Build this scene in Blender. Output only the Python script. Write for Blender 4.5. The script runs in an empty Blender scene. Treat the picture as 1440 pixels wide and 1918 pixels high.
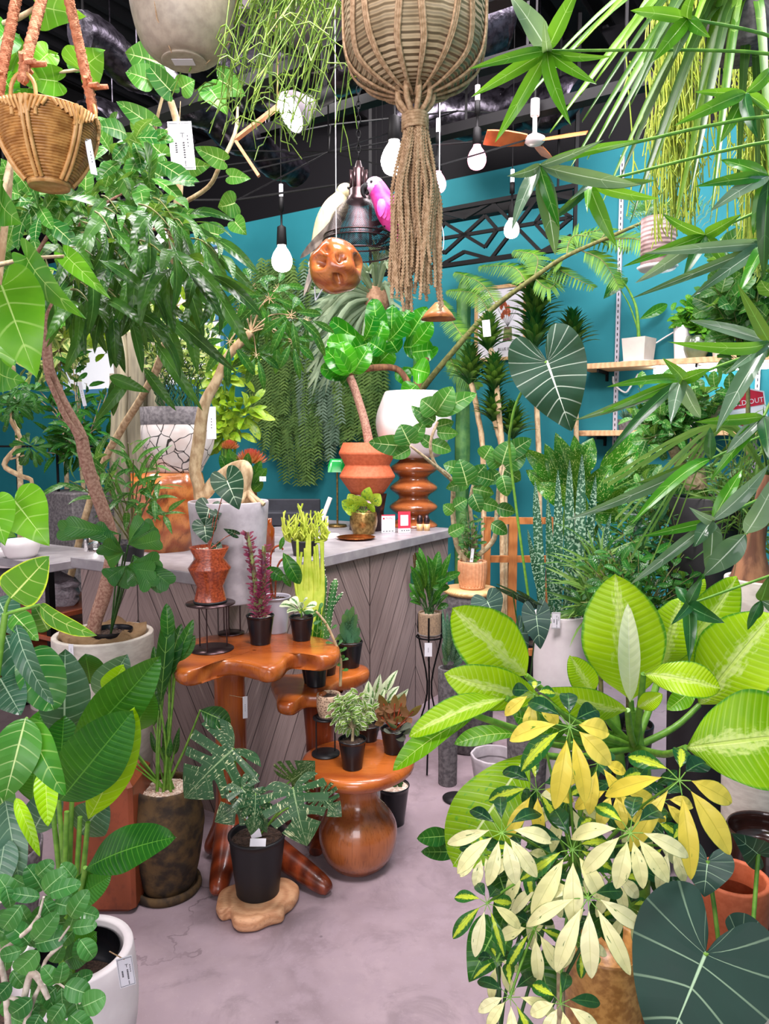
import bpy, math, random
from math import sin, cos, pi, sqrt, atan, radians
from mathutils import Vector as V, Matrix
R = random.Random(11)
SC = bpy.context.scene
COL = SC.collection
# ---------------------------------------------------------------- camera geometry
FP = 26/36*1918
CH = 1.5
PT = atan(129/FP)
CAM = V((0, 0, CH))
def ray(px, py):
    a = (px-720)/FP; b = (959-py)/FP
    return V((a, cos(PT)+b*sin(PT), -sin(PT)+b*cos(PT)))
def P(px, py, Y):
    d = ray(px, py); return CAM + d*(Y/d.y)
def PZ(px, py, z):
    d = ray(px, py); return CAM + d*((z-CH)/d.z)
A_ = V((sin(radians(32)), cos(radians(32)), 0))     # room axis going away to the right
B_ = V((-cos(radians(32)), sin(radians(32)), 0))    # room axis going away to the left
W0 = V((.29, 5.6, 0))
def PW(px, py, off=0.0):
    """point on the back wall seen at a pixel, off metres in front of it"""
    d = ray(px, py); return CAM + d*(((W0-CAM).dot(A_)-off)/d.dot(A_))
def S(cx, Y, z):
    """point at height z and distance Y standing in picture column cx"""
    return V(((cx-720)/FP*(Y*cos(PT)+(CH-z)*sin(PT)), Y, z))
def ZY(py, Y):
    return P(720, py, Y).z
def mp(px, Y):
    return px*Y/FP
# ---------------------------------------------------------------- mesh builder
class MB:
    def __init__(s): s.v = []; s.f = []; s.uv = []; s.mi = []; s.r = []
    def add(s, vs, fs, uvs=None, m=0, r=0.5):
        b = len(s.v); s.v += [tuple(v) for v in vs]
        s.uv += (uvs if uvs else [(0.5, 0.5)]*len(vs)); s.r += [r]*len(vs)
        for f in fs: s.f.append(tuple(i+b for i in f)); s.mi.append(m)
    def grid(s, rows, uvs=None, m=0, r=.5, closed=False):
        n = len(rows[0]); k = len(rows); vs = [p for q in rows for p in q]; fs = []
        for i in range(k-1):
            for j in range(n if closed else n-1):
                j2 = (j+1) % n
                fs.append((i*n+j, i*n+j2, (i+1)*n+j2, (i+1)*n+j))
        s.add(vs, fs, uvs, m, r)
    def box(s, c, dx, dy, dz, ax=V((1,0,0)), ay=V((0,1,0)), az=V((0,0,1)), m=0, bev=0):
        """box centred on c, full sizes along ax, ay, az; small chamfers when bev > 0"""
        if bev <= 0:
            vs = [c+ax*(i*dx/2)+ay*(j*dy/2)+az*(k*dz/2) for i in (-1,1) for j in (-1,1) for k in (-1,1)]
            uv = [((i*dx/2+j*dy/2)+.5, k*dz/2+.5) for i in (-1,1) for j in (-1,1) for k in (-1,1)]
            s.add(vs, [(0,1,3,2),(4,6,7,5),(0,4,5,1),(2,3,7,6),(0,2,6,4),(1,5,7,3)], uv, m); return
        bev = min(bev, dx/2.1, dy/2.1, dz/2.1); lv = []
        for k, ins in ((-1, bev), (-1, 0), (1, 0), (1, bev)):
            z = k*dz/2 if ins else k*(dz/2-bev)
            hx, hy = dx/2-ins, dy/2-ins; ring = []
            for a, b in ((1,1),(-1,1),(-1,-1),(1,-1)):
                e = bev*.6
                p1 = (a*hx, b*(hy-e)); p2 = (a*(hx-e), b*hy)
                ring += [p1, p2] if a*b > 0 else [p2, p1]
            lv.append([c+ax*x+ay*y+az*z for x, y in ring])
        s.grid(lv, None, m, .5, True); b = len(s.v)
        s.add(lv[0], [tuple(range(7,-1,-1))], None, m); s.add(lv[-1], [tuple(range(8))], None, m)
    def tube(s, pts, rad, seg=8, m=0, cap=True, r=.5, flat=1.0):
        n = len(pts); pts = [V(p) for p in pts]
        if isinstance(rad, (int, float)): rad = [rad]*n
        elif len(rad) == 2 and n != 2: rad = [rad[0]+(rad[1]-rad[0])*i/(n-1) for i in range(n)]
        T = []
        for i in range(n):
            t = pts[min(i+1, n-1)]-pts[max(i-1, 0)]
            T.append(t.normalized() if t.length > 1e-9 else V((0,0,1)))
        u = T[0].orthogonal().normalized(); rows = []; uvs = []; L = 0
        for i in range(n):
            u = (u-T[i]*u.dot(T[i])); u = u.normalized() if u.length > 1e-6 else T[i].orthogonal().normalized()
            w = T[i].cross(u)
            if i: L += (pts[i]-pts[i-1]).length
            rows.append([pts[i]+u*(rad[i]*cos(2*pi*j/seg))+w*(rad[i]*flat*sin(2*pi*j/seg)) for j in range(seg)])
            uvs += [(j/seg, L*4) for j in range(seg)]
        s.grid(rows, uvs, m, r, True)
        if cap and seg > 3:
            s.add(rows[0], [tuple(range(seg-1, -1, -1))], None, m, r); s.add(rows[-1], [tuple(range(seg))], None, m, r)
    def lathe(s, prof, c, seg=36, m=0, wob=None, sx=1, sy=1, r=.5):
        rows = []; uvs = []; L = 0
        for i, (rr, z) in enumerate(prof):
            if i: L += math.hypot(rr-prof[i-1][0], z-prof[i-1][1])
            row = []
            for j in range(seg):
                a = 2*pi*j/seg; q = rr*(wob(a, z) if wob else 1)
                row.append(c+V((q*cos(a)*sx, q*sin(a)*sy, z)))
            rows.append(row); uvs += [(j/seg, L) for j in range(seg)]
        s.grid(rows, uvs, m, r, True)
    def disc(s, c, rad, seg=32, m=0, wob=None, dome=0.0):
        rows = []
        for q in (0.001, .4, .75, 1):
            rows.append([c+V((rad*q*cos(2*pi*j/seg)*(wob(2*pi*j/seg, 0) if wob else 1),
                              rad*q*sin(2*pi*j/seg)*(wob(2*pi*j/seg, 0) if wob else 1), dome*(1-q*q))) for j in range(seg)])
        s.grid(rows, None, m, .5, True)
    def ball(s, c, rx, ry=None, rz=None, n=10, seg=14, m=0):
        ry = ry or rx; rz = rz or rx
        rows = [[c+V((rx*sin(pi*i/n)*cos(2*pi*j/seg), ry*sin(pi*i/n)*sin(2*pi*j/seg), rz*cos(pi*i/n))) for j in range(seg)] for i in range(n+1)]
        s.grid(rows, None, m, .5, True)
ORG = {}
def tag(o, label=None, cat=None, group=None, kind=None):
    if label: o['label'] = label
    if cat: o['category'] = cat
    if group: o['group'] = group
    if kind: o['kind'] = kind
    return o
def thing(name, label, cat, loc, group=None):
    o = bpy.data.objects.new(name, None); COL.objects.link(o); o.location = loc
    o.empty_display_size = .05; ORG[o.name] = V(loc); tag(o, label, cat, group); return o
def build(mb, name, mats, parent=None, label=None, org=None, sm=True):
    if not isinstance(mats, (list, tuple)): mats = [mats]
    if parent is not None: o0 = ORG[parent.name]
    elif org is not None: o0 = V(org)
    else:
        xs = [v[0] for v in mb.v]; ys = [v[1] for v in mb.v]; zs = [v[2] for v in mb.v]
        o0 = V(((min(xs)+max(xs))/2, (min(ys)+max(ys))/2, min(zs)))
    me = bpy.data.meshes.new(name)
    me.from_pydata([(x-o0.x, y-o0.y, z-o0.z) for x, y, z in mb.v], [], mb.f)
    uv = me.uv_layers.new(name='UVMap'); li = [0]*len(me.loops); me.loops.foreach_get('vertex_index', li)
    fl = []
    for i in li: fl += mb.uv[i]
    uv.data.foreach_set('uv', fl)
    at = me.attributes.new('rnd', 'FLOAT', 'POINT'); at.data.foreach_set('value', mb.r)
    for m in mats: me.materials.append(m)
    me.polygons.foreach_set('material_index', mb.mi)
    me.polygons.foreach_set('use_smooth', [bool(sm)]*len(me.polygons))
    me.update()
    o = bpy.data.objects.new(name, me); COL.objects.link(o)
    if parent is not None:
        o.parent = parent
    else: o.location = o0
    ORG[o.name] = o0
    if label: o['label'] = label
    return o
def solo(mb, name, mats, label, cat, group=None, org=None, sm=True, kind=None):
    return tag(build(mb, name, mats, None, label, org, sm), label, cat, group, kind)
def struct(mb, name, mats, sm=False):
    return tag(build(mb, name, mats, None, None, V((0,0,0)), sm), kind='structure')
def smooth(pts, k=4):
    """Catmull-Rom through tuples/vectors (any dimension)"""
    pts = [tuple(p) for p in pts]; n = len(pts); out = []
    for i in range(n-1):
        p0, p1, p2, p3 = pts[max(i-1,0)], pts[i], pts[i+1], pts[min(i+2,n-1)]
        for q in range(k):
            t = q/k
            out.append(tuple(.5*(2*b+(c-a)*t+(2*a-5*b+4*c-d)*t*t+(3*b-a-3*c+d)*t**3) for a,b,c,d in zip(p0,p1,p2,p3)))
    out.append(pts[-1]); return out
def trunk(mb, spec, seg=10, k=4, m=0):
    """spec: (px, py, Y, radius in pixels)"""
    q = smooth([(*P(a, b, Y), mp(rr, Y)) for a, b, Y, rr in spec], k)
    mb.tube([V(x[:3]) for x in q], [x[3] for x in q], seg, m)
    return [V(x[:3]) for x in q]
# ---------------------------------------------------------------- materials
def srgb(h):
    if not isinstance(h, str): return (*h, 1)
    v = [int(h[i:i+2], 16)/255 for i in (0, 2, 4)]
    return tuple((x/12.92 if x <= .04045 else ((x+.055)/1.055)**2.4) for x in v)+(1,)
class N:
    def __init__(s, name):
        s.m = bpy.data.materials.new(name); s.m.use_nodes = True; s.t = s.m.node_tree; s.t.nodes.clear()
        s.out = s.t.nodes.new('ShaderNodeOutputMaterial')
    def n(s, k, **kw):
        nd = s.t.nodes.new('ShaderNode'+k)
        for a, b in kw.items(): setattr(nd, a, b)
        return nd
    def put(s, sock, v):
        if isinstance(v, bpy.types.NodeSocket): s.t.links.new(v, sock)
        elif v is not None:
            try: sock.default_value = v
            except Exception: sock.default_value = (v, v, v, 1) if len(sock.default_value) == 4 else (v, v, v)
    def M(s, op, a, b=None, c=None, clamp=False):
        nd = s.n('Math', operation=op, use_clamp=clamp)
        for i, x in enumerate((a, b, c)):
            if x is not None: s.put(nd.inputs[i], x)
        return nd.outputs[0]
    def mix(s, f, a, b, mode='MIX'):
        nd = s.n('Mix', data_type='RGBA', blend_type=mode)
        s.put(nd.inputs[0], f); s.put(nd.inputs[6], a); s.put(nd.inputs[7], b); return nd.outputs[2]
    def step(s, x, lo, hi):
        nd = s.n('MapRange', interpolation_type='SMOOTHSTEP')
        s.put(nd.inputs[0], x); nd.inputs[1].default_value = lo; nd.inputs[2].default_value = hi; return nd.outputs[0]
    def noise(s, vec, scale, detail=3, rough=.55, dist=0):
        nd = s.n('TexNoise'); s.put(nd.inputs['Vector'], vec); nd.inputs['Scale'].default_value = scale
        nd.inputs['Detail'].default_value = detail; nd.inputs['Roughness'].default_value = rough
        nd.inputs['Distortion'].default_value = dist; return nd.outputs[0]
    def obj(s, sc=(1,1,1)):
        o = s.n('TexCoord').outputs['Object']
        if sc == (1,1,1): return o
        mp_ = s.n('Mapping'); s.put(mp_.inputs[0], o); mp_.inputs['Scale'].default_value = sc; return mp_.outputs[0]
    def uv(s):
        se = s.n('SeparateXYZ'); s.t.links.new(s.n('UVMap', uv_map='UVMap').outputs[0], se.inputs[0]); return se.outputs[0], se.outputs[1]
    def bump(s, h, st=.3, d=.01):
        b = s.n('Bump'); s.put(b.inputs['Height'], h); b.inputs['Strength'].default_value = st; b.inputs['Distance'].default_value = d; return b.outputs[0]
    def pbr(s, col, rough=.5, metal=0, nrm=None, coat=0, spec=.5, trans=0, tcol=None, alpha=None, emis=None, es=0, sheen=0):
        b = s.n('BsdfPrincipled')
        s.put(b.inputs['Base Color'], col); s.put(b.inputs['Roughness'], rough); b.inputs['Metallic'].default_value = metal
        b.inputs['Coat Weight'].default_value = coat; b.inputs['Specular IOR Level'].default_value = spec
        if nrm is not None: s.put(b.inputs['Normal'], nrm)
        if alpha is not None: s.put(b.inputs['Alpha'], alpha)
        if emis is not None: s.put(b.inputs['Emission Color'], emis); b.inputs['Emission Strength'].default_value = es
        res = b.outputs[0]
        if trans:
            t = s.n('BsdfTranslucent'); s.put(t.inputs[0], tcol if tcol is not None else col)
            mx = s.n('MixShader'); mx.inputs[0].default_value = trans
            s.t.links.new(res, mx.inputs[1]); s.t.links.new(t.outputs[0], mx.inputs[2]); res = mx.outputs[0]
        s.t.links.new(res, s.out.inputs[0]); return s.m
def simple(name, c, rough=.5, metal=0, c2=None, sc=20, bst=.15, coat=0, stretch=(1,1,1), spec=.5, trans=0, thr=None):
    s = N(name); col = srgb(c); nr = None
    if c2 is not None or bst:
        nz = s.noise(s.obj(stretch), sc, 4)
        if c2 is not None:
            f = s.step(nz, *(thr or (.35, .65))); col = s.mix(f, col, srgb(c2))
        if bst: nr = s.bump(nz, bst, .004)
    return s.pbr(col, rough, metal, nr, coat, spec, trans)
LEAVES = {}
LIGHT_KEEP = ('scy', 'scc', 'diffw', 'whitev', 'varieg', 'protea', 'euph')
def deepen(c, k, sat):
    g = (c[0]+c[1]+c[2])/3; return tuple(max(0, (g+(x-g)*sat)*k) for x in c[:3])+(1,)
def leafmat(name, c1, c2, vein=None, nv=9, vs=.16, mid=.05, margin=None, mw=.1, spots=None, center=None, rough=.36, trans=.28, vb=.5, coat=0):
    """c1,c2: range of green; vein colour + side vein count nv; margin (colour); spots=(colour, scale, threshold, stretch); center=(colour, width)"""
    s = N(name); u, v = s.uv()
    sd = s.M('MULTIPLY', s.M('ABSOLUTE', s.M('SUBTRACT', u, .5)), 2.0)
    ra = s.n('Attribute', attribute_name='rnd').outputs['Fac']
    ob = s.obj(); nz = s.noise(ob, 14, 3)
    f = s.M('ADD', s.M('MULTIPLY', ra, .75), s.M('MULTIPLY', s.M('SUBTRACT', nz, .5), 1.1), clamp=True)
    ke = name in LIGHT_KEEP; br = .92 if name in ('diff', 'strell') else .74
    col = s.mix(f, srgb(c1) if ke else deepen(srgb(c1), br*.86, 1.15), srgb(c2) if ke else deepen(srgb(c2), br, 1.15))
    seed = s.M('MULTIPLY', ra, 37.0)
    cmb = s.n('CombineXYZ'); s.put(cmb.inputs[0], s.M('MULTIPLY', u, 2)); s.put(cmb.inputs[1], s.M('MULTIPLY', v, 2)); s.put(cmb.inputs[2], seed)
    if center:
        nn = s.noise(cmb.outputs[0], 9, 3)
        k = s.M('SUBTRACT', s.M('ADD', sd, s.M('MULTIPLY', s.M('SUBTRACT', nn, .5), .9)), center[1])
        col = s.mix(s.step(k, .12, -.12), col, srgb(center[0]))
    if spots:
        mpn = s.n('Mapping'); s.put(mpn.inputs[0], cmb.outputs[0]); mpn.inputs['Scale'].default_value = spots[3] if len(spots) > 3 else (1,1,1)
        nn = s.noise(mpn.outputs[0], spots[1], 2.5)
        col = s.mix(s.step(nn, spots[2], spots[2]+.05), col, srgb(spots[0]))
    if margin:
        nn = s.noise(cmb.outputs[0], 7, 3)
        k = s.M('ADD', sd, s.M('MULTIPLY', s.M('SUBTRACT', nn, .5), mw*2.2))
        col = s.mix(s.step(k, 1-mw-.04, 1-mw+.04), col, srgb(margin))
    tri = s.M('ABSOLUTE', s.M('SUBTRACT', s.M('FRACT', s.M('MULTIPLY', v, nv)), .5))
    tri = s.M('MULTIPLY', tri, 2)
    side = s.M('MULTIPLY', s.step(tri, 1-vs, 1-vs*.35), .62)
    midm = s.step(sd, mid, mid*.45)
    vm = s.M('MAXIMUM', midm, s.M('MULTIPLY', side, s.M('SUBTRACT', 1.0, s.M('MULTIPLY', sd, .65))))
    if vein: col = s.mix(s.M('MULTIPLY', vm, .85), col, srgb(vein))
    h = s.M('ADD', s.M('MULTIPLY', tri, -.35), s.M('MULTIPLY', midm, -.6))
    nr = s.bump(h, vb, .003)
    tc = s.mix(.3, col, (.45, .7, .05, 1))
    rg = s.M('ADD', rough, s.M('MULTIPLY', s.M('SUBTRACT', nz, .5), .25))
    m = s.pbr(col, rg, 0, nr, coat, .3, trans, tc)
    LEAVES[name] = m; return m
# ---------------------------------------------------------------- leaves
SHP = {
 'ell':   [(0,0,0),(.25,.08,.02),(.62,.22,.1),(.92,.42,.28),(1,.58,.46),(.8,.78,.68),(.4,.93,.88),(.1,.985,.97),(0,1,1)],
 'ova':   [(0,0,0),(.45,.05,.01),(.85,.18,.08),(1,.36,.22),(.92,.55,.42),(.66,.76,.66),(.3,.92,.87),(.06,.99,.97),(0,1,1)],
 'obo':   [(0,0,0),(.22,.1,.04),(.5,.3,.2),(.85,.55,.42),(1,.75,.62),(.86,.9,.8),(.5,.985,.92),(.18,1.0,.97),(0,1,1)],
 'lan':   [(0,0,0),(.4,.06,.02),(.85,.2,.12),(1,.36,.26),(.9,.54,.44),(.65,.74,.66),(.3,.9,.86),(.08,.98,.96),(0,1,1)],
 'str':   [(0,0,0),(.6,.03,.02),(.8,.12,.11),(1,.35,.34),(1,.5,.49),(.9,.68,.67),(.6,.86,.85),(.25,.96,.95),(0,1,1)],
 'hea':   [(0,.0,0),(.2,-.12,0),(.52,-.2,.0),(.86,-.1,.01),(1,.1,.06),(.96,.3,.18),(.76,.52,.36),(.46,.74,.6),(.18,.91,.84),(.04,.98,.97),(0,1,1)],
 'glo':   [(0,.0,0),(.1,-.2,0),(.42,-.44,.0),(.8,-.36,.0),(1,-.1,.02),(.98,.16,.1),(.82,.4,.25),(.56,.64,.46),(.28,.84,.7),(.07,.97,.92),(0,1,1)],
 'rou':   [(0,0,0),(.35,.0,.0),(.75,.1,.04),(1,.36,.2),(.98,.6,.42),(.72,.86,.68),(.35,.98,.88),(.1,1.0,.97),(0,1,1)],
 'ovl':   [(0,0,0),(.4,.05,.01),(.78,.17,.08),(1,.42,.28),(.94,.66,.52),(.66,.88,.78),(.25,.985,.94),(0,1,1)],
 'poi':   [(0,0,0),(.2,.08,.02),(.55,.2,.1),(.9,.38,.26),(1,.52,.42),(.85,.72,.64),(.45,.9,.86),(.12,.985,.97),(0,1,1)],
 'fan':   [(0,0,0),(.3,.3,.2),(.7,.66,.5),(1,.93,.76),(.8,1.01,.85),(.4,1.03,.93),(0,.99,1)],
 'gra':   [(1,0,0),(1,.3,.3),(.8,.6,.6),(.45,.85,.85),(0,1,1)],
}
_SC = {}
def shape(nm, rows):
    k = (nm, rows)
    if k not in _SC:
        pts = smooth(SHP[nm], 8); ls = [0]
        for a, b in zip(pts, pts[1:]): ls.append(ls[-1]+sqrt((a[0]-b[0])**2*.25+(a[1]-b[1])**2)+1e-6)
        out = []
        for i in range(rows+1):
            t = ls[-1]*i/rows; j = 0
            while j < len(ls)-2 and ls[j+1] < t: j += 1
            w = (t-ls[j])/(ls[j+1]-ls[j]); a, b = pts[j], pts[j+1]
            out.append(tuple(a[q]+(b[q]-a[q])*w for q in range(3)))
        _SC[k] = out
    return _SC[k]
def leaf(mb, base, tip, W, shp='ell', nrm=None, roll=0.0, arch=.1, fold=.2, wave=0.0, rows=10, cols=2, m=0, r=None, cuts=None, wf=9):
    base = V(base); tip = V(tip); d = tip-base; L = d.length
    if L < 1e-5: return
    d = d/L
    n = V(nrm) if nrm is not None else CAM-(base+tip)*.5
    n = n-d*n.dot(d)
    if n.length < 1e-5: n = d.orthogonal()
    n.normalize()
    if roll: n = Matrix.Rotation(roll, 3, d) @ n
    sd = d.cross(n); r = R.random() if r is None else r
    sh = shape(shp, rows); rr = []; uvs = []; ph = r*20
    for i, (x, y, mm) in enumerate(sh):
        row = []; c = cuts(i/rows) if cuts else (1.0, 1.0)
        for j in range(-cols, cols+1):
            s = j/cols; a = abs(s)*(c[0] if j < 0 else c[1])
            px = a*x*W/2; yy = mm+(y-mm)*a**1.25
            z = arch*L*4*yy*(1-yy)*(1 if yy > 0 else .3) + fold*px + wave*W*sin(yy*wf+ph+(2 if s > 0 else 0))*a*a
            row.append(base+d*(yy*L)+sd*(px*(1 if j > 0 else -1))+n*z)
            uvs.append((.5+.5*a*(1 if j > 0 else -1), i/rows))
        rr.append(row)
    mb.grid(rr, uvs, m, r)
def lpx(mb, b, t, w, Y, Y2=None, shp='ell', **k):
    """leaf from pixel b to pixel t, w pixels wide, at distance Y (tip at Y2)"""
    Y2 = Y if Y2 is None else Y2
    leaf(mb, P(b[0], b[1], Y), P(t[0], t[1], Y2), mp(w, (Y+Y2)/2), shp, **k)
def rv(k=1.0): return V((R.uniform(-k, k), R.uniform(-k, k), R.uniform(-k, k)))
def twig(mL, path, n, L, W, shp='ell', t0=.2, droop=.3, spread=.9, up=.5, m=0, rows=6, cols=1, arch=.1, fold=.2, wave=0, tipk=1, pet=.15, mW=None, mi=None):
    """leaves alternately along a path"""
    k = len(path)-1; az = R.random()*6
    for i in range(n):
        t = t0+(1-t0)*(i+.5)/n if n > 1 else 1; q = min(k-1e-4, t*k); a = int(q); f = q-a
        p = path[a].lerp(path[a+1], f); tg = (path[a+1]-path[a]).normalized()
        az += 2.4; o = tg.orthogonal().normalized(); o = Matrix.Rotation(az, 3, tg) @ o
        o = (o+V((0, 0, up*.4))+(CAM-p).normalized()*.25)
        d = (tg*(1-spread*(1-t*.4))+o*spread+V((0, 0, -droop))+rv(.15)).normalized()
        l = L*R.uniform(.75, 1.15)*(tipk if i > n-3 else 1)
        b = p+d*(l*pet)
        if mW is not None: mW.tube([p, b], [l*.012+.0005]*2, 4, 0, False)
        nn = V((0, 0, up))+(CAM-p).normalized()*.75+rv(.45)
        mm_ = m if mi is None else R.choice(mi)
        leaf(mL, b, b+d*l, W*l/L, shp, nn, R.uniform(-.4, .4), arch*R.uniform(.5, 1.4), fold, wave, rows, cols, mm_)
def curve(a, b, sag=0.0, k=6, side=None):
    a = V(a); b = V(b); L = (b-a).length; side = side if side is not None else V((0, 0, 1))
    return [a.lerp(b, i/k)+side*(sag*L*4*(i/k)*(1-i/k)) for i in range(k+1)]
def crown(mL, mW, root, c, rad, nt, nl, L, W, shp='ell', rw=.004, **k):
    """twigs from root into an ellipsoid, leaves on them"""
    for i in range(nt):
        q = rv(1)
        while q.length > 1 or q.length < .35: q = rv(1)
        e = V(c)+V((q.x*rad[0], q.y*rad[1], q.z*rad[2]))
        p = curve(root, e, R.uniform(-.08, .12), 6)
        if mW is not None: mW.tube(p, (rw, rw*.35), 5, 0, False)
        twig(mL, p, nl, L, W, shp, mW=None, **k)
def palmate(mL, c, R_, n, w, a0=None, spread=2*pi, nrm=None, droop=.3, shp='lan', pet=.16, mfun=None, rows=8, cols=2, mW=None, up=None, lens=None, roll=0, fold=.2, wave=0.0, arch=.12, jitter=.12, drop=None):
    nrm = V(nrm) if nrm is not None else (CAM-c).normalized()+V((0,0,.3))
    nrm.normalize()
    x = nrm.cross(V((0,0,1)));  x = x.normalized() if x.length > .1 else V((1,0,0))
    y = x.cross(nrm); x = -x if x.x < 0 else x; y = y if y.z > 0 else -y
    a0 = R.random()*6 if a0 is None else a0
    for i in range(n):
        a = a0+spread*i/(n if abs(spread-2*pi) < .01 else max(1, n-1))+R.uniform(-jitter, jitter)
        d = x*cos(a)+y*sin(a); l = R_*(lens[i % len(lens)] if lens else R.uniform(.82, 1.08))
        b = c+d*(l*pet)+nrm*(.05*l)
        t = c+d*l-nrm*(droop*l*.5)+V((0, 0, -droop*l*.55))
        mm_ = mfun(a, i) if mfun else 0
        leaf(mL, b, t, w*R.uniform(.85, 1.15), shp, nrm+rv(.2), roll, arch, fold, wave, rows, cols, mm_)
        if mW is not None: mW.tube([c, b], [R_*.012, R_*.009], 5, 0, False)
def frond(mL, mW, path, n, l0, w, m=0, t0=.12, ang=.9, lift=0.0, shp='gra', nrm=None, sag=.0):
    k = len(path)-1
    if mW is not None: mW.tube(path, (.004*l0/.08, .0012), 5, 0, False)
    for i in range(n):
        t = t0+(1-t0)*i/n; q = min(k-1e-4, t*k); a = int(q); p = path[a].lerp(path[a+1], q-a)
        tg = (path[a+1]-path[a]).normalized(); nn = V(nrm) if nrm is not None else V((0,0,1))*.6+(CAM-p).normalized()
        s = tg.cross(nn); s = s.normalized() if s.length > .05 else tg.orthogonal()
        l = l0*(sin(pi*(.12+.85*t))**.7)*R.uniform(.9, 1.1)
        for g in (-1, 1):
            d = (s*g*ang+tg*(1.15-ang)+nn.normalized()*lift+V((0,0,-sag))).normalized()
            leaf(mL, p, p+d*l, w, shp, nn, 0, .05, .1, 0, 3, 1, m)
# ---------------------------------------------------------------- common objects
def potprof(rt, rb, h, th=.008, rim=.0, bulge=0.0, foot=0.0, inner=.035, n=10):
    pr = [(.0005, 0), (rb-foot, 0)]
    for i in range(n+1):
        t = i/n; pr.append((rb+(rt-rb)*t+bulge*sin(pi*t), .004+(h-.008)*t))
    if rim: pr[-1] = (rt, h-rim*2.2); pr += [(rt+rim, h-rim*1.9), (rt+rim, h-.002)]
    pr += [(rt+rim-.002, h), (rt-th+.002, h), (rt-th, h-.004), (rt-th*1.2, h-inner-.01)]
    return pr
def potted(th, c, rt, rb, h, mat, soil, nm='pot', seg=36, inner=.03, wob=None, thk=.008, **k):
    mb = MB(); mb.lathe(potprof(rt, rb, h, thk, inner=inner, **k), c, seg, wob=wob); o = build(mb, nm, mat, th)
    if soil is not None:
        sb = MB(); rr = rt-thk*1.1
        sb.disc(c+V((0,0,h-inner)), rr, 28, wob=wob, dome=.004)
        for i in range(90):
            a = R.random()*6.3; q = sqrt(R.random())*rr*.92; z = R.uniform(.0015, .004)*min(1.6, rr/.05)
            sb.ball(c+V((q*cos(a), q*sin(a), h-inner+.002)), z*1.2, z, z*.8, 3, 5)
        build(sb, 'soil', soil, th)
    return o
def rope(mb, pts, rad, turns=40, strands=3, k=None, m=0):
    pts = [V(p) for p in pts]; n = k or max(30, turns*6); L = [0]
    for a, b in zip(pts, pts[1:]): L.append(L[-1]+(b-a).length)
    for s in range(strands):
        q = []
        for i in range(n+1):
            t = L[-1]*i/n; j = 0
            while j < len(L)-2 and L[j+1] < t: j += 1
            f = (t-L[j])/max(1e-9, L[j+1]-L[j]); p = pts[j].lerp(pts[j+1], f); tg = (pts[j+1]-pts[j]).normalized()
            u = tg.cross(V((0, 1, 0.01))).normalized(); w = tg.cross(u); a = 2*pi*(turns*i/n+s/strands)
            q.append(p+(u*cos(a)+w*sin(a))*rad*.5)
        mb.tube(q, rad*.56, 5, m)
def text_mb(mb, s, org, ax, ay, size, m=0, depth=.0006, align='CENTER'):
    cu = bpy.data.curves.new('t', 'FONT'); cu.body = s; cu.size = 1; cu.align_x = align; cu.resolution_u = 2
    o = bpy.data.objects.new('t', cu); COL.objects.link(o); dg = bpy.context.evaluated_depsgraph_get(); me = o.evaluated_get(dg).to_mesh()
    az = ax.cross(ay).normalized()
    mb.add([org+ax*(v.co.x*size)+ay*(v.co.y*size)+az*depth for v in me.vertices], [tuple(p.vertices) for p in me.polygons], None, m)
    o.evaluated_get(dg).to_mesh_clear(); bpy.data.objects.remove(o); bpy.data.curves.remove(cu)
# ================================================================ materials
def concrete_floor():
    s = N('floor_concrete'); ob = s.obj(); n1 = s.noise(ob, 1.6, 5, .6, .3); n2 = s.noise(ob, 14, 5, .65); n3 = s.noise(ob, 90, 3)
    c = s.mix(s.step(n1, .3, .7), srgb('7d6b72'), srgb('a8949b')); c = s.mix(s.step(n2, .42, .62), c, srgb('98858d'))
    n4 = s.noise(ob, 4.5, 6, .7, .8); c = s.mix(s.M('MULTIPLY', s.step(n4, .5, .68), .6), c, srgb('7a6a70')); c = s.mix(s.M('MULTIPLY', s.step(n3, .6, .75), .12), c, srgb('cfc0c2'))
    mp2 = s.n('Mapping'); s.put(mp2.inputs[0], ob)
    v = s.n('TexVoronoi', feature='DISTANCE_TO_EDGE'); dn = s.n('TexNoise'); s.put(dn.inputs[0], ob); dn.inputs['Scale'].default_value = 3.5; dn.inputs['Detail'].default_value = 6
    ad = s.n('VectorMath', operation='ADD'); sc = s.n('VectorMath', operation='SCALE'); s.put(sc.inputs[0], dn.outputs[1]); sc.inputs['Scale'].default_value = .7
    s.put(ad.inputs[0], ob); s.put(ad.inputs[1], sc.outputs[0]); s.put(v.inputs['Vector'], ad.outputs[0]); v.inputs['Scale'].default_value = .62
    crack = s.M('MULTIPLY', s.step(v.outputs[0], .0042, .0012), s.step(n1, .42, .55))
    c = s.mix(s.M('MULTIPLY', crack, .55), c, srgb('5b4c52'))
    sp = s.n('TexVoronoi'); s.put(sp.inputs['Vector'], ob); sp.inputs['Scale'].default_value = 7
    c = s.mix(s.M('MULTIPLY', s.step(sp.outputs[0], .045, .03), s.step(s.noise(ob, 2.2, 1), .52, .58)), c, srgb('5e5057'))
    h = s.M('SUBTRACT', s.M('MULTIPLY', n2, .4), crack)
    return s.pbr(c, s.M('ADD', s.M('MULTIPLY', n1, .25), .32), 0, s.bump(h, .12, .003))
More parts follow.
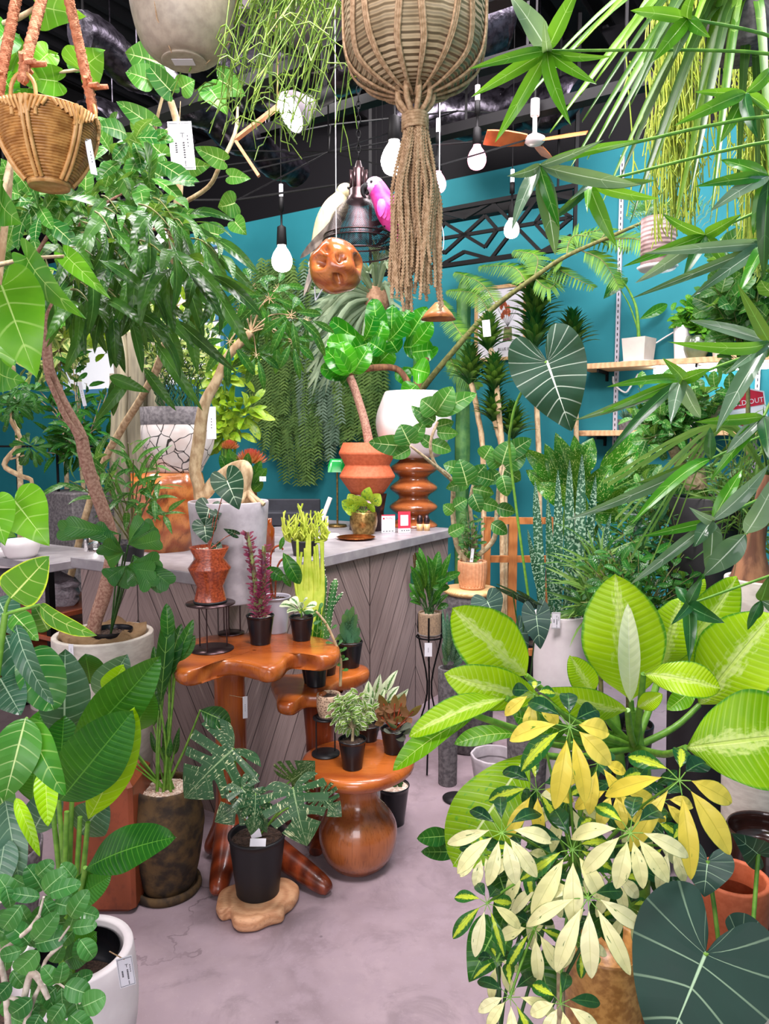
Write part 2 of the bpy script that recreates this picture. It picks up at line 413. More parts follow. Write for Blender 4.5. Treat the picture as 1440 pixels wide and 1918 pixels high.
def wood(name, c1, c2, c3, sc=(3, 3, 14), ring=3.0, rough=.3, coat=.25, vert=False):
    s = N(name); ob = s.obj(sc); d = s.noise(ob, .9, 4, .6, .6)
    w = s.n('TexWave', wave_type='RINGS', rings_direction='SPHERICAL'); s.put(w.inputs['Vector'], ob); w.inputs['Scale'].default_value = ring
    w.inputs['Distortion'].default_value = 9; w.inputs['Detail'].default_value = 3; w.inputs['Detail Scale'].default_value = .6
    g = s.noise(s.obj((sc[0]*22, sc[1]*22, sc[2]*3) if vert else (sc[0]*5, sc[1]*26, sc[2]*8)), 1.6, 4)
    c = s.mix(w.outputs['Fac'], srgb(c1), srgb(c2)); c = s.mix(s.step(d, .55, .74), c, srgb(c3)); c = s.mix(s.M('MULTIPLY', s.step(g, .5, .7), .35), c, srgb(c3))
    kn = s.n('TexVoronoi', feature='DISTANCE_TO_EDGE'); s.put(kn.inputs['Vector'], s.obj((sc[0]*.9, sc[1]*.9, sc[2]*.3))); kn.inputs['Scale'].default_value = 2.2
    c = s.mix(s.M('MULTIPLY', s.step(kn.outputs[0], .008, .002), s.step(d, .58, .68)), c, srgb('2a1108'))
    return s.pbr(c, rough, 0, s.bump(g, .08, .002), coat)
def chevron():
    """grey-brown reclaimed boards laid in chevrons: u metres along the face, v metres up"""
    s = N('chevron_boards'); u, v = s.uv(); W = .94
    uu = s.M('DIVIDE', u, W); col = s.M('FLOOR', uu); fr = s.M('ABSOLUTE', s.M('SUBTRACT', s.M('FRACT', uu), .5))
    q = s.M('DIVIDE', s.M('ADD', v, s.M('MULTIPLY', fr, W*1.75)), .25); pl = s.M('FLOOR', q); pf = s.M('FRACT', q)
    half = s.M('GREATER_THAN', s.M('FRACT', uu), .5)
    wn = s.n('TexWhiteNoise', noise_dimensions='3D'); cm = s.n('CombineXYZ'); s.put(cm.inputs[0], pl); s.put(cm.inputs[1], col); s.put(cm.inputs[2], half); s.put(wn.inputs[0], cm.outputs[0])
    c2 = s.n('CombineXYZ'); s.put(c2.inputs[0], s.M('MULTIPLY', q, 9)); s.put(c2.inputs[1], s.M('SUBTRACT', s.M('MULTIPLY', fr, 2.2), v)); s.put(c2.inputs[2], s.M('MULTIPLY', wn.outputs[0], 40))
    g = s.noise(c2.outputs[0], 2.3, 5, .6, .5); g2 = s.noise(c2.outputs[0], .8, 3)
    c = s.mix(wn.outputs[0], srgb('8a7672'), srgb('a58f8a')); c = s.mix(s.M('MULTIPLY', s.step(g, .46, .66), .65), c, srgb('6d5b58')); c = s.mix(s.step(g2, .6, .8), c, srgb('b8a49b'))
    e = s.M('MINIMUM', pf, s.M('SUBTRACT', 1.0, pf)); line = s.step(e, .028, .01)
    e2 = s.M('MINIMUM', fr, s.M('SUBTRACT', .5, fr)); line = s.M('MAXIMUM', line, s.step(e2, .006, .002))
    c = s.mix(line, c, srgb('3a2b28'))
    return s.pbr(c, .62, 0, s.bump(s.M('SUBTRACT', s.M('MULTIPLY', g, .3), line), .4, .004))
def painted_wall():
    s = N('teal_wall_paint'); ob = s.obj(); se = s.n('SeparateXYZ'); s.put(se.inputs[0], ob); n1 = s.noise(ob, 1.2, 4); n2 = s.noise(ob, 60, 2)
    c = s.mix(s.step(n1, .3, .7), srgb('216e78'), srgb('2b7f89')); c = s.mix(s.step(se.outputs[2], 3.375, 3.38), c, srgb('0b090d'))
    return s.pbr(c, .7, 0, s.bump(n2, .12, .002), spec=.2)
def crackle():
    s = N('crackle_glaze'); ob = s.obj(); v = s.n('TexVoronoi', feature='DISTANCE_TO_EDGE'); dn = s.n('TexNoise'); s.put(dn.inputs[0], ob); dn.inputs['Scale'].default_value = 9
    ad = s.n('VectorMath', operation='ADD'); sc = s.n('VectorMath', operation='SCALE'); s.put(sc.inputs[0], dn.outputs[1]); sc.inputs['Scale'].default_value = .06
    s.put(ad.inputs[0], ob); s.put(ad.inputs[1], sc.outputs[0]); s.put(v.inputs['Vector'], ad.outputs[0]); v.inputs['Scale'].default_value = 15
    c = s.mix(s.step(s.noise(ob, 7, 3), .4, .7), srgb('e6dcd8'), srgb('cdb9b2')); c = s.mix(s.step(v.outputs[0], .035, .018), c, srgb('2c2623'))
    return s.pbr(c, .35, 0, None, .3)
def mesh_metal():
    s = N('perforated_bronze'); u, v = s.uv()
    a = s.M('MULTIPLY', u, 110); b = s.M('MULTIPLY', v, 190)
    g = s.M('MULTIPLY', s.M('SINE', s.M('MULTIPLY', s.M('ADD', a, b), pi)), s.M('SINE', s.M('MULTIPLY', s.M('SUBTRACT', a, b), pi)))
    al = s.M('LESS_THAN', s.M('ABSOLUTE', g), .42)
    return s.pbr(srgb('3b2d30'), .35, .9, alpha=al)
def ribbed(name, c, c2, axis_v=True, n=120, rough=.5, bst=.5):
    s = N(name); u, v = s.uv(); x = s.M('SINE', s.M('MULTIPLY', v if axis_v else u, n*2*pi)); nz = s.noise(s.obj(), 18, 4)
    c_ = s.mix(s.step(nz, .35, .65), srgb(c), srgb(c2)); return s.pbr(c_, rough, 0, s.bump(x, bst, .003))
M = {}
M['floor'] = concrete_floor(); M['wall'] = painted_wall(); M['chev'] = chevron(); M['crackle'] = crackle(); M['mesh'] = mesh_metal()
M['ceil'] = simple('ceiling_black', '0c0a0f', .8, 0, '060508', 3, .2, spec=.2)
M['steel'] = simple('black_steel', '060506', .6, .0, None, 30, .05, spec=.15)
M['foil'] = simple('dark_foil_duct', '3a363e', .28, .85, '1b181e', 25, .8)
M['cassette'] = simple('grey_ceiling_unit', '8d838a', .5, 0, '7b7178', 4, .05)
M['ctop'] = simple('counter_top_grey', 'a09a9d', .4, 0, '8d868b', 12, .08)
M['teak'] = wood('glossy_teak', '96481c', 'b86226', '5e240c', (2.2, 5.5, 4), 1.1, .27, .3)
M['teakleg'] = wood('glossy_teak_leg', '8e4219', 'b05a24', '5e240c', (9, 9, 1.6), 1.1, .3, .25, True)
M['teak2'] = wood('glossy_gourd_wood', '7e4020', 'ac6234', '4c1d0c', (5, 5, 1.4), 1.0, .22, .45, True)
M['teakd'] = wood('dark_stained_root_wood', '5e2412', '8a3b1d', '2c0e08', (6, 6, 1.8), 1.0, .3, .3, True)
M['pale'] = wood('raw_pine', 'c89a6c', 'dcb184', '8a5a35', (3, 14, 14), 1.2, .6, 0)
M['slice'] = wood('raw_wood_slice', 'c98f66', 'dca77e', '8d5534', (6, 6, 12), 2.5, .6, 0)
M['oak'] = wood('light_round_plank', 'c99a64', 'e0b884', '9c6a3c', (3, 16, 3), 2, .45, .1)
M['frame'] = wood('brown_frame_wood', 'a2602f', 'b8743e', '6b3515', (14, 14, 3), 1, .45, .1, True)
M['rack'] = wood('reddish_rack_wood', '7c3a1c', '96482a', '4e1e10', (5, 5, 2), .8, .5, .1)
M['bark'] = simple('speckled_brown_bark', '8a5f50', .8, 0, 'b08a76', 110, .5)
M['barkg'] = simple('grey_brown_bark', '8f7a5c', .8, 0, 'b7a483', 60, .5)
M['barkp'] = simple('pale_beige_bark', 'cdb48e', .75, 0, 'a2835f', 45, .5, stretch=(1,1,.5))
M['barkw'] = simple('whitish_twig', 'cdbfb2', .7, 0, '9f8f80', 60, .3)
M['twig'] = simple('green_brown_twig', '7c7d46', .6, 0, '5c5a30', 60, .2)
M['gstem'] = simple('fresh_green_stem', '7aa83c', .45, 0, '5e8f2e', 40, .1, trans=.1)
M['dstem'] = simple('dark_green_stem', '35602a', .45, 0, '254a20', 40, .1)
M['soil'] = simple('dark_potting_soil', '2a1d18', .95, 0, '4a362b', 160, .8)
M['gravel'] = simple('pinkish_gravel', 'c9a793', .8, 0, 'ecdccd', 70, .6)
M['nurs'] = simple('black_nursery_plastic', '14151b', .28, 0, None, 60, .05)
M['cream'] = simple('cream_stone_planter', 'cfc6bb', .6, 0, 'bfb4aa', 22, .15, stretch=(1,1,3))
M['creamw'] = simple('warm_white_planter', 'd9cfc4', .5, 0, 'cfc3b9', 8, .05)
M['white'] = simple('white_ceramic', 'ebe4e4', .3, 0, None, 10, .0)
M['whitem'] = simple('matte_white_clay', 'dcd3d4', .6, 0, 'cfc4c7', 8, .1)
M['greyw'] = simple('grey_white_concrete', 'b9b0b5', .6, 0, 'a79da3', 20, .2)
M['stone'] = simple('mossy_brown_stone', '5b4426', .85, 0, '2c2118', 22, .9)
M['cconc'] = simple('dark_concrete_cylinder', '6d6769', .85, 0, '4c474a', 60, .6)
M['rust'] = simple('speckled_rust_glaze', 'a84a28', .25, 0, '7c2f18', 130, .25, coat=.3)
M['terra'] = simple('orange_terracotta', 'c2613c', .7, 0, 'b3542f', 60, .15)
M['peach'] = simple('peach_terracotta', 'd99c74', .7, 0, 'cc8c64', 60, .15)
M['jute'] = ribbed('knitted_jute', 'bfa985', 'a38d6a', True, 95, .9, 1.0)
M['rope'] = simple('jute_cord', 'c9a884', .9, 0, 'a58460', 150, .5)
M['coral'] = simple('coral_jute_rope', 'cc8a66', .9, 0, 'b06a48', 150, .5)
M['rattan'] = simple('brown_rattan', 'c08c4c', .38, 0, '96642f', 60, .15)
M['rattanl'] = simple('light_rattan', 'd2a368', .45, 0, 'b98547', 60, .15)
M['burlap'] = ribbed('burlap_cloth', 'a88762', '8f6f4c', True, 60, .95, .6)
M['brass'] = simple('aged_brass', '9a7d4a', .35, .8, '6d552d', 60, .5)
M['copper'] = simple('polished_copper', 'd0713a', .2, .95, None, 30, .05)
M['bronze'] = simple('dark_bronze', '4d3b3d', .3, .85, None, 30, .05)
M['paper'] = simple('white_card', 'e6e2ea', .55, 0, None, 10, .0)
M['ink'] = simple('black_ink', '17151a', .6, 0, None, 10, 0)
M['red'] = simple('signal_red', 'c9213a', .45, 0, None, 10, 0)
M['orange'] = simple('orange_sticker', 'e0521f', .5, 0, None, 10, 0)
M['gplast'] = simple('green_plastic', '0f8a3a', .2, 0, None, 10, 0)
M['gcan'] = simple('green_enamel', '12603f', .3, 0, None, 10, 0, .3)
M['plast'] = simple('pale_grey_plastic', 'b3adb8', .4, 0, None, 10, 0)
M['blk'] = simple('matte_black', '151317', .5, 0, None, 10, .05)
M['purple'] = simple('purple_milk_stem', '5b2540', .5, 0, '7d8a4c', 25, .3)
M['cactus'] = simple('cactus_green', '3f7640', .5, 0, '6c9c54', 12, .2)
M['cactusw'] = simple('weathered_grey_cactus', '6c6656', .8, 0, 'a39a80', 14, .6, stretch=(1,1,.15))
M['spine'] = simple('pale_spines', 'e8e0c8', .5, 0, None, 10, 0)
M['lime'] = simple('lime_pencil_stems', 'b8cc3a', .5, 0, 'd4dc58', 20, .1, trans=.15)
M['parrg'] = simple('pale_olive_feathers', 'b5a87e', .6, 0, 'd8c9a8', 26, .4, stretch=(1,1,.4))
M['parrw'] = simple('grey_wing_feathers', '8c8073', .6, 0, '5a514c', 40, .6, stretch=(1,1,.3))
M['pink'] = simple('hot_pink_feathers', 'e01a86', .5, 0, 'ff5cc0', 22, .4)
M['pinkl'] = simple('light_pink_feathers', 'f0a8e0', .5, 0, 'f7d4f0', 22, .3)
M['tealp'] = simple('blue_grey_window_frame', '5c9cc4', .5, 0, None, 10, 0)
M['glasspot'] = simple('olive_glazed_jar', '5e6c52', .15, 0, '6f7c60', 12, 0, .4)
M['fanw'] = simple('orange_fan_wood', 'b86a34', .45, 0, '9c5426', 12, .1)
M['bubble'] = simple('bubble_wrap', '9f9399', .3, 0, '7f757c', 90, .8)
M['dried'] = simple('dried_brown_leaf', 'a98468', .8, 0, '7d5a41', 30, .3)
M['ponyt'] = simple('fibrous_brown_trunk', '9a6a4a', .85, 0, '5f3b28', 30, .8, stretch=(1,1,.15))
M['amber'] = simple('amber_glass', '8a3d10', .1, 0, None, 10, 0, .5)
M['dkslate'] = simple('dark_slate_fabric', '2a2b34', .7, 0, '22232b', 20, .1)
M['marble'] = simple('veined_white_resin', 'e4d9d8', .35, 0, 'cfc0c0', 3, .0)
def glow(name, c, st):
    s = N(name); return s.pbr(srgb(c), .3, emis=srgb(c), es=st)
M['bulbw'] = glow('lit_bulb_white', 'fff6f0', 14); M['bulbp'] = glow('lit_bulb_pink', 'ff9ab4', 4); M['tubel'] = glow('lit_tube_light', 'e8f4ff', 22)
s_ = N('clear_glass'); b_ = s_.n('BsdfGlass'); b_.inputs['Roughness'].default_value = .02; b_.inputs['IOR'].default_value = 1.2; s_.t.links.new(b_.outputs[0], s_.out.inputs[0]); M['glass'] = s_.m
M['mauve'] = ribbed('mauve_ribbed_clay', 'a88c8a', '8c706c', True, 60, .5, .4)
# leaf materials
leafmat('fig_big', '3f8f2e', '7db83f', 'b9d97a', 7, .14, .04)
leafmat('fig_dark', '1c5226', '3b8032', '8fbf5c', 10, .1, .05, rough=.28)
leafmat('alii', '1f4a24', '4f8438', '6f9c4c', 14, .02, .06, rough=.3)
leafmat('bengh', '2f6f35', '5f9c45', 'c9dc94', 8, .12, .06, rough=.33)
leafmat('benghv', '2f7a2c', '69a63c', 'dbe88c', 6, .1, .06, margin='c9dc3a', mw=.07)
leafmat('strel', '1a5a24', '3f8c2e', '5c9c34', 26, .2, .035, rough=.26)
leafmat('strell', '9ccc1c', 'b4dc30', 'd6ec7a', 14, .1, .035)
leafmat('silver', '31604a', '6f8f7c', 'a9c4a4', 12, .16, .05, rough=.25)
leafmat('roundf', '2f7038', '5e9c54', 'a4cc8c', 6, .06, .05)
leafmat('mons', '2a5238', '44704a', '9cb884', 9, .06, .03, spots=('dfe3b0', 9, .6, (2.4, .8, 1)))
leafmat('diff', '86b820', 'b4d43c', 'c4dc64', 26, .3, .05, margin='3f8a1e', mw=.055, center=('c9dc7c', .16), rough=.4, trans=.3)
leafmat('diffw', 'dfe6b8', 'e9edcf', 'f2f4e2', 16, .12, .05)
leafmat('diffd', '2c7a26', '7fb82a', 'c9e07a', 14, .12, .04)
leafmat('scy', 'e9cf4c', 'f0dc6c', 'd6c24a', 5, .04, .05, margin='3f7a2c', mw=.03, spots=('5c8c2c', 2.4, .69), rough=.33)
leafmat('scc', 'ece6a4', 'f4eec4', 'dfdc9a', 5, .04, .05, margin='2d5c30', mw=.04, spots=('3f6a34', 2.8, .68), rough=.33)
leafmat('scg', '12382c', '2f6440', '5f9050', 6, .05, .06, rough=.22)
leafmat('scgy', '1f5a30', '3a7a3c', 'a8c850', 6, .05, .05, center=('c4d43c', .36), rough=.25)
leafmat('glor', '1c3c34', '2c4c42', 'b9d9b0', 7, .09, .03, rough=.58, trans=.1)
leafmat('anth', '17402a', '24523a', 'd3e6c4', 7, .17, .045, rough=.4, trans=.12)
leafmat('finger', '3f8a2e', '79b83e', 'b4dc7c', 3, .02, .07, rough=.28)
leafmat('fingers', '4c7052', '93ab94', 'cfdcc6', 3, .02, .07, rough=.18)
leafmat('fingerd', '1c4f2a', '2c6a34', '5c9450', 3, .02, .07)
leafmat('strap', '4a7c2c', '8cb44c', 'a9c86c', 2, .01, .04, rough=.33)
leafmat('strapd', '2a4c24', '4c7834', '7ca050', 2, .01, .04, rough=.33)
leafmat('spotd', '1c6022', '3f8c2c', '86b84c', 9, .08, .05, spots=('dce88c', 15, .6, (1.6, 1, 1)), rough=.28)
leafmat('snake', '1e4a34', '3f6f52', None, 3, .1, .02, spots=('93b096', 6, .52, (.3, 7, 1)), rough=.35, trans=.08)
leafmat('drac', '14482a', '2f7030', '4c8c3c', 3, .02, .06, rough=.3)
leafmat('fern', '2f6c2a', '7ca838', None, 2, .02, .1, trans=.12, rough=.5)
leafmat('fiddle', '237a22', '55a832', '9cd060', 7, .12, .05, rough=.2)
leafmat('stagh', '7f9478', 'b4c2a4', None, 3, .02, .05, rough=.6)
leafmat('varieg', 'a8b85a', 'd9dc98', 'e8e8b8', 4, .05, .05, center=('5c8c34', .35))
leafmat('pothosv', '8cb43a', 'bccf5c', None, 5, .05, .05, spots=('3f7a30', 4, .58))
leafmat('licu', '2f6f35', '4f9044', '86b864', 22, .2, .02)
leafmat('aloe', '4f8060', '6f9c74', None, 3, .02, .02, spots=('a9c4a0', 16, .66), rough=.4)
leafmat('kala', '7c5038', '9c7454', None, 3, .02, .05, rough=.7)
leafmat('kalas', '6c7466', '8c948a', None, 3, .02, .05, rough=.8)
leafmat('bens', '6f9c44', 'b4cc78', None, 3, .02, .05, margin='ecf0d4', mw=.22)
leafmat('whitev', 'd4e0b4', 'e9eed4', None, 3, .02, .05, center=('4c7c3c', .25))
leafmat('euph', '7c2a50', 'a23a62', None, 3, .02, .05)
leafmat('lily', '1f5a26', '478a30', '8cbc54', 10, .1, .05, rough=.25)
leafmat('protea', 'b43c3c', 'd97a50', None, 3, .02, .05)
leafmat('grass', '4c7c3c', '8cac5c', None, 3, .02, .05)
leafmat('hang', '3a6430', '9cbc6c', None, 3, .02, .08, rough=.6)
leafmat('hangb', '4c6c58', 'acc4ac', None, 3, .02, .08, rough=.6)
LM = LEAVES
# ================================================================ room
def room():
    fl = MB(); q = 9
    fl.grid([[V((x, y, 0)) for x in (-q, 0, q)] for y in (-2.5, 4, 11)]); struct(fl, 'floor', M['floor'])
    # back wall with the window opening on its left part; s metres from W0 along B
    wb = MB(); z1, z2 = 2.0, 3.28; s1, s2 = 2.02, 4.5
    for a, b, lo, hi in ((-3.4, s1, 0, 4.1), (s2, 6.2, 0, 4.1), (s1, s2, 0, z1), (s1, s2, z2, 4.1)):
        c = W0+B_*((a+b)/2)+A_*.06+V((0,0,(lo+hi)/2)); wb.box(c, b-a, .12, hi-lo, B_, A_)
    struct(wb, 'wall_back', M['wall'])
    for k, (a, b) in enumerate(((s1, 3.2), (3.2, s2))):
        fr = MB(); t = .05
        for u, lo, hi in ((a+t/2, z1, z2), (b-t/2, z1, z2)): fr.box(W0+B_*u+A_*.04+V((0,0,(lo+hi)/2)), t, .07, hi-lo, B_, A_)
        for z in (z1+t/2, z2-t/2, z1+.62): fr.box(W0+B_*((a+b)/2)+A_*.04+V((0,0,z)), b-a-2*t, .07, t, B_, A_)
        w = build(fr, 'window_%d' % (k+1), M['tealp'], None, None, V((0,0,0)), False); tag(w, kind='structure')
        g = MB(); g.box(W0+B_*((a+b)/2)+A_*.05+V((0,0,(z1+z2)/2)), b-a-2*t, .006, z2-z1-2*t, B_, A_); build(g, 'pane', M['glass'], w, sm=False)
    wr = MB(); pr = W0-B_*3.3; wr.box(pr-A_*2.6+V((0,0,2.05))-B_*.06, 5.2, .12, 4.1, A_, B_); struct(wr, 'wall_right', M['wall'])
    wl = MB(); pl = W0+B_*6.2; wl.box(pl-A_*3.5+V((0,0,2.05))+B_*.06, 7.2, .12, 4.1, A_, B_); struct(wl, 'wall_left', M['wall'])
    ce = MB(); n = 60; L = 9.0   # corrugated deck running along the room
    u0 = W0+B_*6.2+A_*.1; rows = []
    for i in range(n*4+1):
        x = -9.6*i/(n*4); z = 4.1+(.0 if (i % 4) in (0, 1) else .05); p = u0+B_*x; rows.append([p+V((0,0,z)), p-A_*L+V((0,0,z))])
    ce.grid(rows); struct(ce, 'ceiling', M['ceil'])
room()
def counter():
    C0 = PZ(428, 1080, .99); C0.z = 0; La = 1.9; Lb = .95
    th = thing('shop_counter', 'shop counter clad in grey-brown chevron boards with a grey slab top', 'counter', C0)
    cx = C0+A_*(La/2)+B_*(Lb/2); mb = MB(); o = .02
    for p0, d, L in ((C0+A_*o+B_*o, A_, La-2*o), (C0+A_*o+B_*o, B_, Lb-2*o), (C0+A_*(La-o)+B_*o, B_, Lb-2*o), (C0+B_*(Lb-o)+A_*o, A_, La-2*o)):
        k = 2; rows = [[p0+d*(L*i/k)+V((0,0,z)) for z in (.0, .94)] for i in range(k+1)]
        mb.grid(rows, [(L*i/k+.88, z) for i in range(k+1) for z in (0, .94)])
    build(mb, 'cladding', M['chev'], th, sm=False)
    t = MB(); t.box(cx+V((0,0,.965)), La+.02, Lb+.02, .05, A_, B_, bev=.004); build(t, 'worktop', M['ctop'], th, sm=False)
    return C0
C0 = counter()
def outline_slab(mb, pts, z, th, c=None, lobes=None):
    """rounded slab from pixel outline of its top face"""
    q = smooth([tuple(PZ(x, y, z)) for x, y in pts]+[tuple(PZ(*pts[0], z))], 5)[:-1]; q = [V(p) for p in q]
    ce = sum(q, V((0,0,0)))/len(q); rows = []
    for s, dz in ((.02, 0), (.5, 0), (.85, 0), (.95, -.003), (.985, -.009), (1, -.02), (1, -.6*th), (.985, -.85*th), (.94, -th), (.6, -th), (.02, -th)):
        rows.append([ce+(p-ce)*s+V((0,0,dz if s > .1 else dz)) for p in q])
    mb.grid(rows, None, 0, .5, True); return ce
def tables():
    z = .78
    pts = [(311,1234),(324,1213),(352,1197),(392,1187),(440,1184),(500,1180),(560,1186),(606,1192),(634,1203),(634,1220),(606,1228),(570,1223),(545,1226),(528,1243),(500,1250),(462,1240),(430,1236),(398,1240),(368,1252),(335,1255)]
    ce = PZ(440, 1210, z); th = thing('root_table', 'tall side table with a lobed free-form glossy teak top and root feet', 'table', V((ce.x, ce.y+.02, 0)))
    mb = MB(); outline_slab(mb, pts, z, .055); build(mb, 'table_top', M['teak'], th)
    c = S(432, 2.58, .4); lg = MB(); pr = [(.075,.728),(.062,.70),(.052,.66),(.052,.5),(.055,.3),(.06,.18),(.075,.1),(.09,.06),(.07,.04)]
    lg.lathe([(r, zz) for r, zz in pr], V((c.x, c.y, 0)), 24, wob=lambda a, z: 1+.09*sin(3*a+z*4)+.05*sin(5*a-z*9)); build(lg, 'leg', M['teakleg'], th)
    for tx, ty in ((410,1662),(598,1656),(500,1612),(398,1590)):
        f = MB(); e = PZ(tx, ty, .03); m = V((c.x, c.y, .12)).lerp(e, .5)+V((0,0,.015))
        q = smooth([tuple(V((c.x, c.y, .16)))+(.055,), tuple(m)+(.046,), tuple(V((e.x, e.y, .036)))+(.033,), tuple(e+(e-m)*.2+V((0,0,-.0)))+(.016,)], 5)
        f.tube([V(x[:3]) for x in q], [x[3] for x in q], 14); build(f, 'root_foot', M['teakd'], th)
    z = .62
    pts = [(506,1272),(520,1262),(560,1260),(600,1246),(640,1240),(680,1242),(692,1252),(672,1264),(640,1272),(620,1285),(604,1300),(570,1302),(545,1316),(520,1312),(517,1295)]
    ce = PZ(590, 1270, z); th = thing('low_root_table', 'lower side table with a lobed reddish wood top, behind the round gourd stool', 'table', V((ce.x, ce.y, 0)))
    mb = MB(); outline_slab(mb, pts, z, .05); build(mb, 'table_top', M['teak'], th)
    c = S(598, ce.y, .3); lg = MB(); lg.lathe([(.09,.575),(.06,.52),(.052,.4),(.052,.2),(.06,.08),(.09,.02),(.08,.0)], V((c.x, c.y, 0)), 22, wob=lambda a, z: 1+.08*sin(3*a+z*5)); build(lg, 'leg', M['teakd'], th)
    for k in range(3):
        f = MB(); a = .5+k*2.1; e = V((c.x+.16*cos(a), c.y+.16*sin(a), .025)); f.tube([V((c.x, c.y, .1)), (V((c.x, c.y, .1))+e)/2, e], (.04, .024), 10); build(f, 'root_foot', M['teakd'], th)
    # gourd stool
    c = PZ(670, 1418, .4); c.z = 0; th = thing('gourd_stool', 'round mushroom-shaped wooden stool with a bulbous gourd base', 'stool', c)
    mb = MB(); r = .197
    wob = lambda a, z: 1+.03*sin(2*a+.6)+.02*sin(3*a)
    mb.lathe([(.001,.4),(r*.9,.398),(r*.97,.392),(r,.378),(r*.98,.36),(r*.85,.345),(.1,.335),(.001,.335)], c, 48, wob=wob); build(mb, 'seat', M['teak'], th)
    b = MB(); b.lathe(smooth([(.085,.345),(.072,.31),(.068,.275),(.078,.24),(.112,.2),(.134,.155),(.137,.11),(.124,.055),(.095,.015),(.07,.002),(.001,.0)], 4), c, 40, wob=lambda a, z: 1+.015*sin(2*a+z*8)); build(b, 'base', M['teak2'], th)
    return c
tables()
def disc_stand(cx, cy, z, h, rt, rb, label, name='metal_plant_stand', mat=None, legs=3):
    c = PZ(cx, cy, z); c.z = z; mat = mat or M['bronze']
    th = thing(name, label, 'plant stand', c); b = MB(); b.lathe([(.001,0),(rb,0),(rb,.004),(.001,.004)], c, 40); build(b, 'base', mat, th)
    t = MB(); t.lathe([(.001,h-.004),(rt,h-.004),(rt,h),(.001,h)], c, 40); build(t, 'top_plate', mat, th)
    for i in range(legs):
        a = .5+i*2*pi/legs; p = c+V((rb*.72*cos(a), rb*.72*sin(a), 0)); l = MB(); l.tube([p+V((0,0,.003)), p+V((0,0,h-.003))], .0028, 6); build(l, 'leg', mat, th)
    return c+V((0,0,h))
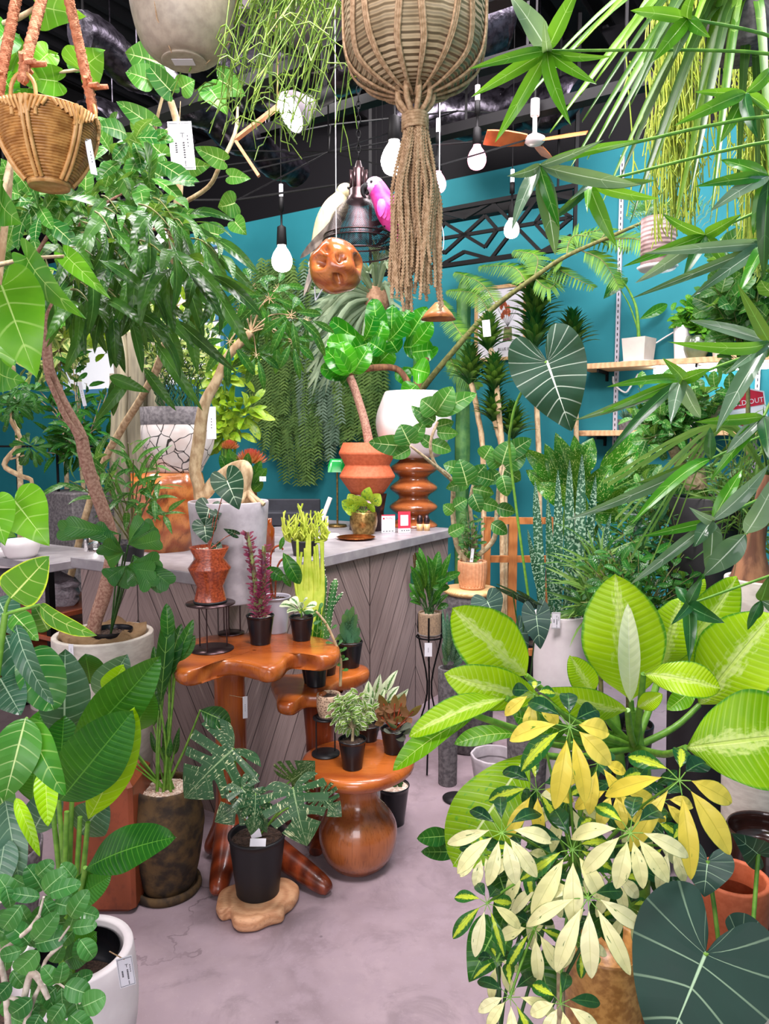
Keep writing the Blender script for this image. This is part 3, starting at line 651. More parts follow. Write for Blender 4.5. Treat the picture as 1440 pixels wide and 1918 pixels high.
# ---- ceiling: beams, truss lattice, ducts, rails, lamps, fan
def bar(mb, a, b, w=.03, h=.03, m=0):
    a = V(a); b = V(b); d = b-a; L = d.length; d.normalize(); s = d.cross(V((0,0,1))); s = s.normalized() if s.length > .01 else V((1,0,0)); mb.box((a+b)/2, L, w, h, d, s, s.cross(d).normalized(), m)
def overhead():
    for i, (z, off) in enumerate(((3.92, -1.3), (3.92, .5), (3.92, 2.2), (3.92, 4.0))):   # beams along A
        mb = MB(); p = W0+B_*off; 
        for dz, w, h in ((0, .14, .012), (.17, .14, .012), (.085, .01, .17)): mb.box(p-A_*3.9+V((0,0,z-.02+dz)), 7.6, w, h, A_, B_)
        solo(mb, 'steel_beam', M['steel'], ['black steel ceiling beam nearest the right wall', 'black steel ceiling beam above the counter and mesh pendant', 'black steel ceiling beam above the wicker hanging basket', 'black steel ceiling beam furthest left by the windows'][i], 'beam', sm=False)
    for i, (px, py, Y, a, b) in enumerate(((600, 110, 3.4, -2.5, 3.2), (480, 250, 4.6, -1.8, 3), (1050, 195, 3.7, -1.2, .9), (860, 405, 4.9, -.75, .35))):
        mb = MB(); c = P(px, py, Y)
        mb.box(c+B_*((a+b)/2), b-a, .07, .05, B_, A_); 
        for t in range(int((b-a)/.8)+1):
            q = c+B_*(a+.8*t+.1); mb.box(V((q.x, q.y, (q.z+4.1)/2)), .012, .012, 4.1-q.z)
        solo(mb, 'lighting_rail', M['steel'], ['black lighting rail across the top behind the jute planter', 'long black lighting rail behind the white spot lamp', 'black lighting rail holding the pink bulbs at right', 'short black rail above the lattice in front of the teal wall'][i], 'rail', sm=False)
    # star lattice made from strips
    mb = MB(); n = 0
    c = P(870, 440, 4.75)
    def L(x, z): return c+B_*(-x)+V((0,0,z))
    H = .17; Wd = .34
    for x0 in (-.34, .34):
        for sx in (-1, 1):
            bar(mb, L(x0, 0), L(x0+sx*Wd, 0), .02, .02)
            for k in (-1, 1):
                bar(mb, L(x0+sx*.12, k*.0), L(x0+sx*.2, k*H*.55), .02, .02); bar(mb, L(x0+sx*.2, k*H*.55), L(x0+sx*Wd, 0), .02, .02)
                bar(mb, L(x0, 0), L(x0+sx*.16, k*H), .02, .02); bar(mb, L(x0+sx*.16, k*H), L(x0+sx*Wd, k*H*.6), .02, .02)
    for z in (-H, H): bar(mb, L(-.7, z), L(.7, z), .03, .025)
    for x in (-.7, .7): bar(mb, L(x, -H), L(x, 4.1-c.z), .02, .02)
    solo(mb, 'lattice_panel', M['steel'], 'black geometric star lattice hanging before the teal wall', 'ceiling lattice', sm=False)
    mb = MB()   # radiating wires
    c = P(615, 285, 4.0)
    for k in range(9):
        a = k*2*pi/9+.2; e = c+V((1.15*cos(a), .6*sin(a), .42*sin(a*1.0+.4))); bar(mb, c, e, .006, .006)
        e2 = c+V((1.15*cos(a+.698), .6*sin(a+.698), .42*sin(a+1.098))); bar(mb, e, e2, .007, .007)
    mb.tube([c, V((c.x, c.y, 4.1))], .004, 6)
    solo(mb, 'wire_spider_frame', M['steel'], 'thin wire frame radiating like a spider web under the ceiling', 'wire frame', sm=False)
    mb = MB(); c = P(440, 262, 3.0); e = P(520, 200, 2.9); f = P(485, 330, 3.0); bar(mb, c, e, .02, .012); bar(mb, c, f, .02, .012); mb.tube([e, V((e.x, e.y, 4.1))], .003, 6)
    solo(mb, 'pink_bracket', M['peach'], 'small pale pink folded bracket left of the white spot lamp', 'bracket', sm=False)
    for i, (a, b, r) in enumerate(((P(150, 60, 3.6), P(560, 330, 5.0), .09), (P(420, 150, 3.8), P(960, 30, 3.9), .16), (P(760, 230, 4.9), P(1080, 190, 4.3), .12), (P(180, 240, 4.2), P(330, 290, 4.6), .14))):
        mb = MB(); n = 70; pts = [a.lerp(b, k/n)+V((0,0,.02*sin(k*.4))) for k in range(n+1)]; mb.tube(pts, [r*(1+.05*(k % 2)) for k in range(n+1)], 16)
        for t in (.2, .8): q = a.lerp(b, t); mb.tube([q+V((0,0,r)), V((q.x, q.y, 4.12))], .004, 6)
        solo(mb, 'flexible_duct', [M['foil'], M['foil'], M['foil'], M['foil']][i], ['dark ribbed duct crossing the ceiling over the wicker basket', 'thick foil duct behind the hanging stone pot and spot lamp', 'foil duct just under the ceiling right of the tassel', 'short crumpled foil duct between the left leaves'][i], 'duct')
    mb = MB(); c = P(610, 28, 3.3)
    mb.box(c, .62, .62, .10, A_, B_, bev=.02)
    for sd in (-1, 1):
        mb.box(c+A_*(.24*sd)+V((0,0,-.052)), .05, .5, .012, A_, B_, m=1); mb.box(c+B_*(.24*sd)+V((0,0,-.052)), .4, .05, .012, A_, B_, m=1)
    mb.box(V((c.x, c.y, (c.z+4.1)/2+.02)), .02, .02, 4.1-c.z-.06)
    solo(mb, 'air_conditioner', [M['cassette'], M['blk']], 'square grey ceiling air conditioner cassette at the top centre', 'air conditioner', sm=False)
    # lamps
    def bulb(px, py, Y, rpx, mat, label, zt=None, aim=None):
        c = P(px, py, Y); r = mp(rpx, Y); th = thing('hanging_bulb' if aim is None else 'spot_lamp', label, 'lamp', c, None)
        if aim is None:
            g = MB(); g.lathe(smooth([(.001,-r),(r*.7,-r*.75),(r,0),(r*.8,r*.75),(r*.42,r*1.35),(r*.4,r*1.6)], 3), c, 20); build(g, 'bulb', mat, th)
            k = MB(); k.lathe([(r*.45,r*1.5),(r*.5,r*1.55),(r*.42,r*3.2),(.006,r*3.4),(.006,r*4.6),(.014,r*4.7),(.014,r*6),(.001,r*6)], c, 16); build(k, 'socket', M['steel'], th)
            k = MB(); k.tube([c+V((0,0,r*6)), c+V((0,0,r*6+.07))], .012, 10); build(k, 'rail_adapter', M['paper'], th)
            k = MB(); k.tube([c+V((0,0,r*6+.05)), V((c.x, c.y, 4.1))], .003, 6); build(k, 'cable', M['steel'], th)
        else:
            d = V(aim).normalized(); u = d.orthogonal().normalized(); w = d.cross(u)
            def ring(mb, prof): mb.grid([[c+d*z+u*(q*cos(2*pi*j/28))+w*(q*sin(2*pi*j/28)) for j in range(28)] for q, z in prof], None, 0, .5, True)
            g = MB(); ring(g, [(.001,.012),(r*.6,.01),(r*.93,.0)]); build(g, 'bulb', mat, th)
            g = MB(); ring(g, [(r*.94,.0),(r,-.004),(r*.9,-r*.5),(r*.42,-r*1.2),(r*.4,-r*1.5)]); build(g, 'reflector', M['cassette'], th)
            g = MB(); ring(g, [(r*.42,-r*1.35),(r*.44,-r*2.5),(.001,-r*2.5)]); build(g, 'socket', M['steel'], th)
            g = MB(); e = c-d*(r*2.3); g.tube([e, e+V((0,0,.09))], .008, 8); g.tube([e+V((0,0,.09)), e+V((0,0,.16))], .018, 12); g.tube([e+V((0,0,.12)), V((e.x, e.y, 4.1))], .003, 6); build(g, 'arm', M['steel'], th)
    bulb(544, 212, 2.9, 36, M['bulbw'], 'bright white reflector spot lamp tilted to the left', aim=V((-.8, -.45, -.6)))
    bulb(738, 303, 3.3, 24, M['bulbw'], 'large white bulb half hidden behind the jute tassel')
    bulb(820, 346, 4.0, 15, M['bulbp'], 'small pink glowing bulb left of the fan, lower of the pink pair')
    bulb(893, 300, 3.7, 17, M['bulbp'], 'pink glowing bulb beside the ceiling fan, upper of the pink pair')
    bulb(528, 490, 4.4, 19, M['bulbw'], 'round white bulb left of the burl wood ball')
    bulb(958, 432, 4.3, 14, M['bulbw'], 'white bulb in front of the teal wall below the fan')
    bulb(305, 462, 4.4, 17, M['bulbw'], 'white bulb glowing through the long drooping leaves')
    # fan
    c = P(1001, 262, 3.7); th = thing('ceiling_fan', 'ceiling fan with orange wood blades and a white hub', 'fan', c)
    h = MB(); h.lathe([(.001,-.022),(.035,-.02),(.048,-.008),(.05,.008),(.03,.02),(.012,.03),(.001,.03)], c, 28); build(h, 'hub', M['white'], th)
    h = MB(); h.tube([c+V((0,0,.02)), c+V((0,0,.12))], .011, 10); h.tube([c+V((0,0,.11)), c+V((0,0,.185))], .021, 16); build(h, 'down_rod', M['white'], th); h = MB(); h.tube([c+V((0,0,.18)), V((c.x, c.y, 4.1))], .006, 8); build(h, 'cable', M['steel'], th)
    for k, a in enumerate((3.3, 5.9, 1.1)):
        b = MB(); d = V((cos(a), sin(a), .0)); n = V((-sin(a), cos(a), .55)).normalized()
        rows = []
        for t in (0, .15, .5, .9, 1):
            w = .03+.014*sin(pi*t*.8); q = c+d*(.045+.2*t); rows.append([q+n*w, q-n*w, q-n*w+V((0,0,-.006)), q+n*w+V((0,0,-.006))])
        b.grid(rows, None, 0, .5, True); b.add(rows[-1], [(0,1,2,3)]); build(b, 'blade', M['fanw'], th, sm=False)
overhead()
# ================================================================ hanging things
def price_tag(c, w, h, label, ax=None, ay=None, txt='T', string=None, plain=False, nm='price_tag'):
    """card with its printed lines; c centre, ax right, ay up"""
    ax = (ax or V((1,0,0))).normalized(); ay = (ay or V((0,0,1))); ay = (ay-ax*ay.dot(ax)).normalized(); az = ax.cross(ay)
    if az.dot(CAM-c) < 0: ax = -ax; az = -az
    th = thing(nm, label, 'price tag', c); b = MB(); b.box(c, w, h, .0012, ax, ay, az); build(b, 'card', M['paper'], th, sm=False)
    k = MB()
    def R_(x, y, ww, hh): k.box(c+ax*(x*w)+ay*(y*h)+az*.0012, ww*w, hh*h, .0005, ax, ay, az)
    if not plain:
        for x, y, ww, hh in ((-.44,0,.012,.92),(.44,0,.012,.92),(0,.46,.9,.008),(0,-.46,.9,.008)): R_(x, y, ww, hh)
        text_mb(k, 'T', c+ax*(.08*w)+ay*(.15*h), ax, ay, w*.34, depth=.001)
        for i in range(7): R_(.1, .06-.05*i, .09, .028)
        R_(.1, -.37, .035, .12)
        for i in range(4): R_(.28, .2-.07*i, .05, .03)
        for i in range(5): R_(-.22, .05-.045*i, .09, .025)
    else:
        for i in range(4): R_(.0, .12-.09*i, .09, .035)
    build(k, 'print', M['ink'], th, sm=False)
    if string: q = MB(); q.tube([c+ay*(h*.44)+az*.001, string], .0012, 4); build(q, 'string', M['rope'], th)
def wicker():
    Y = 1.25; c = P(90, 290, Y); k = Y/FP; top = P(90, 212, Y).z; bot = P(90, 352, Y).z; r = 80*k; H = top-bot; cx = V((c.x, c.y, bot))
    th = thing('rattan_hanging_basket', 'coiled brown rattan basket hanging on coral jute ropes', 'hanging basket', cx)
    mb = MB(); pr = []; n = 27
    for i in range(n+1):
        t = i/n; rr = r*(.43+.6*sin(t*pi*.52)**.85); z = H*(.06+.9*t)
        for q in range(5): a = q/5*2*pi-pi/2; pr.append((rr+.0034*cos(a), z+H/n*.5*sin(a)*.9))
    pr += [(r*.97, H*.97),(r*.9, H*.94),(r*.8, H*.5),(r*.4,H*.1),(.001,H*.08)]
    mb.lathe(pr, cx, 56); build(mb, 'bowl', M['rattan'], th)
    f = MB(); f.lathe([(.001,.004),(r*.38,.004),(r*.44,.0),(r*.46,.008),(r*.42,H*.1),(r*.3,H*.1)], cx, 32); build(f, 'foot_ring', M['rattanl'], th)
    s = MB()
    for j in range(6):   # vertical splints + zigzag lacing under the rim
        a = j*pi/3-pi/2; o = V((cos(a), sin(a), 0)); pts = [cx+o*(r*(.45+.6*sin(t*pi*.52)**.85)+.003)+V((0,0,H*(.06+.9*t))) for t in [i/8 for i in range(9)]]; tt = V((-sin(a), cos(a), 0))
        for d in (-.004, .004): s.tube([p+tt*d for p in pts], .0035, 6)
    for j in range(72):
        a = j*2*pi/72; t0 = .98; ph = abs((j % 12)/6-1); t1 = .70+.2*ph; o = V((cos(a), sin(a), 0)); a2 = a+.1*(1 if (j % 12) < 6 else -1); o2 = V((cos(a2), sin(a2), 0))
        f_ = lambda t, o: cx+o*(r*(.43+.6*sin(t*pi*.52)**.85)+.005)+V((0,0,H*(.06+.9*t)))
        s.tube([f_(t0, o), f_((t0+t1)/2, (o+o2).normalized()), f_(t1, o2)], .0028, 5)
    build(s, 'lacing', M['rattanl'], th)
    tz = cx+V((0,0,H*.97))
    hp = []
    for a in (-1.6, .55, 3.3):
        o = V((cos(a), sin(a), 0))*r; t = V((-sin(a), cos(a), 0))*.018; e = tz+o
        l = MB(); l.tube([V(p) for p in smooth([e-t-V((0,0,.03))+o*.03, e-t+V((0,0,.014)), e+V((0,0,.032)), e+t+V((0,0,.014)), e+t-V((0,0,.03))+o*.03], 4)], .0032, 6); build(l, 'handle_loop', M['rattanl'], th); hp.append(e+V((0,0,.03)))
    tops = [P(88, -40, Y*1.0), P(120, -40, Y), P(38, -40, Y)]
    for i, h in enumerate(hp):
        q = MB(); e = tops[[0, 1, 2][i]]; kn = h.lerp(e, .16 if i else .1); rope(q, [h-V((0,0,.01)), kn, e], .0085, 22, 3, 150)
        for g in range(6): a = g*1.05; q.tube([kn+V((.006*cos(a), .006*sin(a), 0)), kn+V((.02*cos(a)+(.012 if i < 2 else -.014), .02*sin(a), .008*sin(g*2)))], .004, 5)
        build(q, 'hanging_rope', M['coral'], th)
    price_tag(P(170, 293, Y-.01), mp(14, Y), mp(62, Y), 'narrow white tag on the right side of the rattan hanging basket', V((.45, .85, .1)), V((-.12, 0, 1)), plain=True)
wicker()
def stonepot():
    Y = 1.55; b = P(345, 118, Y); r = mp(93, Y); th = thing('hanging_stone_pot', 'beige grey ceramic hanging pot with an orange brush stroke, trailing thin green stems', 'hanging plant', b)
    mb = MB(); H = .26; mb.lathe(smooth([(.001,0),(r*.38,0),(r*.42,.003),(r*.38,.006),(r*.6,.012),(r*.82,.04),(r*.97,.1),(r*1.0,.17),(r*.96,H),(r*.9,H),(r*.88,H-.04),(.001,H-.045)], 4), b, 48)
    mt = N('pot_beige_glaze'); ob = mt.obj(); se = mt.n('SeparateXYZ'); mt.put(se.inputs[0], ob); nz = mt.noise(ob, 6, 3); nz2 = mt.noise(ob, 60, 3)
    f = mt.M('MULTIPLY', mt.step(mt.M('ABSOLUTE', mt.M('SUBTRACT', mt.M('ADD', se.outputs[2], mt.M('MULTIPLY', nz, .03)), .125)), .012, .006), mt.step(mt.M('ADD', mt.M('ABSOLUTE', mt.M('SUBTRACT', se.outputs[0], .005)), mt.M('MULTIPLY', nz, .02)), .08, .06))
    c = mt.mix(mt.step(nz2, .3, .7), srgb('b4a794'), srgb('a09382')); c = mt.mix(f, c, srgb('cf6a48')); M['beige'] = mt.pbr(c, .5, 0, mt.bump(nz2, .1, .002))
    build(mb, 'pot', M['beige'], th)
    k = MB(); k.box(b+V((.0,-.005,-.001)), .042, .024, .001); build(k, 'price_sticker', M['paper'], th, label='small white sticker on the base', sm=False)
    k = MB(); q = MB()
    for a in (-1.9, .1, 2.2): o = V((cos(a)*r*1.01, sin(a)*r*1.01, H)); q.tube([b+V((cos(a)*r*.4, sin(a)*r*.4, 0)), b+V((cos(a)*r*.84, sin(a)*r*.84, .04)), b+V((cos(a)*r*1.02, sin(a)*r*1.02, .13)), b+o, b+V((0,0,.8))], .0012, 5)
    build(q, 'suspension_cord', M['rope'], th)
    for i in range(150):      # rhipsalis-like stems falling to the right
        a = R.uniform(-.9, 1.5); s = b+V((cos(a)*r*.95, sin(a)*r*.7, H)); x, z = R.uniform(.0, .2), -R.uniform(.02, .38); e = s+V((x+R.uniform(-.08, .05), R.uniform(-.14, .1), z-.02)); m = s+V((x*1.15+.03, R.uniform(-.05, .05), .05+z*.3))
        pts = [V(p) for p in smooth([s, m, e], 5)]; k.tube(pts, (.0018, .0011), 4, 0, False)
        for t in range(R.randint(3, 6)):
            p = pts[R.randint(3, 10)]; d = V((R.uniform(-1, 1), R.uniform(-.6, .6), R.uniform(-.7, .6))).normalized(); l = R.uniform(.03, .075); k.tube([p, p+d*l*.5+V((0,0,.003)), p+d*l+V((0,0,-l*.35))], (.0015, .001), 4, 0, False)
    build(k, 'trailing_stems', M['rhs'], th)
M['rhs'] = simple('thin_succulent_stems', '6f9a34', .45, 0, 'a4c44c', 40, 0, trans=.2)
stonepot()
def jute():
    Y = 1.3; b = P(776, 168, Y); k = Y/FP; r = 124*k; th = thing('jute_hanging_planter', 'large jute planter in a macrame sling with a long tassel', 'hanging planter', b)
    mb = MB(); H = .3; mb.lathe(smooth([(.001,.0),(r*.5,.004),(r*.84,.028),(r*.97,.062),(r,.12),(r*1.01,.2),(r,H),(r*.93,H),(r*.9,H-.03),(.001,H-.03)], 4), b, 56, wob=lambda a, z: 1+.01*sin(24*a)); build(mb, 'knitted_cover', M['jute'], th)
    c = MB(); prof = [V(p) for p in smooth([(.012,.0,-.012),(r*.5,0,.0),(r*.86,0,.024),(r*1.0,0,.06),(r*1.025,0,.13),(r*1.03,0,H+.02)], 4)]
    for g in range(16):
        a0 = g*2*pi/16+.1
        for d in (-.03, 0, .03):
            pts = []
            for i, p in enumerate(prof):
                a = a0+(d+ (.13 if g % 2 else -.13)*max(0, (i-9)/10))*min(1, i/6); pts.append(b+V((p.x*cos(a), p.x*sin(a), p.z)))
            c.tube(pts, .0024, 5)
    build(c, 'macrame_cord', M['rope'], th)
    kn = MB(); kc = P(777, 178, Y)
    for g in range(9):
        a = g*2*pi/9; o = V((cos(a), sin(a), 0)); kn.tube([V(p) for p in smooth([kc+o*.012+V((0,0,-.03)), kc+o*.03+V((0,0,-.01)), kc+o*.027+V((0,0,.022)), kc+o*.008+V((0,0,.024))], 4)], .005, 6)
    for g in range(5): z = -.034-.005*g; kn.tube([kc+V((.021*cos(t*.7), .021*sin(t*.7), z+.001*sin(t))) for t in range(10)], .0032, 5)
    build(kn, 'knot', M['rope'], th)
    t = MB()
    for g in range(74):
        a = R.random()*6.28; q = sqrt(R.random()); z1 = P(0, R.uniform(480, 585), Y).z; s = kc+V((cos(a)*.012*q, sin(a)*.012*q, -.03)); dx = V((cos(a)*.026*q+.004, sin(a)*.024*q, 0))
        L = s.z-z1; sh = -.004 if R.random() < .5 else .004
        pts = [s]+[s+dx*min(1, t_*2.2)*(1+.12*sin(t_*7+a))+V((sin(t_*9+g)*.0035+sh*t_*2, cos(t_*8+g)*.003, -L*t_)) for t_ in (.06,.15,.3,.45,.6,.75,.9,1)]
        rope(t, [V(p) for p in smooth(pts, 2)], .0036, 26, 2, 52)
    build(t, 'tassel', M['rope'], th)
jute()
def pendant():
    Y = 2.2; c = P(672, 452, Y); r = mp(64, Y); th = thing('mesh_pendant_lamp', 'dark bronze pendant lamp with a perforated dome shade on a chain', 'lamp', c)
    mb = MB(); H = mp(88, Y)
    mb.lathe([(r, -.004),(r*.99,.01),(r*.93,H*.12),(r*.86,H*.3),(r*.76,H*.5),(r*.6,H*.66),(r*.42,H*.78),(r*.3,H*.82)], c, 56); mb.lathe([(r, -.004),(r*1.02,-.014),(r*.98,-.03),(r*.93,-.036)], c, 56); build(mb, 'mesh_shade', M['mesh'], th)
    k = MB()
    for z, q in ((-.002, 1.02), (.0-.036, .94), (.012, .99)):
        k.tube([c+V((r*q*cos(a*pi/24), r*q*sin(a*pi/24), z)) for a in range(49)], .0022, 6)
    build(k, 'rim_wire', M['bronze'], th)
    k = MB(); k.lathe([(r*.36,H*.78),(r*.34,H*.86),(r*.28,H*.9),(r*.28,H*1.02),(r*.2,H*1.06),(r*.18,H*1.4),(r*.12,H*1.45),(r*.06,H*1.6),(.001,H*1.6)], c, 32)
    for g in range(6): a = g*pi/3; k.box(c+V((r*.22*cos(a), r*.22*sin(a), H*1.22)), .008, .008, H*.4)
    build(k, 'lamp_cap', M['bronze'], th)
    k = MB(); z = c.z+H*1.6; n = 0
    while z < 4.08:
        o = V((1,0,0)) if n % 2 else V((0,1,0)); p = V((c.x, c.y, z+.012)); k.tube([p+o*(.006*cos(a))+V((0,0,.013*sin(a))) for a in [i*pi/4 for i in range(9)]], .0016, 4, 0, False); z += .02; n += 1
    build(k, 'chain', M['steel'], th)
pendant()
def parrot(kind):
    if kind == 'w':
        Y = 2.3; Q = [(575,546,3),(586,500,6),(597,455,12),(612,420,19),(628,392,20),(640,372,14),(647,362,12),(652,358,6)]
        th = thing('parrot_figurine', 'pale olive parrot figurine with a long grey tail left of the mesh pendant', 'bird figurine', P(597, 455, Y)); mats = M['parrg']
    else:
        Y = 2.12; Q = [(757,446,3),(748,430,12),(738,412,20),(727,392,21),(716,372,17),(707,355,15),(701,347,13),(697,342,6)]
        th = thing('parrot_figurine', 'bright pink parrot figurine on the right of the mesh pendant lamp', 'bird figurine', P(738, 412, Y)); mats = M['pink']
    mb = MB(); q = smooth([(*P(x, y, Y), mp(r*1.15, Y)) for x, y, r in Q], 4); mb.tube([V(p[:3]) for p in q], [p[3] for p in q], 18); o = build(mb, 'body', mats, th)
    hp = P(*((647, 362) if kind == 'w' else (702, 350)), Y); sx = 1 if kind == 'w' else -1; hr = mp(17, Y)
    h = MB(); h.ball(hp, hr*1.05, hr, hr*1.02); build(h, 'head', M['parrg'] if kind == 'w' else M['pinkl'], th)
    bk = MB(); p0 = hp+V((sx*hr*.75, -hr*.2, -hr*.1)); bk.tube([V(p) for p in smooth([p0+V((-sx*.003,0,.003)), p0+V((sx*hr*.45,0,-hr*.1)), p0+V((sx*hr*.5,0,-hr*.7)), p0+V((sx*hr*.2,0,-hr*1.1))], 4)], (hr*.5, hr*.08), 10)
    bk.tube([p0+V((-sx*hr*.1,0,-hr*.35)), p0+V((sx*hr*.2,0,-hr*.75))], (hr*.35, hr*.15), 8); build(bk, 'beak', M['blk'] if kind != 'w' else M['parrw'], th)
    e = MB(); e.ball(hp+V((sx*hr*.35, -hr*.88, hr*.25)), hr*.16, n=6, seg=8); build(e, 'eye', M['blk'], th)
    w = MB(); Qs = [(632,400),(622,424),(600,452),(578,490)] if kind == 'w' else [(715,372),(728,395),(740,420),(752,440)]
    for i in range(9):
        a = P(*Qs[0], Y-.035); b = P(*Qs[3], Y-.01); m = P(*Qs[1], Y-.052+.003*i); s0 = a.lerp(m, i/9); t0 = m.lerp(b, .25+.75*i/9)+V((sx*.008*(4-i), 0, 0)); leaf(w, s0, t0, mp(15, Y), 'str', None, 0, .08, .15, 0, 6, 2)
    build(w, 'wing', M['parrw'] if kind == 'w' else M['pink'], th)
    t = MB(); a, b = ((600,470),(572,556)) if kind == 'w' else ((745,425),(765,500))
    for i in range(6): leaf(t, P(a[0]+i*2-5, a[1], Y-.01), P(b[0]+i*2.2-4, b[1]-i*6, Y+.01*(i-3)), mp(9, Y), 'str', None, 0, .02, .1, 0, 5, 1)
    build(t, 'tail', M['parrw'] if kind == 'w' else M['pink'], th)
    f = MB(); pp = P(*((612, 448) if kind == 'w' else (728, 418)), Y); 
    for s in (-.012, .012): f.tube([pp+V((s,0,.02)), pp+V((s,0,-.006)), pp+V((s,-.012,-.012))], .003, 6)
    build(f, 'foot', M['bronze'], th); p = MB(); top = P(*((628, 392) if kind == 'w' else (716, 372)), Y); p.tube([top+V((0,0,mp(14,Y))), V((top.x, top.y, 4.1))], .0008, 4); build(p, 'suspension_wire', M['steel'], th)
parrot('w'); parrot('p')
def burl():
    Y = 2.0; c = P(630, 500, Y); r = mp(49, Y); th = thing('burl_wood_ball', 'polished burl wood ball with holes hanging under the mesh lamp', 'wood ball', c-V((0,0,r)))
    mb = MB(); n, sg = 22, 40; rows = []
    holes = [(-.55, -.75, .0, .2), (.85, -.45, .1, .24), (.1, -.75, -.6, .17), (.2, -.95, .1, .12), (-.35, -.8, .45, .1)]
    vs = []; fs = []
    for i in range(n+1):
        for j in range(sg):
            d = V((sin(pi*i/n)*cos(2*pi*j/sg), sin(pi*i/n)*sin(2*pi*j/sg), cos(pi*i/n))); q = 1
            for hx, hy, hz, hr in holes:
                dd = (d-V((hx, hy, hz)).normalized()).length
                if dd < hr*1.25: q -= .5*min(1, (hr*1.25-dd)/(hr*.4))
            q += .03*sin(5*d.x+3*d.z)+.02*sin(9*d.z+4*d.y); vs.append(c+d*(r*q))
    for i in range(n):
        for j in range(sg): fs.append((i*sg+j, i*sg+(j+1) % sg, (i+1)*sg+(j+1) % sg, (i+1)*sg+j))
    mb.add(vs, fs); build(mb, 'ball', M['burl'], th)
    s = MB()
    for d in (-.012, .012): s.tube([c+V((-.045+d, -.01, -r*.75)), c+V((-.055, -.01, -r*1.25))], .002, 5)
    s.tube([c+V((0,0,r*.9)), V((c.x, c.y, 4.1))], .0012, 5); build(s, 'string', M['paper'], th)
M['burl'] = wood('burl_wood', 'a04f22', 'c87a40', '3e180a', (11, 11, 7), 1.0, .25, .4)
burl()
def cone():
    Y = 3.0; c = P(821, 598, Y); r = mp(32, Y); th = thing('wooden_cone_shade', 'small orange wooden cone shade hanging on a thin cord', 'lamp shade', c)
    mb = MB(); H = mp(30, Y); mb.lathe([(r*.97,0),(r,.0),(r*.75,H*.4),(r*.42,H*.75),(r*.2,H),(.001,H),(.001,H*.96),(r*.38,H*.7),(r*.95,.001)], c, 36, wob=lambda a, z: 1+.06*sin(3*a)); build(mb, 'shade', M['frame'], th)
    k = MB(); k.tube([c+V((0,0,H)), V((c.x, c.y, 4.1))], .002, 5); k.tube([V(p) for p in smooth([c+V((0,0,H+.24)), c+V((.014,0,H+.2)), c+V((.018,0,H+.26)), c+V((.0,0,H+.34))], 5)], .0016, 5); build(k, 'cord', M['paper'], th)
cone()
# ---------------- green hanging cascade on the back wall
def cascade():
    spec = [(490, 520, 800, 40, 'hang', 'dense green hanging foliage bunch on the wall, leftmost of the row'), (520, 500, 860, 42, 'hang', 'hanging foliage bunch left of the middle of the wall row'), (565, 500, 910, 46, 'hang', 'longest hanging foliage bunch reaching lowest on the teal wall'), (610, 510, 880, 40, 'hangb', 'blue-green hanging foliage bunch behind the staghorn fern'), (645, 520, 840, 36, 'hang', 'hanging foliage bunch left of the orange pot trunk'), (694, 560, 830, 30, 'hang', 'hanging foliage bunch just left of the round white pot')]
    for px, y0, y1, w, m, lab in spec:
        mb = MB(); st = MB()
        for i in range(70):
            x = px+R.gauss(0, w*.5); t = PW(x, y0+R.uniform(-20, 60), .05+R.random()*.12); f = R.random()**.6; e = PW(x+R.uniform(-14, 14), y0+(y1-y0)*(.25+.75*f), .05+R.random()*.14)
            L = (t-e).length; path = [t.lerp(e, k/6)+V((sin(k*1.1+i)*.022, 0, 0)) for k in range(7)]
            n = int(L/.026)
            for j in range(n):
                q = (j+.5)/n*6; a = min(5, int(q)); p = path[a].lerp(path[a+1], q-a)
                for g in (-1, 1):
                    d = V((g*1.5*A_.y, -g*.7*A_.x*.6-.5, -1)).normalized(); leaf(mb, p, p+d*R.uniform(.04, .065), .013, 'gra', None, 0, .0, 0, 0, 2, 1, 0, .2+.6*((i*7) % 10)/10)
        o = solo(mb, 'hanging_foliage', LM[m], lab, 'hanging plant', 'green bunches hanging along the back wall')
cascade()
def staghorn():
    c = P(705, 560, 5.1); th = thing('staghorn_fern', 'grey-green staghorn fern with forked fronds hanging behind the fiddle leaf plant', 'fern', c)
    b = MB(); b.ball(c, .1, .09, .11); build(b, 'root_ball', M['dried'], th); mb = MB()
    tips = [(600,700),(575,640),(560,610),(610,560),(640,520),(660,500),(690,485),(715,480),(735,495),(600,590),(620,650),(640,700),(680,640),(745,560),(590,670),(655,540),(700,510),(610,610)]
    for i, (x, y) in enumerate(tips*3):
        e = P(x+R.uniform(-14, 14), y+R.uniform(-14, 14), 4.9+R.uniform(-.1, .25)); d = e-c; m = c+d*.55+V((0,-.05,.1))
        pts = [V(p) for p in smooth([c, m, e], 4)]; rows = []
        for k, p in enumerate(pts):
            tg = (pts[min(k+1, 8)]-pts[max(k-1, 0)]).normalized(); s = tg.cross((CAM-p).normalized()).normalized(); w = .007+.011*(k/8); rows.append([p-s*w, p+V((0,-.006,0)), p+s*w])
        mb.grid(rows, [(u, k/8) for k in range(9) for u in (.2, .5, .8)], 0, R.random())
        for g in (-1, 0, 1):
            dd = (d.normalized()+pts[-1].cross(d).normalized()*0+V((g*.45, 0, -.15*abs(g)))).normalized(); leaf(mb, pts[-2], pts[-1]+dd*R.uniform(.06, .12), .015, 'str', None, 0, .08, .1, 0, 5, 1)
    build(mb, 'frond', LM['stagh'], th, ); k = MB(); k.tube([c+V((0,0,.1)), V((c.x, c.y, 4.1))], .002, 5); build(k, 'wire', M['steel'], th)
staghorn()
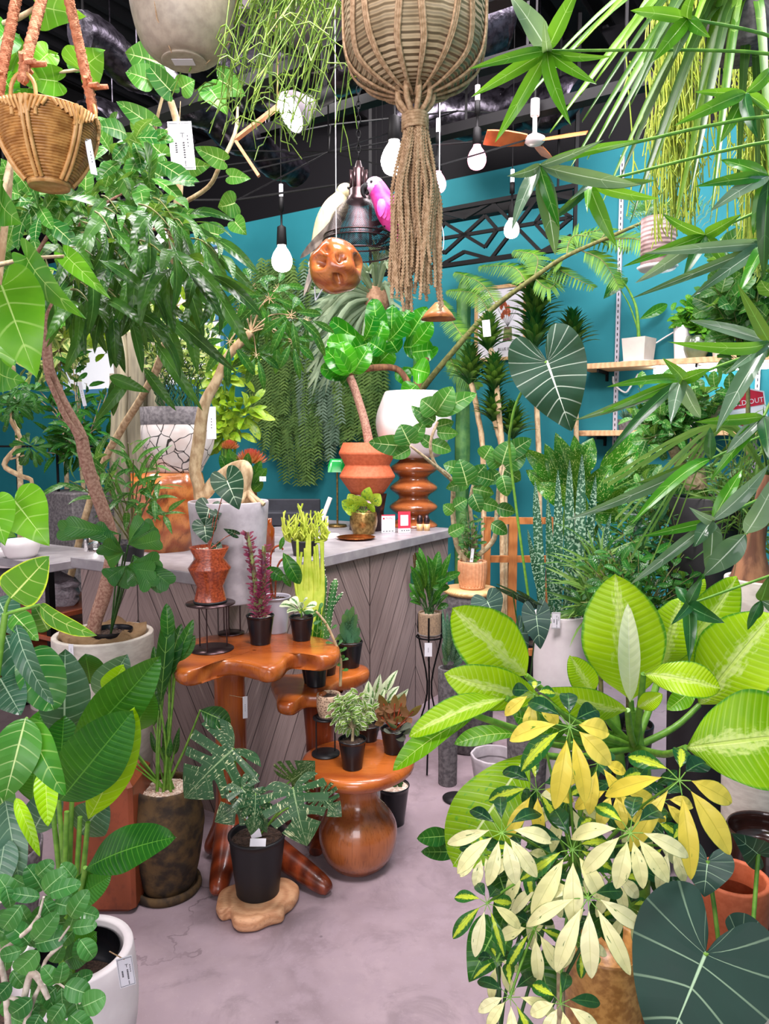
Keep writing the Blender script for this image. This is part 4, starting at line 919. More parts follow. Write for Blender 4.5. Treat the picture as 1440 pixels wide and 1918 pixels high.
# ================================================================ things on tables and counter
def plant(name, label, c, cat='plant', group=None): return thing(name, label, cat, c, group)
def nursery(th, c, rt, h, soil='soil', rb=None):
    return potted(th, c, rt, rb or rt*.72, h, M['nurs'], M[soil], 'nursery_pot', 30, .012, rim=.002, thk=.003)
def small_pots():
    T = .78
    # purple euphorbia
    c = PZ(488, 1205, T); r = mp(26, 2.62); th = plant('potted_euphorbia', 'purple spiny upright succulent in a black nursery pot on the root table', c); nursery(th, c, r, mp(56, 2.62), 'gravel')
    st = MB(); lf = MB()
    for dx, h, x2 in ((-.012, .31, -.03), (.012, .26, .006), (.0, .16, .02)):
        b = c+V((dx, 0, mp(50, 2.62))); p = [b+V((x2*t*t, .004*sin(t*5), h*t)) for t in [i/16 for i in range(17)]]; st.tube(p, (.011, .007), 8)
        for i in range(150):
            t = R.random(); q = b+V((x2*t*t, 0, h*t)); a = R.random()*6.28; d = V((cos(a), sin(a), R.uniform(-.3, .4))).normalized(); l = R.uniform(.014, .032)*(1.1-.3*t)
            leaf(lf, q+d*.007, q+d*(.007+l)+V((0,0,.008)), .007, 'lan', None, 0, .2, .1, 0, 3, 1)
    build(st, 'stem', M['purple'], th); build(lf, 'foliage', LM['euph'], th)
    # small variegated fig
    c = PZ(565, 1198, T); r = mp(23.5, 2.62); th = plant('potted_variegated_fig', 'small pot plant with cream white leaves in a black pot beside the purple succulent', c); nursery(th, c, r, mp(47, 2.62), 'soil'); top = c+V((0,0,mp(44, 2.62)))
    st = MB(); lf = MB(); st.tube([top, top+V((0,0,.03))], .003, 6)
    for tx, ty, w in ((525,1133,22),(545,1120,20),(592,1135,24),(575,1122,18),(553,1145,22),(588,1150,20),(565,1128,16),(570,1150,16),(537,1146,16)):
        b = top+V((0,0,.025)); e = P(tx, ty, c.y+R.uniform(-.05, .03)); st.tube([b, b.lerp(e, .25)], .0015, 5); leaf(lf, b.lerp(e, .2), e, mp(w, 2.6), 'obo', V((0,-.5,1)), 0, .15, .2, .03)
    build(st, 'stem', M['gstem'], th); build(lf, 'foliage', LM['whitev'], th)
    # grey plastic pot with rust-stemmed leafy plant
    c = PZ(515, 1183, T); r = mp(30, 2.75); th = plant('potted_bronze_stem_plant', 'tall dark leaf plant with arched rust stems in a pale grey plastic pot', c); h = mp(70, 2.75); potted(th, c, r, r*.78, h, M['plast'], M['soil'], 'pot', 32, .015, rim=.003, thk=.003)
    st = MB(); lf = MB(); top = c+V((0,0,h-.02))
    for q, tip, w in (([(508,1120),(507,1040),(522,1022),(530,1030)], (560,1095), 26), ([(515,1120),(520,1060),(540,1040)], (520,1100), 30), ([(512,1118),(500,1060)], (495,1100), 20)):
        pts = trunk(st, [(x, y, 2.72, 2.0) for x, y in q], 6); e = pts[-1]; 
    for b, t, w in (((530,1035),(562,1094),30),((540,1040),(556,1090),24),((524,1030),(531,1005),10),((498,1062),(532,1085),24),((512,1090),(520,1062),16),((545,1100),(530,1075),14),((506,1080),(490,1050),14)): lpx(lf, b, t, w, 2.7, shp='ell', arch=.1)
    build(st, 'stem', M['rust'], th); build(lf, 'foliage', LM['lily'], th)
    # lime pencil cactus on the counter
    c = S(570, 3.35, .99); th = plant('potted_lime_pencil_plant', 'bright lime green upright pencil stems standing at the near counter corner', c); potted(th, c, .06, .05, .07, M['blk'], M['soil'])
    st = MB()
    for i in range(60):
        x = c.x+R.uniform(-.10, .10); b = c+V(((x-c.x)*.4, R.uniform(-.03, .03), .06)); hh = R.uniform(.05, .17)-abs(x-c.x)*.3
        p = [V(q) for q in smooth([b, V((x, b.y, c.z+.07)), V((x+R.uniform(-.015, .015), b.y-.02, c.z+hh*.6+.06)), V((x+R.uniform(-.03, .03), b.y, c.z+hh+.06))], 3)]
        st.tube(p, (.0045, .0035), 6)
        for k in range(3): q = p[R.randint(3, 8)]; st.tube([q, q+V((R.uniform(-.02, .02), 0, .03))], (.0035, .003), 5)
    build(st, 'stems', M['lime'], th)
    # lime plant hanging in front: tall one standing on the low table
    c = PZ(585, 1278, .62); th = plant('potted_tall_lime_cactus', 'tall clump of yellow green stems and dark leaves behind the cream leaf plant', c); nursery(th, c, mp(20, 2.9), .07)
    st = MB(); lf = MB()
    for i in range(46):
        x0 = R.uniform(555, 606); y1 = R.uniform(1000, 1085); trunk(st, [(588+R.uniform(-8, 8), 1245, 2.92, 3), (x0*.5+292, 1180, 2.95, 3.4), (x0, 1110, 2.98, 3.4), (x0+R.uniform(-6, 6), y1, 3.0, 2.6)], 6, 3)
    for x, y in ((595,1150),(575,1165),(605,1180),(590,1190),(600,1130)): lpx(lf, (590,1215), (x, y), 16, 2.88, shp='lan')
    build(st, 'stems', M['lime'], th); build(lf, 'foliage', LM['benghv'], th)
    # cacti group
    c = PZ(612, 1262, .62); c.z = .62; th = plant('potted_column_cactus', 'ribbed dark green cactus with white spines behind the aloe', c); nursery(th, c, .045, .09); st = MB(); sp = MB()
    for q, r_ in (([(604,1200),(603,1150),(606,1075)], 8), ([(610,1195),(618,1140),(628,1085)], 7.5), ([(598,1200),(590,1150),(594,1090)], 6), ([(606,1190),(606,1160),(641,1110)], 5), ([(600,1200),(607,1120),(604,1045)], 3.5)):
        k = smooth([(*P(x, y, 3.0), mp(r_, 3)) for x, y in q], 8); n = len(k); rows = []; uvs = []
        pts = [V(a[:3]) for a in k]
        for i, p in enumerate(pts):
            rr = k[i][3]*(1 if i < n-2 else (.75 if i == n-2 else .3)); rows.append([p+V((cos(a), sin(a), 0))*(rr*(1 if j % 2 else .72)) for j in range(14) for a in [j*2*pi/14]])
        st.grid(rows, None, 0, .5, True); st.add(rows[-1], [tuple(range(14))])
        for i in range(1, n, 1):
            for j in range(1, 14, 2): p = rows[i][j]; sp.ball(p, .0022, n=3, seg=4)
    build(st, 'body', M['cactus'], th); build(sp, 'spines', M['spine'], th)
    # aloe
    c = PZ(655, 1248, .62); r = mp(25, 2.85); h = mp(50, 2.85); th = plant('potted_aloe', 'toothed upright aloe rosette in a black pot at the back of the low table', c); nursery(th, c, r, h); top = c+V((0,0,h-.01)); lf = MB()
    for x, y, w in ((650,1140,22),(668,1150,20),(672,1175,18),(640,1165,20),(655,1160,20),(662,1135,16),(632,1190,16),(676,1195,14),(643,1150,18),(660,1185,22),(648,1200,20)):
        e = P(x, y, c.y+R.uniform(-.04, .04)); b = top+V((R.uniform(-.015, .015), R.uniform(-.01, .01), 0)); leaf(lf, b, e, mp(w, 2.85), 'str', None, R.uniform(-.5, .5), -.12, -.35, .0, 8, 2)
        d = e-b; s = d.normalized().cross((CAM-b).normalized())
        for k in range(7):
            for g in (-1, 1): t = .15+.11*k; p = b+d*t+s*g*mp(w*.46*(1-t*.55), 2.85); lf.add([p+V((0,0,.003)), p-V((0,0,.003)), p+s*g*.005+V((0,0,.003))], [(0,1,2)])
    build(lf, 'leaves', LM['aloe'], th)
    c = PZ(592, 1283, .62); th = plant('empty_nursery_pot', 'black pot standing on the low table below the edge of the root table', c, 'pot'); nursery(th, c, mp(24, 2.78), mp(62, 2.78)); 
    # beige patterned pot on black stand upon the stool
    p = disc_stand(610, 1412, .4, .135, .045, .05, 'small black metal stand on the gourd stool under the patterned pot', mat=M['blk'], legs=2); Y = p.y
    c = p+V((0,0,.001)); c.x = S(640, Y, .6).x-.02; c = V((p.x+.012, p.y, p.z)); th = plant('potted_thin_stem_plant', 'leafy thin-stemmed plant in a beige patterned pot on the small black stand', c)
    sa = MB(); sa.lathe([(.001,0),(.04,0),(.045,.008),(.04,.008),(.038,.004),(.001,.004)], c, 28); build(sa, 'saucer', M['blk'], th)
    potted(th, c+V((0,0,.005)), .043, .036, .08, M['patt'], M['soil'], 'pot', 32, .012, bulge=.004); st = MB(); lf = MB()
    pa = trunk(st, [(637,1285,2.6,3), (638,1240,2.6,3), (632,1215,2.6,2.6), (612,1170,2.6,2.4), (592,1145,2.6,2)], 7)
    twig(lf, pa[2:], 26, .035, .014, 'obo', up=.3, droop=.1, t0=.02, rows=5); build(st, 'stem', M['barkp'], th); build(lf, 'foliage', LM['roundf'], th)
    # variegated weeping fig
    c = PZ(660, 1437, .4); h = mp(56, 2.5); r = mp(26, 2.5); th = plant('potted_weeping_fig', 'bushy little fig with white edged leaves in a black pot at the stool front', c); nursery(th, c, r, h)
    st = MB(); lf = MB(); top = c+V((0,0,h-.012)); st.tube([top, top+V((.003,0,.05))], (.006, .004), 8); crown(lf, st, top+V((0,0,.045)), P(660, 1328, 2.5), (.085, .07, .06), 42, 12, .033, .014, 'ell', .0012, droop=.55, up=.6, rows=4)
    for i in range(8): a = i*.8; lf2 = None
    build(st, 'stem', M['barkg'], th); build(lf, 'foliage', LM['bens'], th)
    # brown kalanchoe
    c = PZ(737, 1408, .4); h = mp(48, 2.55); r = mp(25, 2.55); th = plant('potted_copper_kalanchoe', 'copper brown velvety succulent in a black pot at the right of the stool', c); nursery(th, c, r, h); st = MB(); lf = MB(); ls = MB(); top = c+V((0,0,h-.012))
    for x, y in ((705,1335),(722,1325),(758,1298),(790,1320),(772,1345),(735,1330),(710,1300),(748,1340),(760,1320),(716,1315),(740,1300)):
        e = P(x, y, c.y+R.uniform(-.05, .05)); st.tube([top, top.lerp(e, .7)+V((0,0,.005))], .0028, 6); b = top.lerp(e, .55); leaf(lf, b, e, mp(19, 2.5), 'lan', None, R.uniform(-.8, .8), -.1, .35)
        leaf(lf, b, b+(e-b).cross(V((0,1,.3))).normalized()*.045+V((0,0,.012)), mp(16, 2.5), 'lan', None, .3, -.1, .3)
    for x, y in ((722,1372),(748,1375),(770,1360),(732,1355),(782,1372),(756,1388)): e = P(x, y, c.y-.05); leaf(ls, top.lerp(e, .4), e, mp(20, 2.5), 'rou', V((0,-.6,1)), 0, .1, .05)
    build(st, 'stem', M['rust'], th); build(lf, 'foliage', LM['kala'], th); build(ls, 'lower_leaves', LM['kalas'], th, label='round silvery lower leaves')
    # white variegated plant behind
    c = PZ(690, 1385, .4); th = plant('potted_white_arrowhead', 'white streaked narrow leaf plant in a dark pot behind the weeping fig', c); nursery(th, c, mp(22, 2.75), .06); st = MB(); lf = MB(); top = c+V((0,0,.055))
    for x, y in ((745,1255),(732,1268),(712,1262),(720,1290),(700,1285),(748,1285),(690,1275),(683,1290),(708,1310),(738,1305),(695,1305),(765,1290),(722,1330),(680,1310)):
        e = P(x, y, c.y+R.uniform(-.05, .04)); b = top.lerp(e, .62); st.tube([top, b], .0015, 5); leaf(lf, b, e, mp(17, 2.7), 'lan', None, R.uniform(-.5, .5), .1, .3, .04)
    build(st, 'stem', M['gstem'], th); build(lf, 'foliage', LM['whitev'], th)
    # black pot behind the stool on the floor
    c = PZ(735, 1540, .0); th = plant('potted_dark_cane_plant', 'black floor pot with thick dark green canes just behind the gourd stool', c); h = mp(75, 2.9); nursery(th, c, mp(32, 2.85), h, 'gravel'); st = MB(); top = c+V((0,0,h-.015))
    for dx, hh in ((-.03, .14), (-.012, .16), (.008, .15), (.03, .13)): st.tube([top+V((dx, 0, 0)), top+V((dx*1.1, .005, hh))], (.009, .007), 9)
    lf = MB()
    for x, y in ((722,1470),(742,1462),(755,1475)): leaf(lf, top+V((0,0,.06)), P(x, y, 2.85), .03, 'lan')
    build(st, 'canes', M['dstem'], th); build(lf, 'foliage', LM['lily'], th)
s_ = N('beige_patterned_pot'); v_ = s_.n('TexVoronoi'); s_.put(v_.inputs['Vector'], s_.obj((1,1,1.2))); v_.inputs['Scale'].default_value = 120
M['patt'] = s_.pbr(s_.mix(s_.step(v_.outputs[0], .3, .5), srgb('7c6250'), srgb('c4a68c')), .7)
small_pots()
price_tag(P(459, 1325, 2.5), mp(9, 2.5), mp(44, 2.5), 'narrow white tag tied around the leg of the tall root table', V((1,.4,0)), V((.1,0,1)), string=P(430, 1302, 2.52), plain=True)
price_tag(P(585, 1375, 2.82), mp(13, 2.8), mp(34, 2.8), 'narrow white tag tied on the leg of the low root table', V((1,.2,0)), V((-.2,0,1)), string=P(600, 1352, 2.8), plain=True)
price_tag(P(708, 1494, 2.55), mp(9, 2.5), mp(38, 2.5), 'narrow white tag hanging under the seat of the gourd stool', V((1,.3,0)), V((-.15,0,1)), plain=True)
def rust_vase():
    z = .78
    p = disc_stand(396, 1216, z, mp(88, 2.62), mp(45, 2.62), mp(41, 2.62), 'dark metal stand on the root table holding the rust coloured pot')
    c = p; k = 2.62/FP; th = plant('potted_heart_leaf_anthurium', 'dark heart-leaf anthurium with white veins in a glossy rust pinched pot', c)
    sa = MB(); sa.lathe([(.001,0),(.045*1.25,0),(.06,.009),(.055,.01),(.045,.004),(.001,.004)], c, 32); build(sa, 'saucer', M['blk'], th)
    mb = MB(); H = mp(104, 2.62); pr = smooth([(.001,.004),(27*k,.004),(29*k,.012)], 2)+[(24*k,H*.3),(38*k,H*.6),(39*k,H*.63),(26*k,H*.8),(36*k,H*.985),(35*k,H),(33*k,H*.99),(26*k,H*.88),(.001,H*.87)]; mb.lathe(pr, c, 44); build(mb, 'pot', M['rust'], th)
    so = MB(); so.disc(c+V((0,0,H*.93)), 30*k, 24, dome=.004)
    for i in range(80): a = R.random()*6.3; q = sqrt(R.random())*28*k; so.ball(c+V((q*cos(a), q*sin(a), H*.93+.003)), .004, .003, .0025, 3, 5)
    build(so, 'gravel', M['gravel'], th); st = MB(); top = c+V((0,0,H*.93)); lf = []
    for b, t, w, Y in (((383,985),(387,1018),46,2.55), ((392,950),(383,985),52,2.62), ((425,900),(448,955),60,2.5), ((440,1000),(418,990),14,2.6), ((405,1025),(412,1050),22,2.55), ((402,960),(410,975),12,2.55)):
        e = P(b[0], b[1], Y); q = [V(x) for x in smooth([top, top.lerp(e, .6)+V((0,0,.01)), e], 4)]; st.tube(q, .0018, 6); m = MB(); lpx(m, b, t, w, Y, Y-.03, 'glo', arch=.12, fold=.12, rows=22, cols=3); build(m, 'leaf', LM['anth'], th)
    build(st, 'stem', M['rust'], th)
    p = disc_stand(433, 1186, z, .13, .07, .05, 'dark metal stand behind the rust pot carrying the grey-white planter'); return p
p2 = rust_vase()
def twisted_tree():
    c = V((S(433, 2.95, 1.0).x, 2.95, .91)); c = V((p2.x, p2.y, p2.z)); k = c.y/FP
    c = V(p2); h = ZY(938, c.y)-c.z; th = plant('umbrella_tree_twisted_trunk', 'umbrella tree with a pale twisted trunk in a grey-white planter', c, 'potted tree')
    potted(th, c, mp(74, c.y), mp(60, c.y), h, M['greyw'], M['gravel'], 'pot', 40, .02, wob=lambda a, z: 1+.02*sin(2*a))
    st = MB(); Y = c.y
    trunk(st, [(372,935,Y,9),(372,910,Y,11),(365,880,Y,11),(372,830,Y,12),(382,760,Y,10.5),(405,715,Y,9),(425,670,Y,8),(452,640,Y,8),(470,622,Y,7)], 12)
    trunk(st, [(372,925,Y,11),(385,925,Y,11),(400,905,Y,12),(430,880,Y,11),(455,872,Y-.02,11),(462,885,Y-.03,12),(458,915,Y-.02,12),(470,940,Y,14)], 12)
    for x in (448, 480, 495): trunk(st, [(462,922,Y-.03,6),(x,945,Y-.06,4)], 8)
    tp = P(470, 622, Y); lf = MB()
    for px, py, R_ in ((490,600,.12),(520,630,.11),(505,560,.12),(450,585,.13),(480,665,.09),(545,590,.12),(430,640,.11),(520,540,.1),(575,600,.1),(548,640,.09),(470,540,.12)):
        e = P(px, py, Y+R.uniform(-.15, .1)); st.tube([V(q) for q in smooth([tp, tp.lerp(e, .5)+V((0,0,.03)), e], 4)], (.003, .002), 6)
        palmate(lf, e, R_*1.1, 7, .028, droop=.6, shp='poi', mW=st)
    build(st, 'trunk', M['barkp'], th); build(lf, 'foliage', LM['fig_dark'], th)
    price_tag(P(492, 897, Y-.05), mp(12, Y), mp(9, Y), 'tiny white tag on a green leaf right of the twisted trunk', plain=True)
twisted_tree()
def counter_things():
    Z = .99
    # round white pot on the wavy stool
    c = S(774, 4.55, Z); th = thing('wavy_stool', 'turned wavy stack-shaped wooden stool on the far end of the counter', 'stool', c); k = c.y/FP; H = ZY(856, c.y)-Z; mb = MB(); pr = [(.001,0)]
    for i in range(41): t = i/40; pr.append((k*(37+9*cos(t*3.6*2*pi)-2*t), H*t))
    pr.append((.001, H)); mb.lathe(pr, c, 40); build(mb, 'body', M['teak2'], th)
    c2 = c+V((0, 0, H)); th = plant('fiddle_leaf_bonsai_pot', 'big round white pot with a white marbled surface and glossy fiddle leaf plant', c2, 'potted plant'); Y = c2.y; H2 = ZY(735, Y)-c2.z
    mb = MB(); k = Y/FP; mb.lathe(smooth([(.001,0),(44*k,0),(60*k,H2*.18),(70*k,H2*.45),(69*k,H2*.66),(60*k,H2*.88),(54*k,H2),(51*k,H2),(50*k,H2*.92),(.001,H2*.9)], 4), c2, 48); build(mb, 'pot', M['marble'], th)
    st = MB(); lf = MB(); top = c2+V((0,0,H2*.92)); hb = P(775, 700, Y)
    trunk(st, [(770,738,Y,9),(762,715,Y,7),(740,690,Y,6),(690,690,Y-.05,6),(650,702,Y-.1,4)], 8); trunk(st, [(775,735,Y,8),(790,700,Y,6),(800,670,Y,4)], 8)
    for b, t, w in (((700,650),(620,600),26),((690,660),(612,640),32),((715,640),(700,560),34),((735,640),(735,570),30),((700,655),(720,600),30),((760,640),(800,575),34),((745,660),(720,625),34),((770,650),(810,600),26),((725,640),(760,600),32),((755,650),(808,648),36),((770,660),(812,655),38),((780,690),(775,705),40),((770,690),(805,700),40),((740,690),(765,720),28),((705,690),(665,640),30),((660,665),(620,620),30),((655,680),(630,690),28),((700,640),(655,655),30),((790,650),(812,670),30),((745,610),(770,580),26),((680,640),(700,590),26),((710,680),(735,655),34),((640,680),(610,650),24),((780,720),(760,745),34),((720,660),(690,640),30)):
        lpx(lf, b, t, w*1.25, Y+R.uniform(-.2, .1), shp=R.choice(['ovl', 'obo', 'poi']), arch=.12, fold=.15, wave=.05, rows=16, cols=3, roll=R.uniform(-.5, .5))
    build(st, 'trunk', M['ponyt'], th); build(lf, 'foliage', LM['fiddle'], th)
    # orange zigzag pot
    c = S(688, 4.35, Z); Y = c.y; k = Y/FP; z0 = ZY(925, Y); b = MB(); b.lathe([(.001,0),(34*k,0),(30*k,(z0-Z)*.5),(36*k,z0-Z),(.001,z0-Z)], c, 32, wob=lambda a, z: 1+.05*sin(5*a)); solo(b, 'smoked_glass_block', M['bronze'], 'dark brown block under the orange zigzag pot on the counter', 'stand', org=c)
    c = V((c.x, c.y, z0)); H = ZY(829, Y)-z0; th = plant('zigzag_terracotta_pot', 'orange terracotta pot with two sharp ridges holding a tall slanted trunk', c, 'potted tree'); mb = MB()
    mb.lathe([(.001,0),(30*k,0),(52*k,H*.33),(52*k,H*.36),(42*k,H*.55),(42*k,H*.57),(53*k,H*.78),(53*k,H*.81),(45*k,H),(42*k,H),(40*k,H*.93),(.001,H*.92)], c, 56); build(mb, 'pot', M['terra'], th, sm=False)
    st = MB(); trunk(st, [(692,835,Y,9),(683,790,Y,8),(668,740,Y,7.5),(655,705,Y,8)], 10); build(st, 'trunk', M['bark'], th); lf = MB()
    for b, t, w in (((655,700),(610,655),30),((655,700),(640,640),32),((655,700),(600,690),28),((660,700),(690,650),30),((655,700),(618,672),34),((655,705),(640,720),20)): lpx(lf, b, t, w*1.3, Y+R.uniform(-.08, .02), shp='ovl', arch=.1, wave=.03, rows=14)
    build(lf, 'foliage', LM['fiddle'], th)
    # brass pot with variegated pothos
    c = PZ(681, 1000, Z); Y = c.y; k = Y/FP; H = mp(42, Y); th = plant('potted_variegated_pothos', 'yellow and green pothos in a hammered brass pot on the counter', c); potted(th, c, 24*k, 20*k, H, M['brass'], M['soil'], 'pot', 30, .012, bulge=.012)
    st = MB(); lf = MB(); top = c+V((0,0,H-.01))
    for t, w in (((640,938),26),((652,925),24),((668,928),28),((692,912),24),((712,925),28),((660,945),24),((680,935),22),((700,945),24),((645,955),18)): e = P(*t, Y-.03); b = top.lerp(e, .5); st.tube([top, b], .002, 5); leaf(lf, b, e, mp(w, Y), 'ova', None, R.uniform(-.3, .3))
    build(st, 'stem', M['gstem'], th); build(lf, 'foliage', LM['pothosv'], th)
    c = PZ(667, 1010, Z); mb = MB(); r = mp(36, c.y); mb.lathe([(.001,0),(r*.8,0),(r,.012),(r*1.02,.013),(r*.98,.015),(r*.8,.004),(.001,.004)], c, 40); solo(mb, 'copper_tray', M['copper'], 'round shiny copper tray lying on the counter', 'tray', org=c)
    for i, (px, w, h, lab, col) in enumerate(((727, 26, 34, 'white payment sign with a red top edge standing on the counter', 'w'), (757, 24, 40, 'red payment sign right of the white one on the counter', 'r'))):
        c = PZ(px, 998, Z); Y = c.y; th = thing('payment_sign', lab, 'sign', c); W = mp(w, Y); H = mp(h, Y); ax = (A_*.55+V((1,0,0))*.6-B_*.0).normalized(); ax = V((1, .25, 0)).normalized(); ay = V((0, .18, 1)).normalized(); az = ax.cross(ay)
        o = c+ay*(H/2)+V((0,0,.001)); b = MB(); b.box(o, W, H, .004, ax, ay, az); build(b, 'panel', M['paper'] if col == 'w' else M['red'], th, sm=False)
        f = MB(); g = o-az*-.0025 if (CAM-o).dot(az) > 0 else o-az*.0025; sgn = 1 if (CAM-o).dot(az) > 0 else -1; f_ = lambda m, x, y, ww, hh: m.box(o+ax*(x*W)+ay*(y*H)+az*(.0026*sgn), ww*W, hh*H, .001, ax, ay, az)
        if col == 'w':
            f_(f, 0, .47, 1, .06); text_mb(f, 'PayPay', o+ax*(.08*W)+ay*(.25*H)+az*(.003*sgn), ax, ay, W*.2); f_(f, -.34, .29, .13, .1); build(f, 'print', M['red'], th, sm=False)
            f = MB(); [f_(f, x, -.42, .14, .04) for x in (-.34, -.12, .1, .32)]; build(f, 'small_print', M['ink'], th, sm=False)
        else:
            f_(f, 0, .08, .62, .5); f_(f, 0, -.4, 1, .2); build(f, 'white_panel', M['paper'], th, sm=False); f = MB(); [f.box(o+ax*(x*W)+ay*(-.4*H)+az*(.0034*sgn), .1*W, .05*H, .001, ax, ay, az) for x in (-.2, .0, .2, .36)]; build(f, 'print', M['ink'], th, sm=False)
    for px, lab in ((786, 'cork bottomed small glass bottle, left of the pair at the counter edge'), (799, 'cork bottomed small glass bottle, right of the pair at the counter edge')):
        c = PZ(px, 994, Z); k = c.y/FP; th = thing('small_bottle', lab, 'bottle', c, 'pair of small bottles on the counter'); b = MB(); b.lathe([(.001,0),(6*k,0),(6.5*k,13*k),(.001,13*k)], c, 16); build(b, 'cork_base', M['oak'], th); b = MB(); b.lathe([(.001,13*k),(5*k,13*k),(6*k,20*k),(4*k,27*k),(2*k,30*k),(.001,30*k)], c, 16); build(b, 'glass_top', M['bronze'], th)
    # green banker lamp and stand behind
    c = S(632, 4.5, Z); th = thing('green_desk_lamp', 'small desk lamp with a glossy green shade behind the orange pot', 'lamp', c); Y = c.y; mb = MB(); rr = []
    for i in range(9):
        a = pi*i/8; rr.append([P(612, 0, Y)*0+V((S(615+32*j/8, Y, 1.3).x, Y-.05+.1*(i/8), ZY(884, Y)+sin(a)*.08*min(1, 2.2*sin(pi*(.08+.84*j/8))))) for j in range(9)])
    mb.grid(rr); build(mb, 'shade', M['gplast'], th); p = MB(); p.tube([c, c+V((0,0,ZY(884, Y)-Z+.02))], .006, 8); build(p, 'pole', M['brass'], th); p = MB(); p.lathe([(.001,0),(.06,0),(.055,.014),(.001,.016)], c, 24); build(p, 'base', M['brass'], th)
    c = S(612, 3.95, Z); mb = MB(); mb.tube([c+V((-.03,0,.09)), c+V((.02,0,.22))], .012, 10); mb.tube([c+V((0,0,.0)), c+V((0,0,.12))], .009, 10); mb.lathe([(.001,0),(.05,0),(.05,.008),(.001,.01)], c, 24); solo(mb, 'phone_holder', M['white'], 'white tilted arm holder standing on the counter left of the pothos', 'holder', org=c)
    c = S(560, 4.6, Z); mb = MB(); mb.box(c+V((-.05,0,.045)), .42, .2, .09, bev=.01); mb.box(c+V((-.05,.04,.11)), .36, .03, .1, bev=.005); solo(mb, 'cash_register', M['dkslate'], 'dark slate register box on the counter behind the lime stems', 'register', org=c, sm=False)
    c = S(640, 4.15, Z); mb = MB(); mb.lathe([(.001,.0),(.05,.0),(.055,.004),(.05,.012),(.001,.01)], c+V((-.06,-.1,0)), 28); solo(mb, 'white_saucer', M['white'], 'white saucer on the counter in front of the phone holder', 'saucer')
    c = S(506, 3.45, Z); mb = MB(); mb.lathe([(.001,0),(.022,0),(.022,.11),(.01,.13),(.01,.16),(.001,.16)], c, 20); solo(mb, 'dark_red_bottle', M['amber'], 'dark red bottle on the counter right of the grey-white planter', 'bottle', org=c)
    c = S(462, 4.0, Z); th = thing('copper_lantern', 'shiny copper orange lantern behind the twisted trunk', 'lantern', c); mb = MB(); mb.lathe([(.001,0),(.05,0),(.062,.12),(.06,.24),(.03,.30),(.001,.31)], c, 12); build(mb, 'body', M['copper'], th, sm=False)
    c = S(176, 3.5, Z); mb = MB(); mb.lathe([(.001,.004),(.04,.004),(.04,.10),(.042,.10),(.043,.0),(.001,.0)], c, 28); solo(mb, 'drinking_glass', M['glass'], 'clear drinking glass on the left end of the counter', 'glass', org=c)
    # burl wood bowl stump with crackle pot, grey cube, weathered column cactus
    c = S(315, 3.55, Z); Y = c.y; k = Y/FP; Hs = ZY(885, Y)-Z; mb = MB(); mb.lathe([(.001,0),(52*k,0),(60*k,Hs*.3),(66*k,Hs*.8),(62*k,Hs),(.001,Hs)], c, 36, wob=lambda a, z: 1+.06*sin(3*a+z*6)+.04*sin(7*a)); solo(mb, 'burl_stump', M['burl'], 'glossy orange brown burl stump on the counter under the crackled pot', 'stump', org=c)
    c = V((S(335, 3.55, 1.4).x, 3.55, Z+Hs)); H = ZY(764, Y)-c.z; th = plant('potted_zigzag_plant', 'pale variegated zigzag stem plant in a cracked white pot with a grey band', c)
    mb = MB(); mb.lathe(smooth([(.001,0),(38*k,0),(46*k,H*.1),(62*k,H*.35),(67*k,H*.6),(66*k,H*.74)], 3), c, 44); build(mb, 'pot', M['crackle'], th); mb = MB(); mb.lathe([(66.5*k,H*.735),(67*k,H),(63*k,H),(62*k,H*.9),(.001,H*.88)], c, 44); build(mb, 'rim_band', M['cconc'], th, label='dark grey rim band')
    st = MB(); lf = MB(); top = c+V((0,0,H*.9))
    for i in range(46):
        x = R.uniform(-70, 62)*k; e = V((c.x+x*1.15, Y+R.uniform(-.13, .13), ZY(R.uniform(540, 640), Y))); b = top+V((x*.45, R.uniform(-.06, .06), 0)); n = 14; pts = [b.lerp(e, t/n)+V(((.008 if t % 2 else -.008), 0, 0)) for t in range(n+1)]; st.tube(pts, .003, 5, 0, False)
        twig(lf, pts[5:], 11, .042, .022, 'ova', t0=.05, droop=.1, spread=.8, rows=4)
    build(st, 'stems', M['dstem'], th); build(lf, 'foliage', LM['varieg'], th)
    price_tag(P(396, 792, Y-.14), mp(17, 3.4), mp(60, 3.4), 'white card tag at the right side of the crackled pot', plain=True)
    c = S(262, 3.95, Z); Y = c.y; st = MB()
    for x0, yt, w in ((238, 620, 17), (268, 590, 20), (298, 640, 16), (225, 700, 12)):
        b = S(x0, Y, Z); zt = ZY(yt, Y); n = 10; rows = [[V((b.x+.01*sin(i), b.y, Z+(zt-Z)*i/n))+V((cos(a), sin(a), 0))*(mp(w, Y)*(1 if j % 2 else .7)*(1 if i < n else .6)) for j in range(22) for a in [j*2*pi/22]] for i in range(n+1)]; st.grid(rows, None, 0, .5, True); st.add(rows[-1], [tuple(range(22))])
    solo(st, 'weathered_column_cactus', M['cactusw'], 'tall weathered grey column cactus behind the crackled pot', 'cactus', org=c)
    c = S(175, 4.75, 0); mb = MB(); mb.box(c+V((0,0,.6)), .5, .4, 1.2, A_, B_, bev=.01); solo(mb, 'concrete_plinth', M['cconc'], 'dark grey square plinth behind the left end of the counter', 'plinth', sm=False, org=c)
    # protea flowers
    c = S(455, 3.75, Z); th = plant('protea_bouquet', 'pink and orange protea flowers with green leaves behind the twisted trunk', c, 'flowers'); v = MB(); v.lathe([(.001,0),(.04,0),(.05,.1),(.035,.2),(.04,.24),(.001,.22)], c, 24); build(v, 'vase', M['blk'], th)
